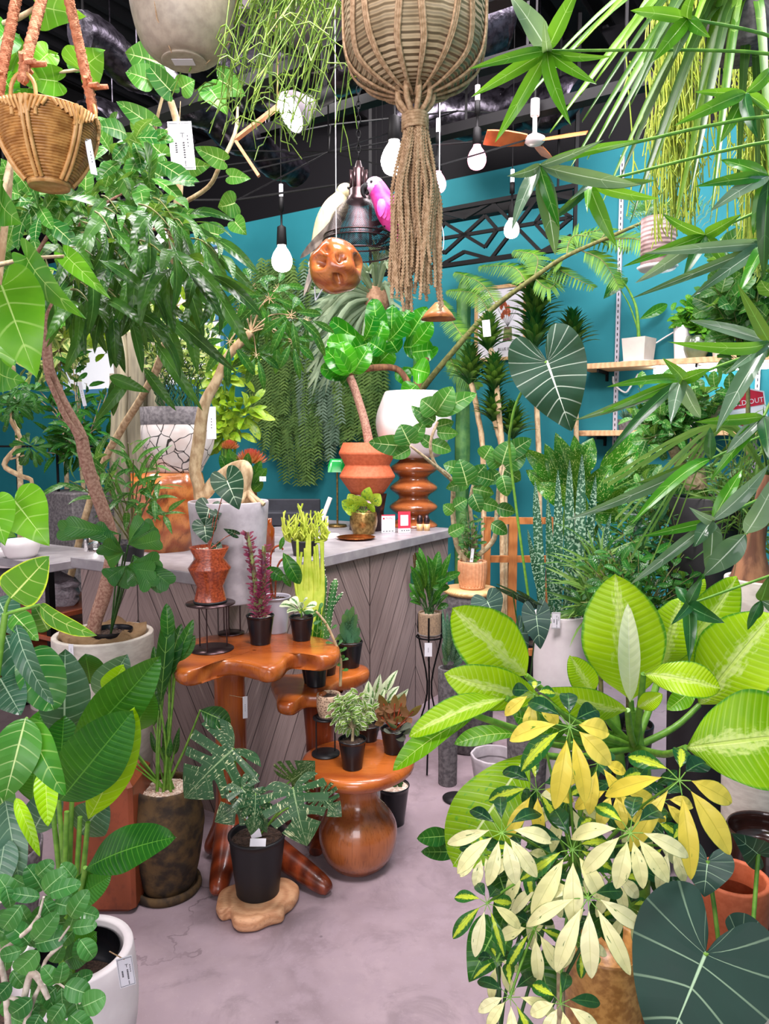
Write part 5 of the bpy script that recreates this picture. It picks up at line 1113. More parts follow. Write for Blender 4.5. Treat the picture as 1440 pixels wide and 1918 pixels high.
    for x, y, r, Y in ((470, 852, 22, 3.7), (430, 832, 13, 3.75)):
        e = P(x, y, Y); s = MB(); s.tube([c+V((0,0,.2)), e-V((0,0,.03))], .004, 6); build(s, 'stem', M['gstem'], th); f = MB()
        for i in range(90):
            a = i*2.4; t = i/90; d = V((cos(a)*sqrt(t), sin(a)*sqrt(t), 1.0-.9*t)).normalized(); b = e+V((0,0,-mp(r*.7, Y))); l = mp(r, Y)*(.9+.35*t); leaf(f, b+d*.01, b+d*l*1.25+V((0,0,.01)), mp(r*.33, Y), 'lan', d.cross(V((0,0,1))).cross(d)+V((0,-.1,.2)), 0, -.15, .3, 0, 4, 1, 0, .9*t)
        build(f, 'flower', LM['protea'], th)
    lf = MB(); 
    for i in range(26): e = P(R.uniform(400, 500), R.uniform(835, 905), 3.65+R.uniform(-.1, .15)); b = c+V((0,0,.22)); leaf(lf, b.lerp(e, .5), e, .05, 'ell')
    build(lf, 'foliage', LM['lily'], th)
    # bright variegated croton-like plant in window
    c = S(425, 4.1, Z); th = plant('potted_bright_corn_plant', 'bright lime leafy plant rising behind the twisted trunk by the blue frame', c); potted(th, c, .06, .05, .1, M['blk'], M['soil']); st = MB(); lf = MB()
    for x, y in ((420,700),(440,690),(410,760),(450,760),(430,800)): e = P(x, y, 4.1); st.tube([c+V((0,0,.1)), e], (.012, .006), 8); crown(lf, None, e-V((0,0,.05)), e, (.09, .08, .1), 5, 6, .13, .045, 'ell', droop=.3)
    build(st, 'stem', M['gstem'], th); build(lf, 'foliage', LM['pothosv'], th)
counter_things()
def green_can():
    c = P(767, 1095, 3.9); p = C0+A_*1.42-B_*.03; c = V((p.x, p.y, P(767, 1092, p.y).z)); th = thing('green_tool_holder', 'green metal holder with small tools hung on the counter front', 'tool holder', c)
    mb = MB(); mb.box(c+V((0,0,.03)), .075, .05, .065, A_, B_, bev=.006); build(mb, 'box', M['gcan'], th, sm=False); t = MB()
    for i in range(5): t.tube([c+A_*(-.025+.012*i)+V((0,0,.05)), c+A_*(-.045+.018*i)+V((0,0,.16+.01*(i % 2)))], .004, 6)
    build(t, 'tools', M['brass'], th)
green_can()
def lily_stand():
    c0 = S(803, 3.35, 0); Y = c0.y; zt = ZY(1192, Y); th = thing('wire_plant_stand', 'tall black three-legged wire plant stand at the right end of the counter', 'plant stand', c0); k = Y/FP
    for i in range(3):
        a = .4+i*2.094; l = MB(); o = V((cos(a), sin(a), 0)); l.tube([V(p) for p in smooth([c0+o*.13+V((0,0,.004)), c0+o*.012+V((0,0,zt*.55)), c0+o*.06+V((0,0,zt*.98)), c0+o*.062+V((0,0,zt+.1))], 5)], .004, 6); build(l, 'leg', M['steel'], th)
    r = MB(); r.tube([c0+V((.06*cos(a), .06*sin(a), zt)) for a in [i*pi/12 for i in range(25)]], .004, 6)
    for i in range(3): a = .4+i*2.094; r.tube([c0+V((0,0,zt)), c0+V((.06*cos(a), .06*sin(a), zt))], .003, 6)
    build(r, 'ring', M['steel'], th)
    c = V((c0.x, c0.y, zt+.004)); th = plant('potted_peace_lily', 'leafy dark green plant in a speckled tan pot on the black wire stand', c); sa = MB(); sa.lathe([(.001,0),(.045,0),(.055,.012),(.05,.012),(.042,.004),(.001,.004)], c, 28); build(sa, 'saucer', M['cconc'], th)
    H = mp(44, Y); potted(th, c+V((0,0,.004)), 22*k, 21*k, H, M['tan'], M['gravel'], 'pot', 30, .01); st = MB(); lf = MB(); top = c+V((0,0,H-.004))
    for i in range(30):
        x, y = R.uniform(770, 842), R.uniform(1040, 1135); e = P(x, y, Y+R.uniform(-.1, .1)); b = top+V((R.uniform(-.02, .02), R.uniform(-.02, .02), 0)); q = [V(p) for p in smooth([b, b.lerp(e, .6)+V((0,0,.02)), e], 3)]; st.tube(q, (.002, .0015), 5); d = (e-q[-2]).normalized(); leaf(lf, b.lerp(e, .45), e+d*.02, .034, 'ell', V((0,-.7,.8)), R.uniform(-.5, .5), .12, .2)
    for b, t, w in (((800,1080),(785,1025),13),((812,1085),(822,1032),17),((815,1090),(862,1072),18),((808,1100),(842,1100),16)): lpx(lf, b, t, w, Y-.05, shp='ell')
    build(st, 'stem', M['dstem'], th); build(lf, 'foliage', LM['lily'], th)
    price_tag(P(802, 1217, Y-.07), mp(14, Y), mp(26, Y), 'white tag hanging from the black wire plant stand', plain=True)
M['tan'] = simple('speckled_tan_pot', 'a88c70', .7, 0, '8c7460', 130, .2)
lily_stand()
def monstera():
    sl = MB(); c = PZ(482, 1690, .03); q = []
    pts = [(404,1690),(412,1665),(440,1652),(470,1645),(505,1645),(535,1640),(560,1655),(552,1678),(535,1692),(530,1705),(505,1712),(480,1722),(450,1724),(436,1716),(430,1700),(412,1702)]
    outline_slab(sl, pts, .045, .042); o = solo(sl, 'wood_slice', M['slice'], 'pale jagged wood slice on the floor under the black monstera pot', 'wood slice', org=V((c.x, c.y, 0)))
    c = PZ(483, 1668, .046); Y = c.y; k = Y/FP; H = ZY(1560, Y)-.046; th = plant('potted_variegated_monstera', 'cream speckled monstera with split leaves in a tapered matte black pot', c); potted(th, c, 55*k, 42*k, H, M['blk'], M['soil'], 'pot', 44, .02, rim=.003)
    top = c+V((0,0,H-.02)); st = MB()
    def cuts(t):
        L = 1.0
        for a, w, dp in ((.31,.026,.3),(.45,.028,.24),(.59,.028,.26),(.72,.026,.36)):
            d = abs(t-a)/w
            if d < 1: L = min(L, dp+(1-dp)*d**5)
        return (L, L if t > .36 else min(1, L+.35))
    for i, (b, t, w, dy, ro) in enumerate((((438,1402),(345,1495),158,-.03,.2),((398,1420),(318,1450),1,0,0),((472,1492),(402,1540),90,-.12,0),((549,1476),(575,1585),134,-.16,.15),((545,1462),(590,1425),96,.05,.2),((478,1488),(470,1565),70,-.17,-.4),((600,1490),(640,1530),66,-.02,0),((452,1475),(500,1560),70,-.14,-.2))):
        if w == 1: continue
        m = MB(); Yl = Y+dy; lpx(m, b, t, w, Yl, Yl-.05, 'hea', arch=.1, fold=.1, rows=100, cols=4, cuts=cuts, roll=ro); build(m, 'leaf', LM['mons'], th)
        e = P(*b, Yl); st.tube([V(p) for p in smooth([top, top.lerp(e, .5)+V((.02*(1 if i % 2 else -1), 0, .02)), e], 4)], .0035, 7)
    build(st, 'stem', M['gstem'], th); tg = MB(); tg.box(P(475, 1548, Y-.06), mp(20, Y), mp(46, Y), .001, V((1,0,.25)).normalized(), V((-.25,0,1)).normalized(), V((0,-1,0))); tg.box(P(483, 1578, Y-.09), mp(30, Y), mp(14, Y), .001, V((1,0,0)), V((0,.5,.8)).normalized(), V((0,-.8,.5)).normalized()); solo(tg, 'folded_plant_tag', M['paper'], 'folded white tag stuck in the soil of the black monstera pot', 'plant tag', sm=False)
monstera()
def stone_pot():
    c = PZ(315, 1650, .03); Y = c.y; k = Y/FP; th = plant('potted_reed_plant', 'tall stemmed leafy plant in a rough mossy brown stone pot', c)
    sa = MB(); cc = V((c.x, c.y, 0)); sa.lathe([(.001,.0),(60*k,.0),(64*k,.012),(62*k,.03),(57*k,.03),(55*k,.012),(.001,.012)], cc, 40, wob=lambda a, z: 1+.03*sin(2*a)); build(sa, 'saucer', M['stone'], th)
    H = ZY(1470, Y)-.014; mb = MB(); b0 = V((c.x, c.y, .013)); mb.lathe(smooth([(.001,0),(44*k,.0),(58*k,H*.2),(70*k,H*.5),(70*k,H*.7),(62*k,H*.9),(58*k,H),(51*k,H),(49*k,H*.93),(.001,H*.92)], 4), b0, 44, wob=lambda a, z: 1+.02*sin(3*a+z*30)+.015*sin(8*a-z*50)); build(mb, 'pot', M['stone'], th)
    so = MB(); t = b0+V((0,0,H*.95)); so.disc(t, 50*k, 24)
    for i in range(260): a = R.random()*6.3; q = sqrt(R.random())*47*k; so.ball(t+V((q*cos(a), q*sin(a), .002)), .0045, .0035, .003, 3, 5)
    build(so, 'gravel', M['gravel'], th); st = MB(); lf = MB()
    for b, tp, w in (((300,1320),(318,1135),30),((310,1250),(300,1170),0),((308,1280),(340,1168),28),((325,1250),(362,1160),22),((288,1360),(290,1280),30),((300,1300),(288,1210),20),((375,1330),(432,1355),38),((330,1240),(365,1190),26),((315,1205),(312,1130),24),((320,1260),(325,1165),16)):
        if not w: continue
        Yl = Y+R.uniform(-.06, .04); e = P(*b, Yl); s = t+V((R.uniform(-.03, .03), R.uniform(-.02, .02), 0)); st.tube([V(p) for p in smooth([s, s.lerp(e, .5)+V((R.uniform(-.015, .015),0,.01)), e], 4)], (.005, .003), 7); lpx(lf, b, tp, w*1.1, Yl, shp='ell', arch=.1, fold=.3)
    for i in range(12): e = t+V((R.uniform(-.12, .05), R.uniform(-.05, .05), R.uniform(.06, .16))); st.tube([t, e], (.004, .002), 6); leaf(lf, e, e+(e-t)*.6, .02, 'lan')
    build(st, 'stem', M['gstem'], th); build(lf, 'foliage', LM['fig_dark'], th)
stone_pot()
# ================================================================ left side
def big_planter():
    c = S(207, 2.72, .0); Y = c.y; k = Y/FP; H = ZY(1192, Y-.05)-.0; th = plant('drooping_fig_tree', 'fig tree with long drooping leaves and speckled brown trunk in a large cream planter', c, 'potted tree')
    potted(th, c, 92*k, 72*k, H, M['cream'], None, 'planter', 56, .05, bulge=.01, thk=.02)
    bl = MB(); t = c+V((0,0,H-.035))
    rows = []
    for i, q in enumerate((.3, .5, .75, .98, .92)): rows.append([t+V((cos(a)*81*k*q, sin(a)*81*k*q, [.0, .03, .045, .045, .0][i]+.012*sin(a*5+i*2)+.008*sin(a*11+i))) for a in [j*2*pi/60 for j in range(60)]])
    bl.grid(rows, [(j/8, i/4) for i in range(5) for j in range(60)], 0, .5, True); build(bl, 'burlap_wrap', M['burlap'], th)
    so = MB(); so.disc(t+V((0,0,.004)), 50*k, 24); build(so, 'soil', M['soil'], th)
    st = MB(); q = trunk(st, [(176,1195,2.66,13),(178,1165,2.66,13),(196,1110,2.67,13.5),(207,1060,2.66,13),(212,1020,2.66,12.5),(196,965,2.65,12.5),(172,900,2.63,12.5),(158,850,2.62,12),(150,815,2.62,11.5),(120,760,2.6,10.5),(100,715,2.6,10),(90,680,2.58,9.5),(90,600,2.58,8),(130,520,2.6,6)], 12)
    trunk(st, [(152,822,2.6,5.5),(125,785,2.58,5.5),(108,750,2.57,5),(88,705,2.56,5)], 8)
    for s in ([(92,600,2.58,6),(180,530,2.5,4),(260,500,2.45,3)], [(90,590,2.58,6),(60,500,2.5,4),(120,400,2.45,3)], [(130,520,2.6,5),(220,440,2.5,3.5),(330,430,2.5,2.5)], [(120,540,2.55,5),(210,560,2.4,3),(300,560,2.35,2)], [(130,520,2.6,5),(150,420,2.6,3),(250,350,2.6,2)]): trunk(st, s, 7)
    build(st, 'trunk', M['bark'], th); lf = MB(); tw = MB()
    for i in range(50):
        x = R.uniform(50, 380); y = R.uniform(350, 545)+max(0, (x-150))*.1; Yd = R.uniform(1.95, 2.6)
        if x > 330 and y < 430: continue
        b = P(x, y, Yd); e = P(x+R.uniform(10, 70), y+R.uniform(10, 60), Yd-.1); p = curve(b, e, .08, 5); tw.tube(p, (.003, .0015), 5, 0, False)
        twig(lf, p, 5, .19, .034, 'alii', t0=.1, droop=.75, spread=.5, up=.5, rows=8, arch=.12, fold=.3) if False else twig(lf, p, 5, .19, .031, 'poi', t0=.1, droop=.7, spread=.6, up=.5, rows=9, cols=1, arch=.16, fold=.3)
    for b, t, w in (((200,590),(235,700),26),((245,705),(178,790),22),((205,705),(280,735),24),((215,710),(212,780),22),((290,640),(380,770),24),((215,640),(218,690),22),((330,600),(445,700),22),((190,480),(265,600),26),((310,610),(345,690),26),((355,600),(370,700),24),((250,520),(315,590),20),((165,600),(120,700),22),((290,640),(240,610),20),((340,570),(395,575),14),((270,690),(330,770),20)): lpx(lf, b, t, w, 2.2+R.uniform(-.1, .1), shp='lan', arch=.12, fold=.25, wave=.03)
    build(tw, 'twig', M['twig'], th); build(lf, 'foliage', LM['alii'], th)
    price_tag(P(133, 1217, Y-.21), mp(9, 2.5), mp(22, 2.5), 'small white tag on the left of the large cream planter rim', plain=True)
    price_tag(P(154, 738, 2.5), mp(7, 2.5), mp(45, 2.5), 'thin white strip tag hanging on a branch near the brown trunk', V((1,0,.2)), V((.25,0,1)), plain=True)
    # licuala in black nursery pot inside
    c2 = V((c.x+.035, 2.70, H-.05)); th = plant('potted_fan_palm', 'small ruffled fan palm in a black pot set in burlap inside the cream planter', c2); potted(th, c2, 41*k, 34*k, .07, M['nurs'], M['soil'], 'nursery_pot', 32, .02, thk=.003); st = MB(); lf = MB(); top = c2+V((0,0,.05))
    for (x, y), tips in (((238,1060),((200,1085),(222,1098),(260,1095),(290,1070),(310,1095),(300,1050))), ((232,1035),((175,990),(200,1050),(190,1020))), ((240,1020),((290,985),(300,1010),(270,975))), ((225,1000),((110,992),(125,985))), ((250,1040),((318,1095),(285,1100)))):
        e = P(x, y, 2.5); st.tube([V(p) for p in smooth([top, top.lerp(e, .6), e], 4)], .0035, 6)
        lf = MB()
        for tx, ty in tips: leaf(lf, e, P(tx, ty, 2.45+R.uniform(-.04, .04)), mp(40, 2.5), 'fan', None, R.uniform(-.4, .4), .12, .1, .05, 14, 4)
        build(lf, 'frond', LM['licu'], th)
    build(st, 'stem', M['dstem'], th)
    # bromeliad hanging lance leaves in the middle left
    c3 = S(250, 3.2, .99); th = plant('spreading_lance_leaf_shrub', 'shrub with narrow grey-green leaves spreading in front of the burl stump', c3); potted(th, c3, .05, .042, .07, M['blk'], M['soil']); st = MB(); lf = MB(); tw = MB()
    for x, y, Yd in ((160,850,2.9),(200,880,2.9),(250,860,2.9),(130,900,2.95),(300,900,2.9),(230,930,2.85),(280,870,3.0),(190,930,2.9),(320,960,2.9),(260,900,2.9),(170,870,3.0),(290,930,2.85),(240,830,3.0)):
        p = curve(c3+V((0,0,.06)), P(x, y, Yd), .1, 6); st.tube(p, (.004, .002), 5); twig(lf, p, 7, .13, .028, 'lan', t0=.45, droop=.3, spread=.7, up=.8, rows=6)
    build(st, 'stem', M['twig'], th); build(lf, 'foliage', LM['bengh'], th)
big_planter()
def bigleaf(th, mat, specs, nm='leaf', stem=None, **kw):
    """each entry: base, tip, width, Y[, options]; one mesh per leaf"""
    for s in specs:
        b, t, w, Y = s[:4]; o = dict(kw); o.update(s[4] if len(s) > 4 else {}); dy = o.pop('dy', -.04); mt = o.pop('mat', mat)
        m = MB(); lpx(m, b, t, w, Y, Y+dy, **o); build(m, nm, LM[mt], th)
        if stem is not None: e = P(b[0], b[1], Y); stem[0].tube([V(p) for p in smooth([stem[1], stem[1].lerp(e, .6)+V((R.uniform(-.02, .02),0,.03)), e], 4)], stem[2], 7)
def umbellata():
    # big heart leaf fig at far left
    c = S(-60, 1.5, 0); th = plant('heart_leaf_fig_tree', 'fig tree with very large heart shaped leaves at the left edge', c, 'tree'); potted(th, c, .16, .12, .3, M['creamw'], M['soil']); st = MB()
    trunk(st, [(-60,1640,1.5,12),(-70,1300,1.5,11),(-60,900,1.5,10),(-30,560,1.45,9),(-20,480,1.45,7),(20,300,1.5,5)], 10)
    for s in ([(-45,700,1.5,4),(-20,600,1.35,3),(3,535,1.3,2.5)], [(-60,930,1.5,4),(-20,950,1.4,3),(12,935,1.35,2.5)], [(-20,500,1.45,5),(50,485,1.5,3.5),(120,480,1.5,3)]): trunk(st, s, 6)
    build(st, 'trunk', M['barkg'], th)
    bigleaf(th, 'fig_big', [((3,535),(68,708),128,1.28,dict(fold=.08)), ((50,482),(160,597),62,1.4,dict(roll=.5)), ((125,480),(207,560),38,1.5), ((0,700),(48,715),62,1.3,dict(roll=.3)), ((28,938),(92,1022),100,1.35), ((-14,940),(10,1022),74,1.3), ((-20,980),(30,1005),60,1.4), ((0,375),(44,420),76,1.25,dict(roll=.6)), ((0,640),(-10,740),60,1.35)], shp='hea', arch=.1, fold=.12, wave=.04, rows=26, cols=5)
    # second fig with leaves high above the basket
    c = S(-20, 2.1, 0); th = plant('upper_left_heart_leaf_tree', 'tree with pale heart shaped leaves high up behind the rattan basket ropes', c, 'tree'); potted(th, c, .16, .13, .3, M['cconc'], M['soil']); st = MB()
    trunk(st, [(-20,1340,2.1,9),(-40,1000,2.1,8),(-10,600,2.0,7),(20,300,1.9,6),(0,180,1.8,5)], 8); trunk(st, [(20,300,1.9,4),(60,160,1.8,3),(150,130,1.8,3)], 7); trunk(st, [(-60,60,1.7,5),(20,40,1.7,5),(75,10,1.7,4)], 8); build(st, 'trunk', M['barkp'], th)
    bigleaf(th, 'fig_big', [((72,12),(160,30),72,1.7), ((108,152),(20,140),50,1.8), ((150,130),(196,95),78,1.75), ((90,100),(45,140),44,1.8), ((30,95),(75,150),60,1.75,dict(roll=.4)), ((60,195),(10,170),45,1.8), ((10,60),(-30,120),60,1.7), ((45,110),(110,100),50,1.85), ((100,250),(30,240),40,1.9), ((10,150),(45,215),44,1.8)], shp='hea', arch=.12, wave=.05, rows=20, cols=4)
umbellata()
def mid_tree():
    c = S(330, 3.1, 0); c = V((S(322, 3.75, .5).x-.05, 4.05, 0)); th = plant('tall_tag_tree', 'slim pale trunked tree with heart leaves behind the hanging white tag', c, 'tree'); potted(th, V((c.x-.9, c.y, 0)) if False else c+V((-.75,.1,0)), .16, .13, .3, M['creamw'], M['soil']); st = MB()
    q = [(120,1050,4.1,10),(180,900,4.0,10),(290,700,3.4,9),(325,560,3.0,9),(322,440,2.8,8.5),(333,380,2.7,8.5),(336,320,2.7,8),(333,240,2.7,7),(320,190,2.7,6)]
    b0 = c+V((-.75,.1,.3)); tp = [b0]+[P(x, y, Y) for x, y, Y, r in q[1:]]; sm = [V(p) for p in smooth(tp, 4)]; st.tube(sm, (.02, .012), 9)
    trunk(st, [(340,382,2.7,4.5),(390,350,2.65,4),(412,310,2.6,4),(440,250,2.6,3.5),(445,200,2.6,2)], 7); trunk(st, [(330,335,2.7,3.5),(300,310,2.6,3),(280,285,2.6,2.5)], 7); trunk(st, [(322,240,2.7,4),(290,250,2.65,3),(310,160,2.6,2.5)], 7)
    build(st, 'trunk', M['barkp'], th); tg = ((300,115),(235,150),72,2.5); lf = MB()
    L = [((305,120),(235,100),66,2.5),((280,150),(235,135),40,2.45),((285,235),(218,190),32,2.5),((320,170),(270,110),34,2.45),((300,285),(220,250),34,2.55),((305,290),(255,245),30,2.5),((340,165),(365,150),34,2.5),((392,165),(425,215),40,2.5),((410,150),(460,180),44,2.6),((400,165),(370,190),22,2.5),((345,310),(395,310),34,2.55),((418,300),(365,275),30,2.5),((440,380),(408,388),42,2.55),((440,415),(462,440),30,2.5),((410,440),(360,430),34,2.5),((330,400),(400,405),18,2.5),((300,370),(280,430),32,2.4),((260,330),(230,355),46,2.6),((300,330),(240,300),30,2.5),((430,330),(470,335),24,2.55),((330,395),(370,440),22,2.5),((140,110),(195,130),40,2.6)]
    for b, t, w, Y in L: lpx(lf, b, t, w*1.15, Y, shp='hea', arch=.12, wave=.04, rows=14, cols=3, roll=R.uniform(-.3, .3))
    # small leaved branches filling the upper left
    for i in range(46):
        x = R.uniform(0, 340); y = R.uniform(225, 400); Yd = R.uniform(2.3, 2.9)
        if x < 190 and y < 340: y += 110
        if 270 < x < 400 and y < 350: continue
        b = P(x, y, Yd); p = curve(b, P(x+R.uniform(-60, 60), y+R.uniform(-30, 30), Yd-.1), .1, 4); twig(lf, p, 5, .12, .05, 'ell', t0=0, droop=.3, spread=.8, up=.7, rows=6)
    build(lf, 'foliage', LM['bengh'], th)
    price_tag(P(340, 273, 2.4), mp(42, 2.4), mp(84, 2.4), 'large white price tag tied to the tree under the stone hanging pot', V((1,.15,.08)), V((-.1,0,1)), string=P(338, 190, 2.45))
mid_tree()
def back_left():
    # trees near the windows and far left bits
    for x, y, Y, rx, rz, lab, m, shp, L, W in ((110,600,5.2,.5,.5,'leafy light green tree in front of the windows at far left','varieg','ell',.12,.05), (150,790,4.6,.38,.42,'dark glossy leaved tree in front of the teal wall left of the brown trunk','fig_dark','lan',.12,.035), (230,560,4.6,.45,.4,'pale leafy tree filling the window behind the long drooping leaves','pothosv','ell',.13,.055), (20,560,4.2,.4,.4,'dense green shrub behind the large heart leaf','fig_big','ell',.13,.055),):
        c = S(x, Y, 0); th = plant('window_tree', lab, c, 'tree', None); potted(th, c, .16, .12, .3, M['creamw'], M['soil']); st = MB(); lf = MB(); t = P(x, y+60, Y); st.tube([V(p) for p in smooth([c+V((0,0,.28)), (c+t)/2+V((.06,0,0)), t], 5)], (.022, .012), 9); crown(lf, st, t, P(x, y, Y), (rx, .3, rz), 26, 9, L, W, shp, .006, droop=.25, up=.6, rows=5); build(st, 'trunk', M['barkg'], th); build(lf, 'foliage', LM[m], th)
    c = S(0, 3.7, .99); th = plant('small_gnarled_bonsai', 'small bonsai with a thin crooked pale stem and dark leaf tufts at the left', c, 'bonsai'); cc = S(20, 3.7, .88); potted(th, cc, .08, .06, .09, M['white'], M['soil']); st = MB(); lf = MB()
    trunk(st, [(20,960,3.7,4),(60,905,3.7,4),(35,890,3.7,4.5),(8,870,3.7,5),(35,835,3.7,5),(38,820,3.7,4),(22,790,3.7,4),(18,770,3.7,3.5)], 8); trunk(st, [(20,860,3.7,2),(45,853,3.7,2)], 6)
    for x, y, n in ((15,765,14),(40,750,10),(50,730,8),(60,840,12),(0,750,8),(25,740,8),(45,760,8)):
        for k in range(n//3): palmate(lf, P(x+R.uniform(-14, 14), y+R.uniform(-10, 10), 3.65+R.uniform(-.08, .08)), .085, 7, .022, droop=.3, shp='obo', rows=5, cols=1)
    build(st, 'trunk', M['barkp'], th); build(lf, 'foliage', LM['fig_dark'], th)
    # shelf unit with wooden boards
    o = S(45, 3.35, 0); th = thing('wooden_rack', 'rack of stacked reddish wood boards with a grey top behind the left leaves', 'rack', o); zt = ZY(1010, 3.55); D = B_
    cx = V((S(60, 3.75, .9).x, 3.75, 0))
    for z, nm, m, h in ((.93, 'grey_top', 'ctop', .04), (.70, 'board', 'rack', .025), (.60, 'board', 'rack', .022), (.52, 'board', 'rack', .022), (.42, 'board', 'rack', .022), (.3, 'board', 'rack', .02)):
        b = MB(); b.box(cx+V((0,0,z)), .9, .42, h, B_, A_, bev=.003); build(b, nm, M[m], th, sm=False)
    for s in (-1, 1):
        for t in (-1, 1): b = MB(); b.box(cx+B_*(.43*s)+A_*(.19*t)+V((0,0,.455)), .03, .03, .91, B_, A_); build(b, 'post', M['steel'], th, sm=False)
    mb = MB(); n, m = 10, 18; rows = [[cx+B_*(.36*cos(a)*(1+.1*sin(3*i)))+A_*(-.02+.16*sin(a)*.8)+V((0,0,.713+.02*i+.012*sin(a*5+i))) for a in [2*pi*j/m for j in range(m)]] for i in range(7)]; mb.grid(rows, None, 0, .5, True); mb.add(rows[-1], [tuple(range(m))]); solo(mb, 'bubble_wrap_bundle', M['bubble'], 'bundle of grey bubble wrap on the wooden rack', 'packing material')
    c = S(40, 3.55, .95); mb = MB(); mb.lathe(smooth([(.001,0),(.06,.0),(.085,.05),(.085,.08),(.078,.08),(.05,.02),(.001,.015)], 3), c, 32); solo(mb, 'white_bowl', M['white'], 'white round bowl on the grey rack top at the far left', 'bowl', org=c)
    mb = MB(); c = S(80, 4.6, 0)
    for x in (-.35, -.1, .15, .4): mb.box(c+V((x,0,.75)), .012, .012, 1.5)
    for z in (.4, .95, 1.48): mb.box(c+V((.02,0,z)), .78, .012, .012)
    solo(mb, 'wire_grid_rack', M['steel'], 'thin black wire grid rack against the teal wall at left', 'rack', sm=False)
    b = MB(); c = S(205, 2.33, 0); b.box(c+V((0,0,.22)), .24, .2, .44, bev=.02); solo(b, 'wooden_block_stool', M['rack'], 'dark reddish wood block stool between the cream planter and the brown stone pot', 'stool', sm=False, org=c)
back_left()
def strelitzia():
    c = S(120, 1.62, 0); c = V((S(140, 1.6, .3).x-.0, 1.6, 0)); Y = c.y; k = Y/FP; H = ZY(1778, Y); th = plant('bird_of_paradise_plant', 'bird of paradise with big glossy paddle leaves in a white stone pot at lower left', c)
    potted(th, c, 112*k, 84*k, H, M['whitem'], None, 'pot', 60, .05, bulge=.022, thk=.022)
    i = MB(); t = c+V((0,0,H-.012)); i.lathe([(86*k,-.0),(88*k,.0),(84*k,-.09),(.001,-.09)], t, 44); build(i, 'inner_pot', M['nurs'], th); s = MB(); s.disc(t+V((0,0,-.085)), 82*k, 28); build(s, 'soil', M['soil'], th)
    ks = MB(); kc = P(209, 1743, Y+.03); ks.box(V((c.x+83*k, Y+.01, H-.05)), .002, .022, .02, V((1,0,0)), V((0,1,0))); build(ks, 'orange_sticker', M['orange'], th, sm=False)
    st = MB(); top = t+V((-.02,0,-.08))
    stalks = [((110,1500),1.6),((125,1520),1.58),((150,1530),1.6),((165,1540),1.58),((95,1480),1.62),((135,1490),1.64),((160,1625),1.5)]
    for (x, y), Yl in stalks: e = P(x, y, Yl); st.tube([top+V((R.uniform(-.02, .02), R.uniform(-.02, .02), 0)), top.lerp(e, .5)+V((R.uniform(-.01, .01), 0, 0)), e], (.008, .0055), 9)
    build(st, 'stalk', M['gstem'], th)
    bigleaf(th, 'strel', [((138,1400),(300,1228),92,1.62,dict(fold=.3,roll=.2)), ((112,1500),(250,1330),120,1.55,dict(fold=.25)), ((165,1535),(252,1325),78,1.6,dict(mat='strell',roll=.3)), ((120,1385),(122,1215),92,1.7,dict(fold=.4,mat='silver')), ((110,1480),(120,1340),90,1.66), ((190,1310),(238,1225),72,1.68,dict(fold=.5,mat='silver')), ((200,1300),(232,1245),46,1.64,dict(mat='strell',fold=.4)), ((255,1370),(280,1290),60,1.72), ((160,1628),(330,1568),92,1.45,dict(roll=-.5,fold=.18,wave=.05)), ((150,1560),(200,1500),80,1.68,dict(mat='silver')), ((135,1790),(182,1745),62,1.4), ((120,1800),(178,1770),50,1.38), ((128,1690),(208,1640),56,1.55), ((140,1700),(190,1620),60,1.58), ((60,1500),(75,1330),90,1.72), ((60,1560),(110,1470),70,1.7,dict(mat='silver')), ((170,1280),(160,1225),60,1.76)], shp='ell', arch=.08, wave=.03, rows=22, cols=5)
    price_tag(P(236, 1820, Y-.16), mp(30, 1.45), mp(66, 1.45), 'white price tag hanging on the rim of the white stone pot at lower left', V((1,.35,.1)), V((-.08,-.1,1)), string=P(205, 1782, Y-.12))
strelitzia()
def left_bengh():
    c = S(-30, 1.12, 0); th = plant('banyan_fig_plant', 'banyan fig with broad pale-veined leaves low at the left edge', c); potted(th, c, .13, .1, .3, M['creamw'], M['soil']); st = MB()
    trunk(st, [(-40,1800,1.12,8),(-30,1500,1.12,8),(-10,1300,1.12,7),(10,1150,1.12,6)], 9); b = P(15, 1140, 1.12)
    for s in ([(10,1150,1.12,3.5),(12,1135,1.12,3.5),(20,1118,1.12,3)], [(12,1150,1.12,3),(35,1143,1.12,3.5),(75,1133,1.12,3)], [(0,1400,1.12,3),(30,1370,1.12,3),(50,1345,1.1,3)]): trunk(st, s, 7)
    build(st, 'trunk', M['gstem'], th)
    bigleaf(th, 'bengh', [((20,1120),(93,1042),80,1.1,dict(mat='benghv')), ((75,1134),(182,1190),40,1.1,dict(mat='benghv',roll=.6)), ((25,1150),(72,1200),44,1.15), ((60,1215),(100,1330),84,1.18,dict(shp='rou')), ((30,1170),(100,1320),46,1.12,dict(mat='silver',roll=.5)), ((10,1190),(60,1320),64,1.2,dict(mat='silver')), ((0,1270),(40,1340),70,1.15,dict(mat='silver')), ((48,1345),(8,1500),84,1.05,dict(mat='bengh')), ((52,1346),(122,1490),62,1.07,dict(mat='fig_big',roll=.3)), ((84,1440),(90,1548),44,1.1,dict(mat='strell',fold=.3)), ((30,1495),(75,1605),26,1.1,dict(mat='strell')), ((10,1500),(38,1662),56,1.15,dict(mat='silver')), ((-5,1120),(30,1190),60,1.2,dict(mat='silver')), ((90,1180),(62,1130),40,1.25), ((10,1570),(-10,1680),60,1.12,dict(mat='silver')), ((-10,1450),(20,1560),50,1.2)], shp='ova', arch=.1, fold=.15, wave=.04, rows=20, cols=4, nm='leaf')
left_bengh()
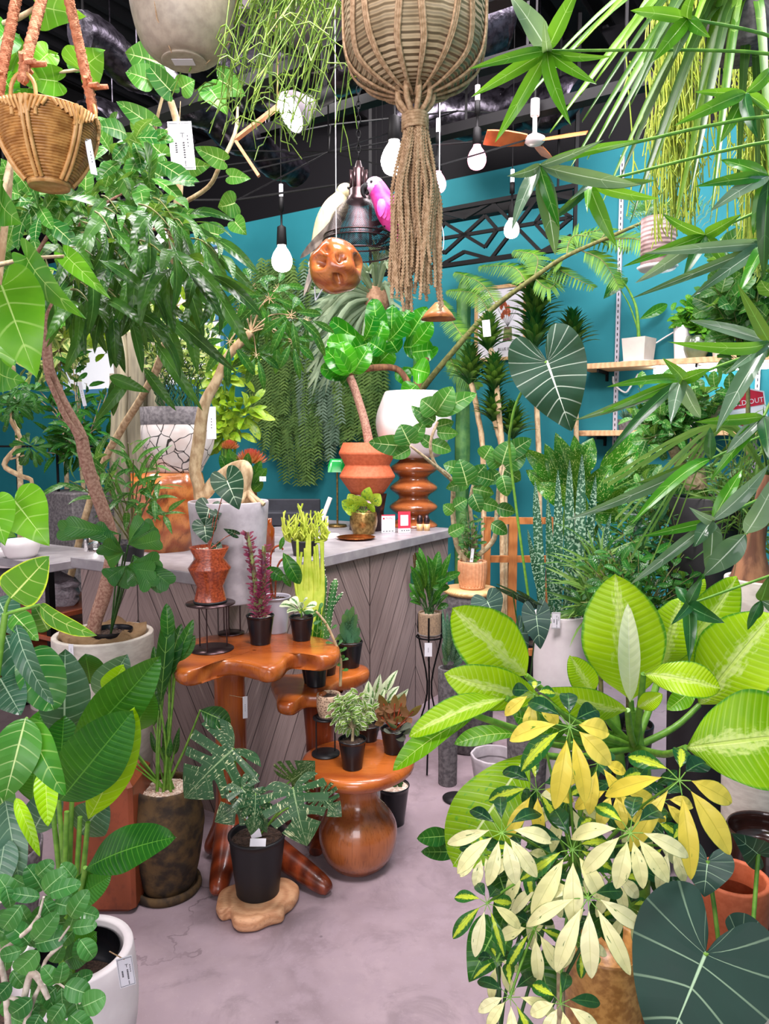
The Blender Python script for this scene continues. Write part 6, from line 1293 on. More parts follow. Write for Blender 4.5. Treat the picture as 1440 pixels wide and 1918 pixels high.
def round_fig():
    c = S(50, .98, 0); th = plant('round_leaf_fig', 'little fig with round green leaves on pale twisting branches in the lower left corner', c); potted(th, c, .12, .09, .28, M['cconc'], M['soil']); st = MB(); lf = MB(); Y = .98
    for s in ([(20,2000,Y,7),(10,1850,Y,6),(0,1790,Y,5),(25,1765,Y,4.5),(55,1740,Y,4.5),(73,1715,Y,4)], [(20,2000,Y,7),(60,1880,Y,5),(75,1845,Y,4),(85,1800,Y,4),(115,1770,Y,3.5)], [(0,1860,Y,3.5),(30,1872,Y,3.5),(60,1880,Y,3)], [(40,1900,Y,7),(55,1830,Y,7),(70,1830,Y,7),(90,1870,Y,5)], [(73,1715,Y,3),(82,1680,Y,2.5)], [(85,1800,Y,3),(130,1735,Y,2)], [(75,1845,Y,3),(110,1842,Y,2),(150,1880,Y,2)], [(0,1800,Y,5),(-10,1700,Y,4),(38,1680,Y,3)]): trunk(st, s, 8)
    build(st, 'branch', M['barkw'], th)
    L = [((80,1668),(50,1622),44),((82,1670),(125,1632),44),((92,1674),(152,1655),34),((75,1680),(20,1672),28),((132,1718),(166,1667),38),((135,1738),(182,1732),28),((65,1768),(126,1752),38),((62,1762),(108,1708),40),((55,1768),(10,1728),40),((82,1690),(95,1712),32),((72,1780),(30,1820),44),((110,1842),(118,1802),30),((105,1842),(80,1810),30),((122,1845),(168,1862),44),((155,1885),(198,1865),48),((105,1850),(85,1870),32),((115,1850),(120,1900),26),((140,1870),(150,1910),40),((60,1870),(20,1900),40),((40,1695),(5,1740),40),((30,1690),(-5,1640),40),((90,1720),(70,1750),36),((150,1760),(175,1795),36),((120,1880),(95,1915),36),((20,1840),(-10,1870),36),((75,1900),(60,1930),36),((70,1640),(100,1612),34),((10,1660),(20,1700),26),((130,1900),(165,1930),40),((100,1690),(140,1700),34),((40,1780),(0,1790),30)]
    for b, t, w in L: lpx(lf, b, t, w, Y+R.uniform(-.03, .05), shp='ovl', arch=.12, fold=.1, rows=14, cols=3, roll=R.uniform(-.25, .25))
    for i in range(70): x, y = R.uniform(-20, 150), R.uniform(1640, 1930); a = R.random()*6.28; lpx(lf, (x, y), (x+38*cos(a), y+38*sin(a)), 28, Y+R.uniform(.03, .14), shp='ovl', rows=10, cols=2, roll=R.uniform(-.6, .6))
    build(lf, 'foliage', LM['roundf'], th)
round_fig()
# ================================================================ right side, wall and middle distance
def wall_things():
    def shelf(px0, px1, py, lab, nm='wall_shelf'):
        a = PW(px0, py, .12); z = a.z; b = PW(px1, py, .12); L = (V((b.x, b.y, 0))-V((a.x, a.y, 0))).length; c = (a+b)/2; c.z = z
        c = a-B_*(L/2); c.z = z; th = thing(nm, lab, 'shelf', c); m = MB(); m.box(c, L, .24, .035, B_, A_, bev=.003); build(m, 'board', M['pale'], th, sm=False)
        for s in (-.42, 0, .42): q = MB(); q.box(c+B_*(s*L)+A_*.0+V((0,0,-.028)), .012, .22, .02, B_, A_); q.box(c+B_*(s*L)+A_*.1+V((0,0,-.05)), .012, .03, .06, B_, A_); build(q, 'bracket', M['steel'], th, sm=False)
        return z+.0175
    z1 = shelf(1097, 1560, 690, 'upper rough wooden shelf on the teal wall at right'); z2 = shelf(1093, 1560, 812, 'lower rough wooden shelf on the teal wall at right')
    for px, lab in ((1155, 'vertical slotted steel shelf rail on the teal wall, nearest the corner plants'), (1420, 'vertical slotted steel shelf rail on the teal wall at the right edge')):
        m = MB(); a = PW(px, 690, .012); m.box(V((a.x, a.y, 2.2)), .025, .02, 2.2, B_, A_); sl = MB(); th = solo(m, 'shelf_rail', M['plast'], lab, 'shelf rail', sm=False, org=V((a.x, a.y, 1.1)))
        for i in range(60): sl.box(V((a.x, a.y, 1.15+.036*i))-A_*.0105, .006, .002, .018, B_, A_)
        build(sl, 'slots', M['ink'], th, sm=False)
    def on(px, z, off=.12): d = ray(px, 690); t = (W0-CAM).dot(A_)-off; q = CAM+d*(t/d.dot(A_)); return V((q.x, q.y, z))
    c = on(1195, z1); k = c.y/FP; th = plant('potted_alocasia_shelf', 'white square pot with an upright stemmed leaf plant on the upper shelf', c); m = MB(); W = 46*k; H = 44*k
    for i in range(4): pass
    sq = [(0.001,0)]
    m.lathe([(.001,.004),(W*.6,.004),(W*.7,H),(W*.62,H),(W*.58,H*.85),(.001,H*.8)], c, 4); build(m, 'pot', M['creamw'], th, sm=False); m = MB(); m.lathe([(.001,0),(W*.68,0),(W*.74,.006),(.001,.008)], c, 30); build(m, 'saucer', M['white'], th)
    st = MB(); lf = MB(); top = c+V((0,0,H*.85)); q = [V(p) for p in smooth([top, P(1192, 580, c.y), P(1178, 545, c.y), P(1160, 520, c.y-.05)], 5)]; st.tube(q, (.012, .004), 8); q = [V(p) for p in smooth([top+V((.01,0,.02)), P(1180, 575, c.y), P(1160, 540, c.y)], 5)]; st.tube(q, (.006, .003), 6)
    lpx(lf, (1198,598), (1250,570), 20, c.y, shp='ell', fold=.3); build(lf, 'leaf', LM['lily'], th); lf = MB(); lpx(lf, (1162,522), (1130,560), 30, c.y, shp='hea')
    build(st, 'stem', M['gstem'], th); build(lf, 'leaf', LM['lily'], th)
    for px, w, h, m_, lab, cat in ((1275, 34, 62, 'white', 'tall white cylindrical pot on the upper shelf', 'pot'), (1302, 42, 42, 'glasspot', 'glossy olive round glazed pot on the upper shelf', 'pot'), (1350, 40, 28, 'cream', 'low cream bowl pot on the upper shelf right of the olive pot', 'pot')):
        c = on(px, z1, .12); k = c.y/FP; m = MB(); m.lathe(potprof(w*k*.46, w*k*.36, h*k, .006, bulge=(.02 if m_ == 'glasspot' else 0)), c, 32); o = plant('shelf_pot', lab, c, cat); build(m, 'pot', M[m_], o); lf = MB(); top = c+V((0,0,h*k*.9)); sm_ = MB()
        crown(lf, sm_, top, top+V((0,-.02,.12)), (.1, .07, .1), 10, 5, .07, .04, 'rou', .002); build(sm_, 'stem', M['gstem'], o); build(lf, 'foliage', LM['fig_big'], o)
    m = MB(); a = on(1225, z1-.055, .14); b = on(1440, z1-.055, .14); a.z = b.z = z1-.06; bar(m, a, b, .03, .03); solo(m, 'tube_light', M['tubel'], 'white tube light fixed under the upper wooden shelf', 'lamp', sm=False)
    m = MB(); m.tube([V(p) for p in smooth([PW(1195,700,.05), PW(1180,725,.05), PW(1170,735,.04), PW(1150,720,.03), PW(1148,705,.03)], 4)], .006, 6); m.tube([V(p) for p in smooth([PW(1220,648,.03), PW(1245,632,.02), PW(1262,622,.02)], 4)], .005, 6); solo(m, 'white_cable', M['white'], 'white cable looping below the upper shelf', 'cable')
    for i, px in enumerate((1175, 1215, 1290, 1350)):
        c = on(px, z2, .12); th = plant('lower_shelf_plant', ['tiny spiky plant in a dark pot at the left end of the lower shelf', 'bushy small leaf plant second from left on the lower shelf', 'small plant behind the bonsai on the lower shelf', 'small leafy plant at the right on the lower shelf'][i], c); potted(th, c, .05, .042, .07, M[['cconc','blk','white','blk'][i]], M['soil']); st = MB(); lf = MB(); top = c+V((0,0,.06))
        if i == 0:
            for j in range(60): a = R.random()*6.3; leaf(lf, top, top+V((cos(a)*.05, sin(a)*.05, R.uniform(.04, .11))), .004, 'gra', rows=3, cols=1)
        else: crown(lf, st, top, top+V((0,-.02,.1)), (.12, .07, .08), 12, 6, .05, .026, 'ell', .002)
        if st.v: build(st, 'stem', M['twig'], th)
        build(lf, 'foliage', LM['silver' if i == 0 else 'fig_dark'], th)
    # sold out tag
    c = P(1398, 765, 2.6); k = c.y/FP; th = thing('sold_out_tag', 'red and white SOLD OUT tag shaped like a hexagon at the right edge', 'sign', c); ax = V((1,0,.18)).normalized(); ay = V((-.18,0,1)).normalized(); q = [(-36,26),(0,40),(36,26),(36,-22),(0,-42),(-36,-22)]
    def poly(pts, dz): m = MB(); f = [c+ax*(x*k)+ay*(y*k)+V((0,-.001-dz,0)) for x, y in pts]; b = [p+V((0,.001,0)) for p in f]; n = len(f); m.add(f+b, [tuple(range(n)), tuple(range(2*n-1, n-1, -1))]+[(i, i+n, (i+1) % n+n, (i+1) % n) for i in range(n)]); return m
    build(poly(q, 0), 'card', M['paper'], th, sm=False); r = poly([(-33,24),(0,37),(33,24),(33,2),(-33,2)], .0015); r2 = poly([(-24,-24),(24,-24),(0,-38)], .0015); build(r, 'red_band', M['red'], th, sm=False); build(r2, 'red_tip', M['red'], th, sm=False); t = MB(); text_mb(t, 'SOLD OUT', c+ay*(7*k)+V((0,-.0035,0)), ax, ay, 13*k); t.box(c+ay*(-30*k)+V((0,-.003,0)), 5*k, .0008, 7*k, ax, V((0,1,0)), ay); build(t, 'lettering', M['paper'], th, sm=False)
    # poster
    a = PW(937, 605, .02); th = thing('framed_poster', 'light wood framed botanical poster on the teal wall behind the corn plants', 'picture', V((a.x, a.y, a.z-.3))); k = a.y/FP; W = 84*k*1.15; H = 130*k; ax = -B_; fm = MB()
    for s in (-1, 1): fm.box(a+ax*(s*W/2), .022, .02, H+.022, ax, A_); fm.box(a+V((0,0,s*H/2)), W, .02, .022, ax, A_)
    build(fm, 'frame', M['oak'], th, sm=False); b = MB(); b.box(a+A_*.004, W, .006, H, ax, A_); build(b, 'print_sheet', M['paper'], th, sm=False)
    v = MB(); v.lathe([(.0,0),(.035,0),(.03,.09),(.0,.09)], V((0,0,0)), 4); v = MB(); pts = [(.02,-.13),(.09,-.12),(.085,-.03),(.03,-.03)]; f = a-A_*.0
    v.add([f-A_*.002+ax*x+V((0,0,z)) for x, z in pts], [(0,1,2,3)]); build(v, 'printed_vase', M['purple'], th, sm=False); v = MB()
    for i in range(22): x, z = .02+R.uniform(-.02, .05), .1+R.uniform(-.06, .05); v.add([f-A_*.002+ax*(x+.014*cos(g))+V((0,0,z+.02*sin(g))) for g in (0, 1.5, 3.1, 4.6)], [(0,1,2,3)])
    build(v, 'printed_flower', M['terra'], th, sm=False); v = MB(); text_mb(v, 'BLUE BIRD', f-A_*.002+ax*.05+V((0,0,-.19)), ax, V((0,0,1)), .028); 
    for i in range(6): s = MB(); v.tube([f-A_*.002+ax*(.055)+V((0,0,-.03)), f-A_*.002+ax*(.055+.03*(i-2.5))+V((0,0,.1))], .0012, 4)
    build(v, 'printed_text', M['ink'], th, sm=False)
wall_things()
def dracaenas():
    spec = [([(940,870),(935,780),(925,680)], (915,625), 4.4, 'head_up', 'tall slim corn plant with one dark leaf rosette holding a white tag', 30, [(925,700)]), ([(905,870),(895,780),(888,740)], (880,690), 4.5, '', 'corn plant with a dark rosette just right of the cactus columns', 34, []), ([(1010,900),(1005,760),(1000,650)], (1000,575), 4.6, '', 'tallest corn plant with a long dark leaf rosette in front of the poster edge', 38, [(1000,625),(1000,530)]), ([(1080,900),(1078,760),(1072,680)], (1070,625), 4.7, '', 'corn plant with a short dark rosette behind the large white-veined leaf', 34, []), ([(945,900),(940,840),(930,800)], (925,760), 4.45, '', 'low corn plant with a dark rosette between the two slim trunks', 30, [(960,790)])]
    for q, h, Y, _, lab, rp, ex in spec:
        c = S(q[0][0], Y, 0); th = plant('corn_plant', lab, c, 'potted tree', None); potted(th, c, .13, .1, .25, M['blk'], M['soil']); st = MB(); k = [c+V((0,0,.24))]+[P(x, y, Y) for x, y in q]+[P(h[0], h[1]+20, Y)]; p = [V(a) for a in smooth(k, 5)]
        st.tube(p, [.016+.0015*(i % 2) for i in range(len(p))], 8); lf = MB()
        for hx, hy in [h]+ex:
            b = P(hx, hy+35, Y)
            for i in range(70):
                t = i/70; a = i*2.4; s = b+V((0,0,mp(34, Y)*t)); l = mp(rp, Y)*(1.75-.2*t); d = V((cos(a)*(1.1-.75*t), sin(a)*(1.1-.75*t), .45+t*1.0)).normalized(); leaf(lf, s, s+d*l, .046, 'lan', V((0,0,1))+d*-.2, 0, .14, .3, 0, 5, 1)
        build(st, 'cane', M['barkp'], th); build(lf, 'foliage', LM['drac'], th)
    price_tag(P(911, 615, 4.2), mp(14, 4.2), mp(30, 4.2), 'white tag hanging on the leaf rosette in front of the poster', V((1,0,.1)), plain=True)
    for x, yt, w, Y, lab in ((862, 515, 14, 5.0, 'tall green ribbed column cactus in front of the teal wall'), (783, 610, 13, 5.1, 'shorter column cactus half hidden behind the fiddle leaf plant')):
        c = S(x, Y, 0); th = plant('column_cactus', lab, c, 'cactus'); potted(th, c, .14, .11, .25, M['cconc'], M['soil']); m = MB(); zt = ZY(yt, Y); n = 30; r = mp(w, Y); rows = [[V((c.x, c.y, .24+(zt-.24)*i/n))+V((cos(a), sin(a), 0))*(r*(1 if j % 2 else .66)*(1+.06*sin(i*.9))*(1 if i < n-1 else (.8 if i < n else .35))) for j in range(16) for a in [j*2*pi/16]] for i in range(n+1)]
        m.grid(rows, None, 0, .5, True); m.add(rows[-1], [tuple(range(16))]); build(m, 'column', M['cactus'], th)
dracaenas()
def ferns():
    FY = lambda x: 4.85-.95*(x-795)/355; c = S(800, 5.05, 0); th = plant('tree_fern', 'feathery fern with a long slanted stem and yellow green fronds across the teal wall', c, 'fern'); potted(th, c, .15, .12, .3, M['blk'], M['soil']); st = MB(); lf = MB(); b = c+V((0,0,.28))
    p = trunk(st, [(x, y, FY(x), r) for x, y, r in ((790,730,5.5),(830,680,5.5),(915,585,5),(1000,520,4.5),(1060,480,4),(1150,440,3.5),(1230,405,2.5))], 8); st.tube([V(a) for a in smooth([p[0], P(775, 800, 5.0), b], 6)], (.016, .02), 8)
    for q in ([(915,585),(890,550),(835,545)], [(930,570),(900,530),(850,510)], [(985,530),(960,500),(895,500)], [(1000,520),(1005,480),(960,470)], [(1060,480),(1040,500),(1115,540)], [(1090,470),(1130,490),(1160,540)], [(1120,455),(1130,430),(1050,450)], [(840,665),(860,700),(900,725)], [(1130,450),(1200,450),(1240,500)], [(1000,520),(1030,540),(1060,500)], [(1060,480),(1080,440),(1180,470)], [(870,635),(845,600),(825,560)]):
        frond(lf, st, [V(a) for a in smooth([P(x, y, FY(x)+.05*i) for i, (x, y) in enumerate(q)], 5)], 26, .086, .0095, sag=.5)
    build(st, 'stem', M['twig'], th); build(lf, 'frond', LM['fern'], th)
    # wispy hanging pot at right
    Y = 2.9; c = P(1231, 500, Y); k = Y/FP; th = plant('hanging_wispy_pot', 'pinkish ribbed hanging pot with fine wispy green growth', c, 'hanging plant'); H = 85*k; m = MB(); m.lathe([(.001,0),(24*k,0),(30*k,.004),(31*k,H),(27*k,H),(26*k,H*.9),(.001,H*.88)], c, 36); build(m, 'pot', M['mauve'], th); m = MB(); m.lathe([(.001,-.014),(30*k,-.012),(36*k,0),(34*k,.002),(.001,.001)], c, 30); build(m, 'saucer', M['white'], th); lf = MB(); top = c+V((0,0,H))
    for i in range(46): x, y = R.uniform(1170, 1340), R.uniform(380, 440); e = P(x, y, Y+R.uniform(-.15, .15)); frond(lf, None, curve(top, e, .25, 5), 12, .035, .003)
    build(lf, 'foliage', LM['lily'], th); m = MB()
    for a in (0, 2.1, 4.2): m.tube([c+V((28*k*cos(a), 28*k*sin(a), H)), V((c.x, c.y, 4.1))], .0012, 4)
    build(m, 'cord', M['rope'], th)
    # long hanging yellow-green strings
    for x0, x1, y1, Y, lab in ((1215, 1320, 480, 2.3, 'curtain of yellow green hanging strings in front of the teal wall'), (1385, 1450, 520, 2.2, 'yellow green hanging strings at the right edge of the picture')):
        c = P((x0+x1)/2, -30, Y); th = plant('hanging_string_plant', lab, c, 'hanging plant'); m = MB(); m.lathe(potprof(.1, .07, .12, .006), c, 28); build(m, 'pot', M['cconc'], th); st = MB(); m = MB(); m.tube([c+V((0,0,.1)), V((c.x, c.y, 4.1))], .003, 5); build(m, 'cord', M['rope'], th)
        for i in range(110):
            x = R.gauss((x0+x1)/2, (x1-x0)*.27); s = c+V((R.uniform(-.09, .09), R.uniform(-.09, .09), .1)); ye = R.uniform(250, y1); dd = R.uniform(-.12, .12)
            q = [s, P(x, 40, Y+dd)]+[P(x+R.uniform(-9, 9), 40+(ye-40)*t, Y+dd) for t in (.25,.5,.75,1)]; st.tube([V(a) for a in smooth(q, 3)], .0022, 4, 0, False)
            for t in range(7): y = R.uniform(60, ye); xx = x+R.uniform(-8, 8); st.tube([P(xx, y, Y+dd), P(xx+R.uniform(-14, 14), y+R.uniform(12, 26), Y+dd)], (.0024, .0012), 4, 0, False)
        build(st, 'strings', M['rhip'], th)
M['rhip'] = simple('yellow_green_strings', 'b4c040', .45, 0, '86a032', 30, 0, trans=.25)
ferns()
def anthurium():
    c = S(1020, 3.2, 0); th = plant('large_veined_anthurium', 'plant with one huge dark leaf with white veins hanging before the corn plants', c); potted(th, c, .13, .1, .28, M['cconc'], M['soil']); st = MB(); e = P(1024, 677, 3.0); b = c+V((0,0,.27)); st.tube([V(a) for a in smooth([b, P(960, 900, 3.2), P(958, 790, 3.1), P(985, 720, 3.05), e], 6)], .006, 7)
    for q in ((1000,950),(1060,930)): st.tube([b, P(*q, 3.2)], .006, 6)
    build(st, 'stem', M['gstem'], th); bigleaf(th, 'anthl', [((1024,676),(1070,808),138,3.0,dict(fold=.12))], shp='glo', arch=.1, wave=.05, rows=50, cols=6)
leafmat('anthl', '12301f', '1c4430', 'e4f0dc', 12, .13, .04, rough=.7, trans=.12, vb=.8)
anthurium()
def middle_right():
    # concrete cylinder + round plank + fluted pot + ficus
    c = S(877, 3.55, 0); Y = c.y; k = Y/FP; zt = ZY(1100, Y); m = MB(); m.lathe([(.001,0),(43*k,0),(46*k,.01),(46*k,zt-.035),(45*k,zt-.03),(.001,zt-.03)], c, 44); solo(m, 'concrete_cylinder', M['cconc'], 'rough grey concrete cylinder plinth under the round wooden plate', 'plinth', org=c)
    c2 = V((c.x, c.y, zt-.029)); m = MB(); m.lathe([(.001,0),(48*k,0),(52*k,.012),(50*k,.024),(.001,.026)], c2, 40, wob=lambda a, z: 1+.02*sin(3*a)); solo(m, 'round_wood_plate', M['oak'], 'light round wooden plate on top of the concrete cylinder', 'wood plate', org=c2)
    c3 = V((c.x+.01, c.y, zt-.002)); H = ZY(1050, Y)-c3.z; th = plant('banyan_fig_bonsai', 'banyan fig bonsai with pale branches in a fluted peach terracotta pot', c3, 'potted tree'); m = MB(); m.lathe([(.001,0),(24*k,0),(24*k,.014),(.001,.014)], c3, 30); build(m, 'saucer', M['peach'], th); potted(th, c3+V((0,0,.012)), 27*k, 24*k, H-.012, M['peach'], M['gravel'], 'pot', 96, .012, bulge=.004, wob=lambda a, z: 1+.035*sin(24*a+z*10))
    lb = MB(); lb.box(P(884, 1040, Y-.03), mp(6, Y), mp(26, Y), .001, V((1,0,0)), V((.1,0,1)).normalized(), V((0,-1,0))); build(lb, 'plant_label', M['paper'], th, sm=False)
    st = MB()
    for s in ([(872,1050,Y,5),(855,1020,Y,5),(848,960,Y,5),(846,900,Y-.05,4),(815,870,Y-.15,3.5),(806,830,Y-.2,3),(820,790,Y-.2,2.5)], [(880,1050,Y,5),(895,1040,Y,5),(925,1010,Y,5),(930,960,Y,4),(935,900,Y,3.5),(940,870,Y,3)], [(868,1048,Y,4),(890,1025,Y,4),(880,950,Y,3.5),(888,900,Y,3)], [(846,900,Y-.05,3),(800,860,Y-.2,3),(768,835,Y-.25,2)], [(880,1048,Y,4),(870,1030,Y,5),(860,1046,Y,4)]): trunk(st, s, 8)
    lf = MB()
    L = [((815,775),(848,724),46),((812,775),(893,737),38),((818,772),(788,748),44),((815,790),(775,765),30),((808,800),(770,760),24),((815,800),(850,790),26),((818,810),(858,812),26),((806,830),(845,845),30),((768,835),(690,828),40),((768,832),(750,795),48),((768,840),(735,858),24),((770,830),(795,790),30),((810,835),(785,815),24),((875,910),(860,860),50),((878,905),(910,870),36),((885,915),(925,925),30),((880,900),(835,915),28),((885,925),(900,960),30),((940,870),(955,825),44),((940,870),(910,848),38),((945,875),(985,850),40),((945,880),(975,900),34),((935,885),(905,905),32),((940,890),(950,930),32),((850,960),(830,945),26),((850,950),(875,935),28),((930,950),(965,960),28),((905,860),(920,835),40),((950,850),(995,822),36),((860,880),(830,870),28),((925,900),(890,890),30),((900,940),(935,950),28),((840,1000),(870,985),26),((920,980),(950,1000),28)]
    crown(lf, st, c3+V((0,0,.09)), P(880, 985, Y), (.07, .06, .07), 16, 7, .04, .016, 'ell', .002, rows=4)
    for b, t, w in L: lpx(lf, b, t, w, Y-.18+R.uniform(-.05, .12), shp='ova', arch=.1, fold=.15, rows=12, cols=3, roll=R.uniform(-.2, .2))
    build(st, 'trunk', M['barkg'], th); build(lf, 'foliage', LM['bengh'], th)
    c = V((c3.x-.0, c3.y+.05, c3.z)); 
    # small dense plant in the same group, dark frame furniture
    p = S(955, 4.0, 0); th = thing('wooden_easel_frame', 'brown wooden frame standing between the concrete cylinder and the snake plant', 'frame', p); 
    for dx, w, m_ in ((-.14, .035, 'post'), (.0, .045, 'post'), (.2, .03, 'post')): b = MB(); b.box(p+V((dx,0,.55)), w, .035, 1.1); build(b, 'post', M['frame'], th, sm=False)
    for z in (.35, .87, 1.08): b = MB(); b.box(p+V((.03,.0,z)), .34, .03, .035); build(b, 'rail', M['frame'], th, sm=False)
    # snake plant
    c = S(1045, 3.1, 0); Y = c.y; k = Y/FP; H = ZY(1148, Y); th = plant('snake_plant', 'tall banded snake plant in a tall white cylinder planter', c); potted(th, c, 54*k, 48*k, H, M['whitem'], M['soil'], 'planter', 44, .03, thk=.014); st = MB(); top = c+V((0,0,H-.03))
    for x0, x1, yt, w in ((-36,-54,900,19),(-18,-34,930,17),(-8,-12,880,19),(10,8,860,20),(26,34,850,22),(34,60,890,20),(-30,-70,990,14),(2,22,990,15),(38,84,960,17)):
        b = top+V((x0*k, R.uniform(-.04, .04), 0)); e = V((c.x+x1*k*1.0, b.y+R.uniform(-.06, .06), ZY(yt, Y))); leaf(st, b, e, w*.95*k, 'str', V((R.uniform(-.4, .4),-1,0)), 0, R.uniform(-.03, .03), .25, .04, 20, 2, wf=14)
    build(st, 'leaves', LM['snake'], th); price_tag(P(1041, 1162, Y-.14), mp(16, Y), mp(30, Y), 'white label on the front of the tall white cylinder planter', string=None)
    # spotted dieffenbachia
    c = S(1110, 3.35, 0); Y = c.y; th = plant('spotted_dumb_cane', 'dumb cane with large cream spotted dark green leaves above the snake plant', c); potted(th, c, .14, .11, .28, M['blk'], M['soil']); st = MB(); hb = P(1105, 960, Y); st.tube([c+V((0,0,.27)), hb], (.016, .012), 9)
    for b, t, w, o in (((1085,930),(1040,810),50,{}),((1090,930),(1075,815),44,{}),((1125,905),(1210,800),56,{}),((1120,930),(1240,870),44,{}),((1050,900),(980,840),42,{}),((1060,920),(1020,830),40,{}),((1110,920),(1235,830),36,{}),((1130,940),(1235,905),30,{}),((1080,890),(1110,820),50,{}),((1105,940),(1145,870),56,{}),((1040,920),(985,880),40,{}),((1070,940),(1000,905),44,{}),((1100,960),(1180,960),46,{}),((1085,960),(1060,900),46,{})):
        m = MB(); lpx(m, b, t, w*.95, Y+R.uniform(-.2, .1), shp='lan', arch=.12, fold=.3, wave=.09, rows=18, cols=4); build(m, 'leaf', LM['spotd'], th); e = P(*b, Y); st.tube([hb, e], (.006, .005), 6)
    build(st, 'stem', M['gstem'], th)
    # gloriosum in the middle distance
    c = S(985, 2.9, 0); Y = c.y; th = plant('velvet_leaf_philodendron', 'velvety dark heart leaf philodendron in front of the white cylinder planter', c); potted(th, c, .09, .07, .5, M['cconc'], M['soil']); st = MB(); bigleaf(th, 'glor', [((1004,1152),(1012,1216),54,2.75,dict(fold=.05)), ((912,1125),(930,1165),62,2.85), ((985,1120),(1030,1140),30,2.8,dict(roll=.9)), ((970,1180),(985,1240),36,2.85), ((960,1110),(1035,1135),24,2.82,dict(roll=1.0))], shp='glo', arch=.08, rows=30, cols=4, stem=(st, c+V((0,0,.48)), .003)); build(st, 'stem', M['dstem'], th)
    c = S(838, 3.15, 0); th = plant('ribbed_grey_pot_plant', 'narrow ribbed grey pot beside the lime dumb cane leaves', c, 'pot'); potted(th, c, .045, .04, ZY(1250, 3.15), M['cconc'], M['soil'], 'pot', 60, .02, wob=lambda a, z: 1+.03*sin(20*a)); lf = MB(); top = c+V((0,0,ZY(1250, 3.15)))
    for i in range(36): e = P(R.uniform(825, 875), R.uniform(1130, 1240), 3.15+R.uniform(-.1, .1)); leaf(lf, top.lerp(e, .3), e, .02, 'lan', rows=5)
    build(lf, 'foliage', LM['silver'], th)
    c = S(925, 3.0, 0); m = MB(); m.lathe(potprof(.1, .07, .2, .01), c, 40, wob=lambda a, z: 1+.02*sin(30*a)); m.lathe([(.001,0),(.095,0),(.105,.015),(.09,.015),(.07,.006),(.001,.006)], c, 36); solo(m, 'ribbed_floor_pot', M['greyw'], 'ribbed grey floor pot with saucer behind the lime leaves', 'pot', org=c)
    c = S(855, 3.0, 0); m = MB(); m.lathe([(.001,0),(.055,0),(.06,.008),(.001,.01)], c, 28); solo(m, 'black_floor_disc', M['blk'], 'small flat black disc base on the floor right of the wire stand', 'base', org=c)
    # tall dark cylinder behind zz
    c = S(828, 4.35, .99)
    # dense background shrubs at right
    for x, y, Y, rx, rz, lab, mt, shp, L, W, nt in ((1175,1020,3.3,.24,.22,'tangle of narrow leaf shrubs right of the snake plant','fig_dark','lan',.09,.02,40),(1290,1010,2.7,.28,.22,'dark umbrella leaf shrub behind the fingered leaves','scg','lan',.09,.024,40),(1200,1090,2.5,.24,.14,'low dark shrub just above the lime dumb cane leaves','fig_dark','ell',.06,.024,36),(1400,900,2.5,.2,.26,'grassy green shrub at the right edge by the bonsai','grass','gra',.14,.008,40),(1125,1090,3.0,.1,.16,'grass like plant between snake plant and lime leaves','grass','gra',.2,.012,24),(1405,545,2.6,.17,.24,'round leaf shrub on the right in front of the upper shelf','bengh','rou',.075,.055,34),(1300,930,2.8,.25,.15,'leafy green shrub under the bonsai trunk','bengh','ell',.09,.035,26)):
        c = S(x, Y, 0); th = plant('background_shrub', lab, c, 'shrub'); potted(th, c, .11, .09, .22, M['blk'], M['soil']); st = MB(); lf = MB(); t = P(x, y, Y)-V((0,0,rz)); st.tube([c+V((0,0,.2)), t], (.012, .008), 8); crown(lf, st, t, P(x, y, Y), (rx, .2, rz), nt, 8, L, W, shp, .003, droop=.2, up=.6, rows=4, t0=.3); build(st, 'stem', M['twig'], th); build(lf, 'foliage', LM[mt], th)
    # bonsai ficus
    c = S(1305, 2.6, 0); Y = c.y; th = plant('thick_trunk_ficus_bonsai', 'ficus bonsai with a thick curved pale green trunk at right of the lower shelf', c, 'bonsai'); potted(th, c, .14, .11, ZY(930, Y), M['blk'], M['soil'], 'planter'); st = MB(); lf = MB()
    trunk(st, [(1300,910,Y,16),(1278,875,Y,12),(1258,830,Y,11),(1250,800,Y,9)], 12); trunk(st, [(1310,915,Y,15),(1304,860,Y,14),(1308,815,Y,13),(1330,775,Y,13),(1352,755,Y,10)], 12); build(st, 'trunk', M['barkg'], th); tw = MB()
    for cx, cy, rx, rz in ((1225,765,.12,.09),(1215,812,.09,.06),(1268,735,.13,.05),(1350,745,.1,.07),(1250,795,.09,.05)): crown(lf, tw, P(1255, 800, Y), P(cx, cy, Y-.05), (rx, .12, rz), 9, 6, .062, .034, 'ell', .003, droop=.1, up=.8, rows=6)
    build(tw, 'twig', M['twig'], th); build(lf, 'foliage', LM['bengh'], th)
    # ponytail palm
    c = S(1405, 2.1, 0); Y = c.y; k = Y/FP; H = ZY(1082, Y); th = plant('ponytail_palm', 'ponytail palm with a fibrous brown trunk in a pale fluted pot at right', c, 'palm'); potted(th, c, 78*k, 56*k, H, M['cream'], M['gravel'], 'pot', 72, .02, thk=.014, wob=lambda a, z: 1+.02*sin(z*140)); st = MB(); trunk(st, [(1405,1090,Y,38),(1408,1060,Y,30),(1412,1030,Y,20),(1418,990,Y,17),(1430,930,Y,14),(1438,890,Y,10)], 16); build(st, 'trunk', M['ponyt'], th); lf = MB(); tp = P(1438, 892, Y)
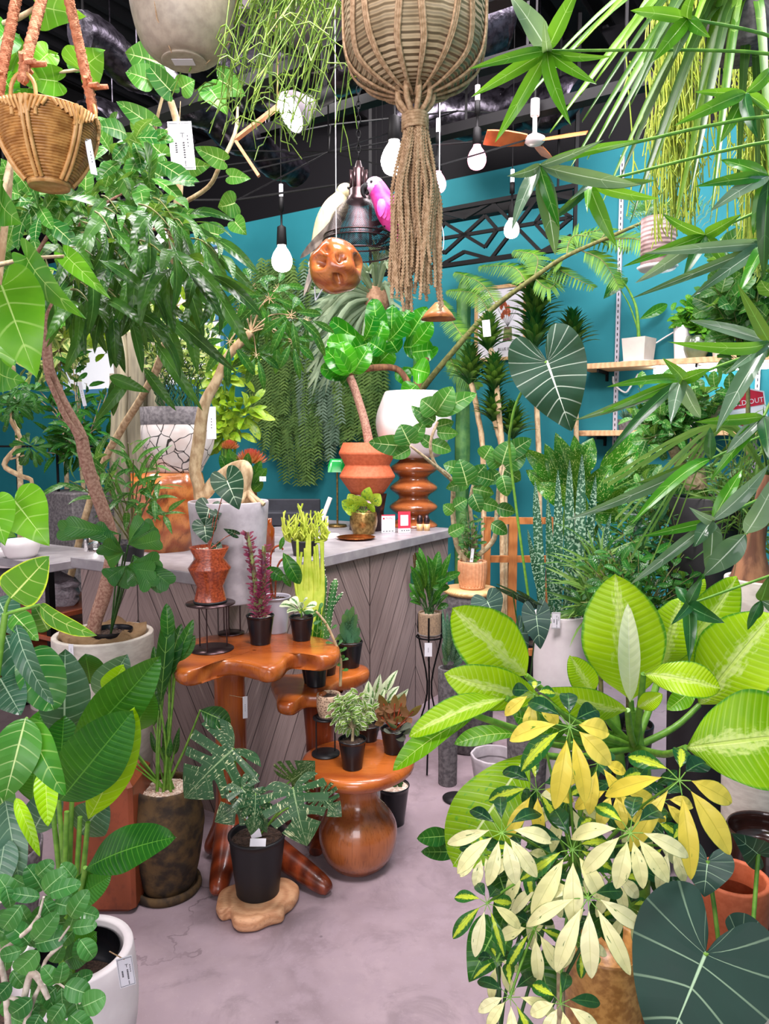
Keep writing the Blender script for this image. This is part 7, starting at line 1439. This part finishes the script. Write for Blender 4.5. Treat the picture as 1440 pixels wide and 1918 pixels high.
    for i in range(46): a = R.random()*6.28; d = V((cos(a), sin(a)*.7, .9)); m_ = tp+d*.16; e = tp+V((cos(a)*R.uniform(.28, .5), sin(a)*.3, R.uniform(-.3, .12))); pts = [V(p) for p in smooth([tp, m_, e], 5)]; lf.grid([[p-V((0,0,.006)), p+V((0,0,.006))] for p in pts], [(u, i_/11) for i_ in range(len(pts)) for u in (.2, .8)], 0, R.random())
    build(lf, 'foliage', LM['grass'], th)
    # brown dark pot at the right
    c = S(1420, 1.85, 0); Y = c.y; k = Y/FP; m = MB(); H = ZY(1560, Y); m.lathe(smooth([(.001,0),(60*k,0),(90*k,H*.4),(92*k,H*.7),(75*k,H),(68*k,H),(66*k,H*.9),(.001,H*.88)], 3), c, 44); solo(m, 'dark_brown_jar', M['glossbr'], 'large glossy dark brown jar at the right edge', 'jar', org=c)
M['glossbr'] = simple('glossy_dark_brown', '3a211c', .18, 0, '2a1613', 10, .1, .4)
middle_right()
# ================================================================ foreground right
def dieff():
    c = S(1190, 1.62, 0); th = plant('lime_dumb_cane', 'dumb cane with very large lime green leaves with white midribs at right', c); potted(th, c, .16, .12, .3, M['terra'], M['soil']); st = MB(); t = P(1185, 1330, 1.62)
    st.tube([V(p) for p in smooth([c+V((0,0,.28)), P(1205, 1480, 1.62), P(1192, 1400, 1.62), t], 5)], (.02, .016), 12); st.tube([V(p) for p in smooth([c+V((0,0,.28)), P(1160, 1420, 1.6), P(1150, 1330, 1.6)], 5)], (.014, .009), 10); hub = P(1188, 1400, 1.62)
    L = [((1182,1312),(1152,1074),152,1.62,dict(fold=.12)), ((1180,1316),(1176,1130),40,1.56,dict(mat='diffw',fold=.7)), ((1235,1255),(1380,1080),100,1.72,dict(roll=.4)), ((1215,1190),(1320,1085),50,1.78,dict(roll=.7)), ((1240,1250),(1275,1120),90,1.7), ((1310,1320),(1448,1150),150,1.66), ((1205,1262),(1350,1290),72,1.5,dict(roll=-.3,wave=.08)), ((1285,1400),(1520,1372),184,1.4,dict(fold=.1)), ((985,1265),(846,1138),120,1.5,dict(fold=.15)), ((1012,1306),(832,1262),86,1.42,dict(roll=-.2,fold=.15)), ((948,1308),(766,1380),60,1.38,dict(roll=.5,fold=.3)), ((890,1340),(736,1444),50,1.36,dict(mat='diffd',roll=.5,fold=.3)), ((970,1375),(850,1395),44,1.45,dict(mat='diffd',roll=.6)), ((1175,1330),(1020,1290),66,1.5,dict(roll=-.4)), ((1110,1300),(1068,1228),54,1.55), ((990,1410),(848,1622),136,1.35,dict(mat='diffd2',fold=.12)), ((1195,1325),(1240,1300),36,1.5), ((1300,1290),(1250,1330),40,1.6,dict(mat='diffd')), ((1060,1370),(960,1340),60,1.5,dict(mat='diffd')), ((845,1565),(780,1570),36,1.5,dict(mat='fig_dark')), ((862,1595),(788,1596),32,1.5,dict(mat='fig_dark'))]
    bigleaf(th, 'diff', L, shp='ell', arch=.1, wave=.05, rows=26, cols=6)
    for s in L:
        if s[2] < 42: continue
        e = P(*s[0], s[3]); st.tube([V(p) for p in smooth([hub, hub.lerp(e, .6)+V((0,0,-.015)), e], 4)], (.009, .006), 8)
    build(st, 'stem', M['gstem'], th)
leafmat('diffd2', '5c9c1e', 'a4cc34', 'e0ecb0', 24, .12, .05, spots=('5c9c24', 9, .6), rough=.35)
dieff()
def scheff():
    c = S(1130, 1.22, 0); c = V((S(1120, 1.22, .2).x, 1.22, 0)); th = plant('variegated_umbrella_tree', 'umbrella tree with cream and yellow blotched leaflets in the lower right foreground', c, 'potted tree')
    Y = c.y; H = .32; potted(th, c, .13, .1, H, M['creamw'], M['soil']); st = MB(); lf = MB(); mats = [LM['scg'], LM['scy'], LM['scc'], LM['scgy']]
    trunk(st, [(1120,1800,1.22,8),(1080,1760,1.22,7),(1070,1640,1.22,6),(1090,1480,1.2,5),(1070,1390,1.2,4)], 9)
    hub = P(1080, 1640, 1.22)
    def um(px, py, Yc, r, w, yel, n=8, tips=None, dark=.35, a0=None, drop=.55):
        e = P(px, py, Yc); m0 = 1 if yel else 2
        def mf(a, i):
            s = sin(a); return (0 if R.random() < .75 else 3) if s > dark else (m0 if R.random() < .82 else 3)
        q = P(R.uniform(1040, 1120), R.uniform(1560, 1700), 1.24) if py > 1500 else hub
        st.tube([V(p) for p in smooth([q, q.lerp(e, .6)+V((0,.02,0)), e], 4)], (.0028, .0018), 6)
        nn = (CAM-e).normalized()+V((0,0,.35)); palmate(lf, e, mp(r, Yc), n, mp(w, Yc), a0=a0, nrm=nn, droop=drop, shp='poi', mfun=mf, rows=14, cols=3, mW=st, pet=.22, lens=[1.05,.95,.75,.7,.8,1,1.1], fold=.22, arch=.1, wave=.03)
    for a in ((1067,1362,1.12,112,38,1,9),(1272,1462,1.1,128,40,1,8),(1000,1300,1.2,60,26,1,6),(1005,1480,1.2,90,30,1,8),(1180,1560,1.05,110,34,0,9),(1072,1592,1.08,112,36,0,9),(1101,1682,1.04,112,34,0,9),(940,1560,1.08,104,30,0,9),(912,1692,1.1,72,24,0,8),(1000,1740,1.12,70,24,0,8),(955,1868,1.05,86,24,0,8),(1050,1880,1.0,80,26,0,7),(1255,1585,1.12,70,24,0,8),(1150,1480,1.18,80,28,1,8),(1020,1650,1.16,74,26,0,8),(1120,1430,1.2,70,26,1,7),(1150,1640,1.15,70,26,0,8),(1220,1540,1.18,60,24,0,7),(980,1600,1.18,70,24,0,8),(1090,1770,1.12,60,22,0,7),(905,1600,1.16,50,20,0,7),(1240,1500,1.2,60,24,1,7),(985,1690,1.2,60,22,0,7),(1060,1500,1.22,70,26,0,7),(1180,1700,1.18,60,22,0,7),(930,1800,1.12,50,18,0,7)): um(*a)
    # plain dark leaves inside the crown
    for i in range(60): x, y = R.uniform(930, 1250), R.uniform(1460, 1720); a = R.random()*6.28; lpx(lf, (x, y), (x+48*cos(a), y+48*sin(a)), 24, 1.26+R.uniform(0, .12), shp='ell', rows=8, m=0, roll=R.uniform(-.6, .6))
    build(st, 'stem', M['gstem'], th); build(lf, 'foliage', mats, th)
    # stake and lower round green leaves
    m = MB(); m.tube([P(1050, 1770, 1.15), P(1050, 1960, 1.15)], .007, 8); build(m, 'stake', M['barkg'], th)
scheff()
def glorio():
    c = S(1350, 1.05, 0); th = plant('gloriosum_philodendron', 'philodendron with one huge dark velvety heart leaf with pale veins, bottom right', c); potted(th, c, .13, .1, .25, M['cconc'], M['soil']); st = MB()
    bigleaf(th, 'glor', [((1322,1784),(1235,1995),276,.98,dict(fold=.06,nrm=None)), ((1325,1612),(1318,1680),96,1.25,dict(mat='glor')), ((1385,1770),(1470,1820),120,1.15), ((1420,1600),(1370,1560),60,1.3)], shp='glo', arch=.06, fold=.1, wave=.02, rows=60, cols=8, stem=(st, c+V((0,0,.24)), .004)); build(st, 'stem', M['gstem'], th)
    # leaves near the bottom middle: dark heart leaves
    c = S(915, 1.25, 0); th = plant('dark_heart_leaf_vine', 'plant with plain dark green heart leaves below the cream umbrella tree', c); potted(th, c, .09, .07, .14, M['greyw'], M['gravel']); st = MB()
    bigleaf(th, 'fig_dark', [((925,1745),(878,1840),86,1.25), ((950,1690),(930,1760),50,1.3), ((1010,1790),(1030,1880),90,1.22), ((935,1640),(960,1720),60,1.3), ((1130,1700),(1160,1790),60,1.2), ((990,1700),(1005,1790),60,1.3)], shp='hea', arch=.1, wave=.05, rows=20, cols=4, stem=(st, c+V((0,0,.13)), .003)); build(st, 'stem', M['dstem'], th)
    # wicker pot
    c = S(1120, 1.38, 0); Y = c.y; k = Y/FP; H = ZY(1770, Y); pr = [(.001,0),(40*k,0)]
    for i in range(26):
        t = i/25; pr.append((k*(46+30*sin(t*pi*.62)), H*t)); pr.append((k*(48.5+30*sin(t*pi*.62)), H*(t+.018)))
    th = plant('ribbed_wicker_pot', 'brown ribbed wicker pot under the variegated umbrella tree', c, 'pot'); m = MB(); m.lathe(pr+[(66*k,H),(62*k,H*.92),(.001,H*.9)], c, 44); build(m, 'pot', M['rattan'], th)
    c = S(1350, 1.5, 0); k = 1.5/FP; m = MB(); H = ZY(1640, 1.5); m.lathe(potprof(70*k, 52*k, H, .012), c, 44); solo(m, 'terracotta_side_pot', M['terra'], 'orange terracotta pot edge behind the huge velvet leaf', 'pot', org=c)
    c = S(935, 1.05, 0)
glorio()
def fingers():
    c = S(1530, 1.3, 0); th = plant('finger_leaf_tree', 'tree with long fingered glossy leaves reaching in from the top right', c, 'tree'); potted(th, c, .16, .12, .3, M['creamw'], M['soil']); st = MB(); lf = MB(); mats = [LM['finger'], LM['fingers'], LM['fingerd']]
    trunk(st, [(1530,1560,1.3,14),(1560,1200,1.3,13),(1540,700,1.25,12),(1560,300,1.2,10),(1500,60,1.15,8)], 10); T = P(1545, 400, 1.22)
    cl = [ # centre, Y, leaflet tips with width and material
     ((1025,95),1.0,[((1070,236),28,0),((1118,158),22,0),((926,268),26,0),((882,182),24,0),((876,130),20,0),((1092,-40),30,0),((1018,35),18,1),((1150,105),16,0),((955,-10),40,1)]),
     ((1010,310),.95,[((1198,346),30,1),((1207,262),18,0),((958,432),26,1),((1040,478),36,1),((1048,428),22,0),((1130,262),16,1),((950,330),20,1)]),
     ((1104,345),1.1,[((1155,462),28,0),((1236,372),20,0),((1038,402),18,0),((1228,338),18,2),((1068,375),14,1),((1020,420),18,2),((1100,400),14,0)]),
     ((1396,175),1.1,[((1262,236),26,0),((1348,268),24,0),((1300,172),16,0),((1330,198),20,0),((1440,205),20,0),((1420,260),24,2),((1440,130),24,0)]),
     ((1288,35),1.0,[((1220,118),28,0),((1180,20),24,0),((1260,110),24,1),((1330,70),22,0),((1300,-20),24,0)]),
     ((1440,330),1.05,[((1330,395),30,1),((1350,300),22,0),((1410,440),26,0),((1300,350),22,0),((1430,520),30,2)]),
     ((1276,712),1.0,[((1312,782),30,1),((1256,795),30,1),((1136,725),20,0),((1073,788),20,1),((1132,858),22,2),((1122,775),18,0),((1240,670),24,0),((1330,690),24,0)]),
     ((1440,640),.9,[((1340,812),36,1),((1250,640),26,0),((1290,600),22,1),((1380,530),24,2),((1360,700),24,1)]),
     ((1334,975),.95,[((1180,1095),22,1),((1300,1025),34,1),((1325,1075),36,1),((1390,880),26,0),((1290,950),20,1),((1200,1005),18,0),((1420,900),24,2),((1440,870),30,1)]),
     ((1396,1000),.9,[((1318,1078),46,1),((1460,880),44,1)]),
     ((1288,1133),1.15,[((1257,1170),22,2),((1314,1083),22,2),((1290,1242),26,2),((1356,1167),34,2),((1265,1098),22,2)]),
     ((1425,1125),1.1,[((1405,1165),22,2),((1440,1080),26,2),((1400,1180),18,2),((1470,1150),26,1)]),
     ((1320,440),1.2,[((1190,530),26,1),((1240,400),20,0),((1165,500),20,0),((1280,520),24,2),((1390,400),24,0),((1360,500),22,0)]),
     ((1440,455),1.15,[((1200,475),22,1),((1330,470),22,0),((1290,560),26,1),((1380,560),24,0),((1180,560),18,1)]),
     ((1330,860),1.1,[((1190,905),26,2),((1060,975),24,1),((1180,985),26,0),((1330,800),22,2)]),
     ((1430,780),1.05,[((1330,900),22,0),((1360,850),26,1),((1300,790),22,0),((1440,860),30,2)])]
    for (px, py), Y, tips in cl:
        e = P(px, py, Y); s0 = V((T.x, T.y, e.z+.02)) if e.z > .6 else T; q = P(max(px, 1440)+20, py-(40 if py > 200 else -60)+(1460-px)*-.12, (Y+1.2)/2)
        st.tube([V(p) for p in smooth([V((T.x, T.y, q.z)), q, e], 5)], (.0035, .0018), 6)
        for t, w, m in tips: lpx(lf, (px, py), t, w, Y, Y+R.uniform(-.12, .05), shp='lan', arch=R.uniform(.04, .12), fold=.3, wave=.06, rows=14, cols=2, m=m, roll=R.uniform(-.4, .4))
    build(st, 'stem', M['gstem'], th); build(lf, 'foliage', mats, th)
    # strap leaves from the ponytail crown
    c = P(1400, 30, 1.75); th = plant('arching_strap_leaf_plant', 'hanging plant with long arching strap leaves at the top right', c, 'hanging plant'); m = MB(); m.lathe(potprof(.09, .07, .1), c-V((0,0,.08)), 28); m.tube([c, V((c.x, c.y, 4.1))], .004, 6); build(m, 'basket', M['cconc'], th); lf = MB(); hub = c+V((0,0,.03))
    tips = [(1115,155,18,0),(960,212,14,0),(1085,182,14,0),(1030,250,16,0),(1100,300,18,0),(1160,340,20,1),(1160,78,26,0),(1205,120,30,1),(1395,165,28,0),(1280,105,16,0),(1315,125,18,0),(1060,330,14,0),(1180,420,18,1),(1140,260,18,1),(1220,330,18,0),(1290,380,18,1),(1340,300,18,0),(1000,150,12,0),(1120,400,12,0),(1240,250,22,1),(1380,380,18,1),(1180,200,18,1),(1440,330,18,0),(1260,440,16,0),(1200,60,20,1),(1080,90,14,0),(1300,220,22,0),(1420,440,16,1),(1090,230,12,1),(1330,420,14,0)]
    for x, y, w, m in tips:
        e = P(x, y, 1.55+R.uniform(-.2, .25)); mid = hub.lerp(e, .45)+V((0,0,.13)); pts = [V(p) for p in smooth([hub, mid, e], 7)]; n = len(pts); rows = []; W = mp(w, 1.6)/2
        for i, p in enumerate(pts):
            tg = (pts[min(i+1, n-1)]-pts[max(i-1, 0)]).normalized(); s = tg.cross((CAM-p).normalized()+V((0,0,.7))).normalized(); t = i/(n-1); ww = W*min(1, .5+t*2)*max(.03, 1-t**3.5); rows.append([p-s*ww+V((0,0,.004)), p, p+s*ww+V((0,0,.004))])
        lf.grid(rows, [(u, i/n) for i in range(n) for u in (0, .5, 1)], m, R.random())
    build(lf, 'foliage', [LM['strap'], LM['strapd']], th)
fingers()
# ================================================================ camera, light, world
cam = bpy.data.cameras.new('camera'); co = bpy.data.objects.new('camera', cam); COL.objects.link(co)
cam.sensor_fit = 'VERTICAL'; cam.sensor_height = 36; cam.lens = 26; cam.clip_start = .05
co.location = CAM; co.rotation_euler = (pi/2-PT, 0, 0); SC.camera = co
w = bpy.data.worlds.new('world'); SC.world = w; w.use_nodes = True
w.node_tree.nodes['Background'].inputs[0].default_value = (1.0, .95, 1.0, 1); w.node_tree.nodes['Background'].inputs[1].default_value = .85
def area(name, loc, tgt, sx, sy, e, c):
    l = bpy.data.lights.new(name, 'AREA'); l.shape = 'RECTANGLE'; l.size = sx; l.size_y = sy; l.energy = e; l.color = c
    o = bpy.data.objects.new(name, l); COL.objects.link(o); o.location = loc
    o.rotation_euler = (V(tgt)-V(loc)).to_track_quat('-Z', 'Y').to_euler(); return o
area('added_light_over_aisle', (0, 1.2, 3.7), (0, 2.6, .4), 1.0, .8, 120, (1, .93, .95))  # added main light from the ceiling, no fixture behind it
area('added_light_over_counter', (.3, 3.4, 3.75), (.1, 4.6, .9), 1.4, .8, 75, (1, .93, .97))  # unseen area light added to light the counter
area('added_light_right_wall', (1.5, 2.6, 3.7), (1.9, 4.2, 1.4), 1.2, .6, 60, (1, .95, 1))  # added light for the shelf wall, without a fixture
area('added_light_foliage_wall', (-.5, 4.2, 3.8), (-.9, 6.2, 1.9), .8, .4, 45, (1, .95, .95))  # added to brighten the dark foliage bunches; no lamp hangs here
area('added_light_left', (-1.7, 3.2, 3.7), (-1.6, 4.6, 1.2), 1.4, .8, 80, (1, .95, .95))  # added area light for the left side, not a modelled lamp
area('shopfront_daylight', (-.2, -1.6, 2.1), (0, 2.5, 1.1), 3.0, 1.2, 60, (1, .95, 1))
SC.view_settings.view_transform = 'Standard'; SC.view_settings.look = 'None'; SC.view_settings.gamma = 1; SC.view_settings.exposure = .55
SC.view_settings.use_curve_mapping = False
SC.cycles.max_bounces = 6; SC.cycles.diffuse_bounces = 3; SC.cycles.transparent_max_bounces = 8; SC.cycles.glossy_bounces = 3
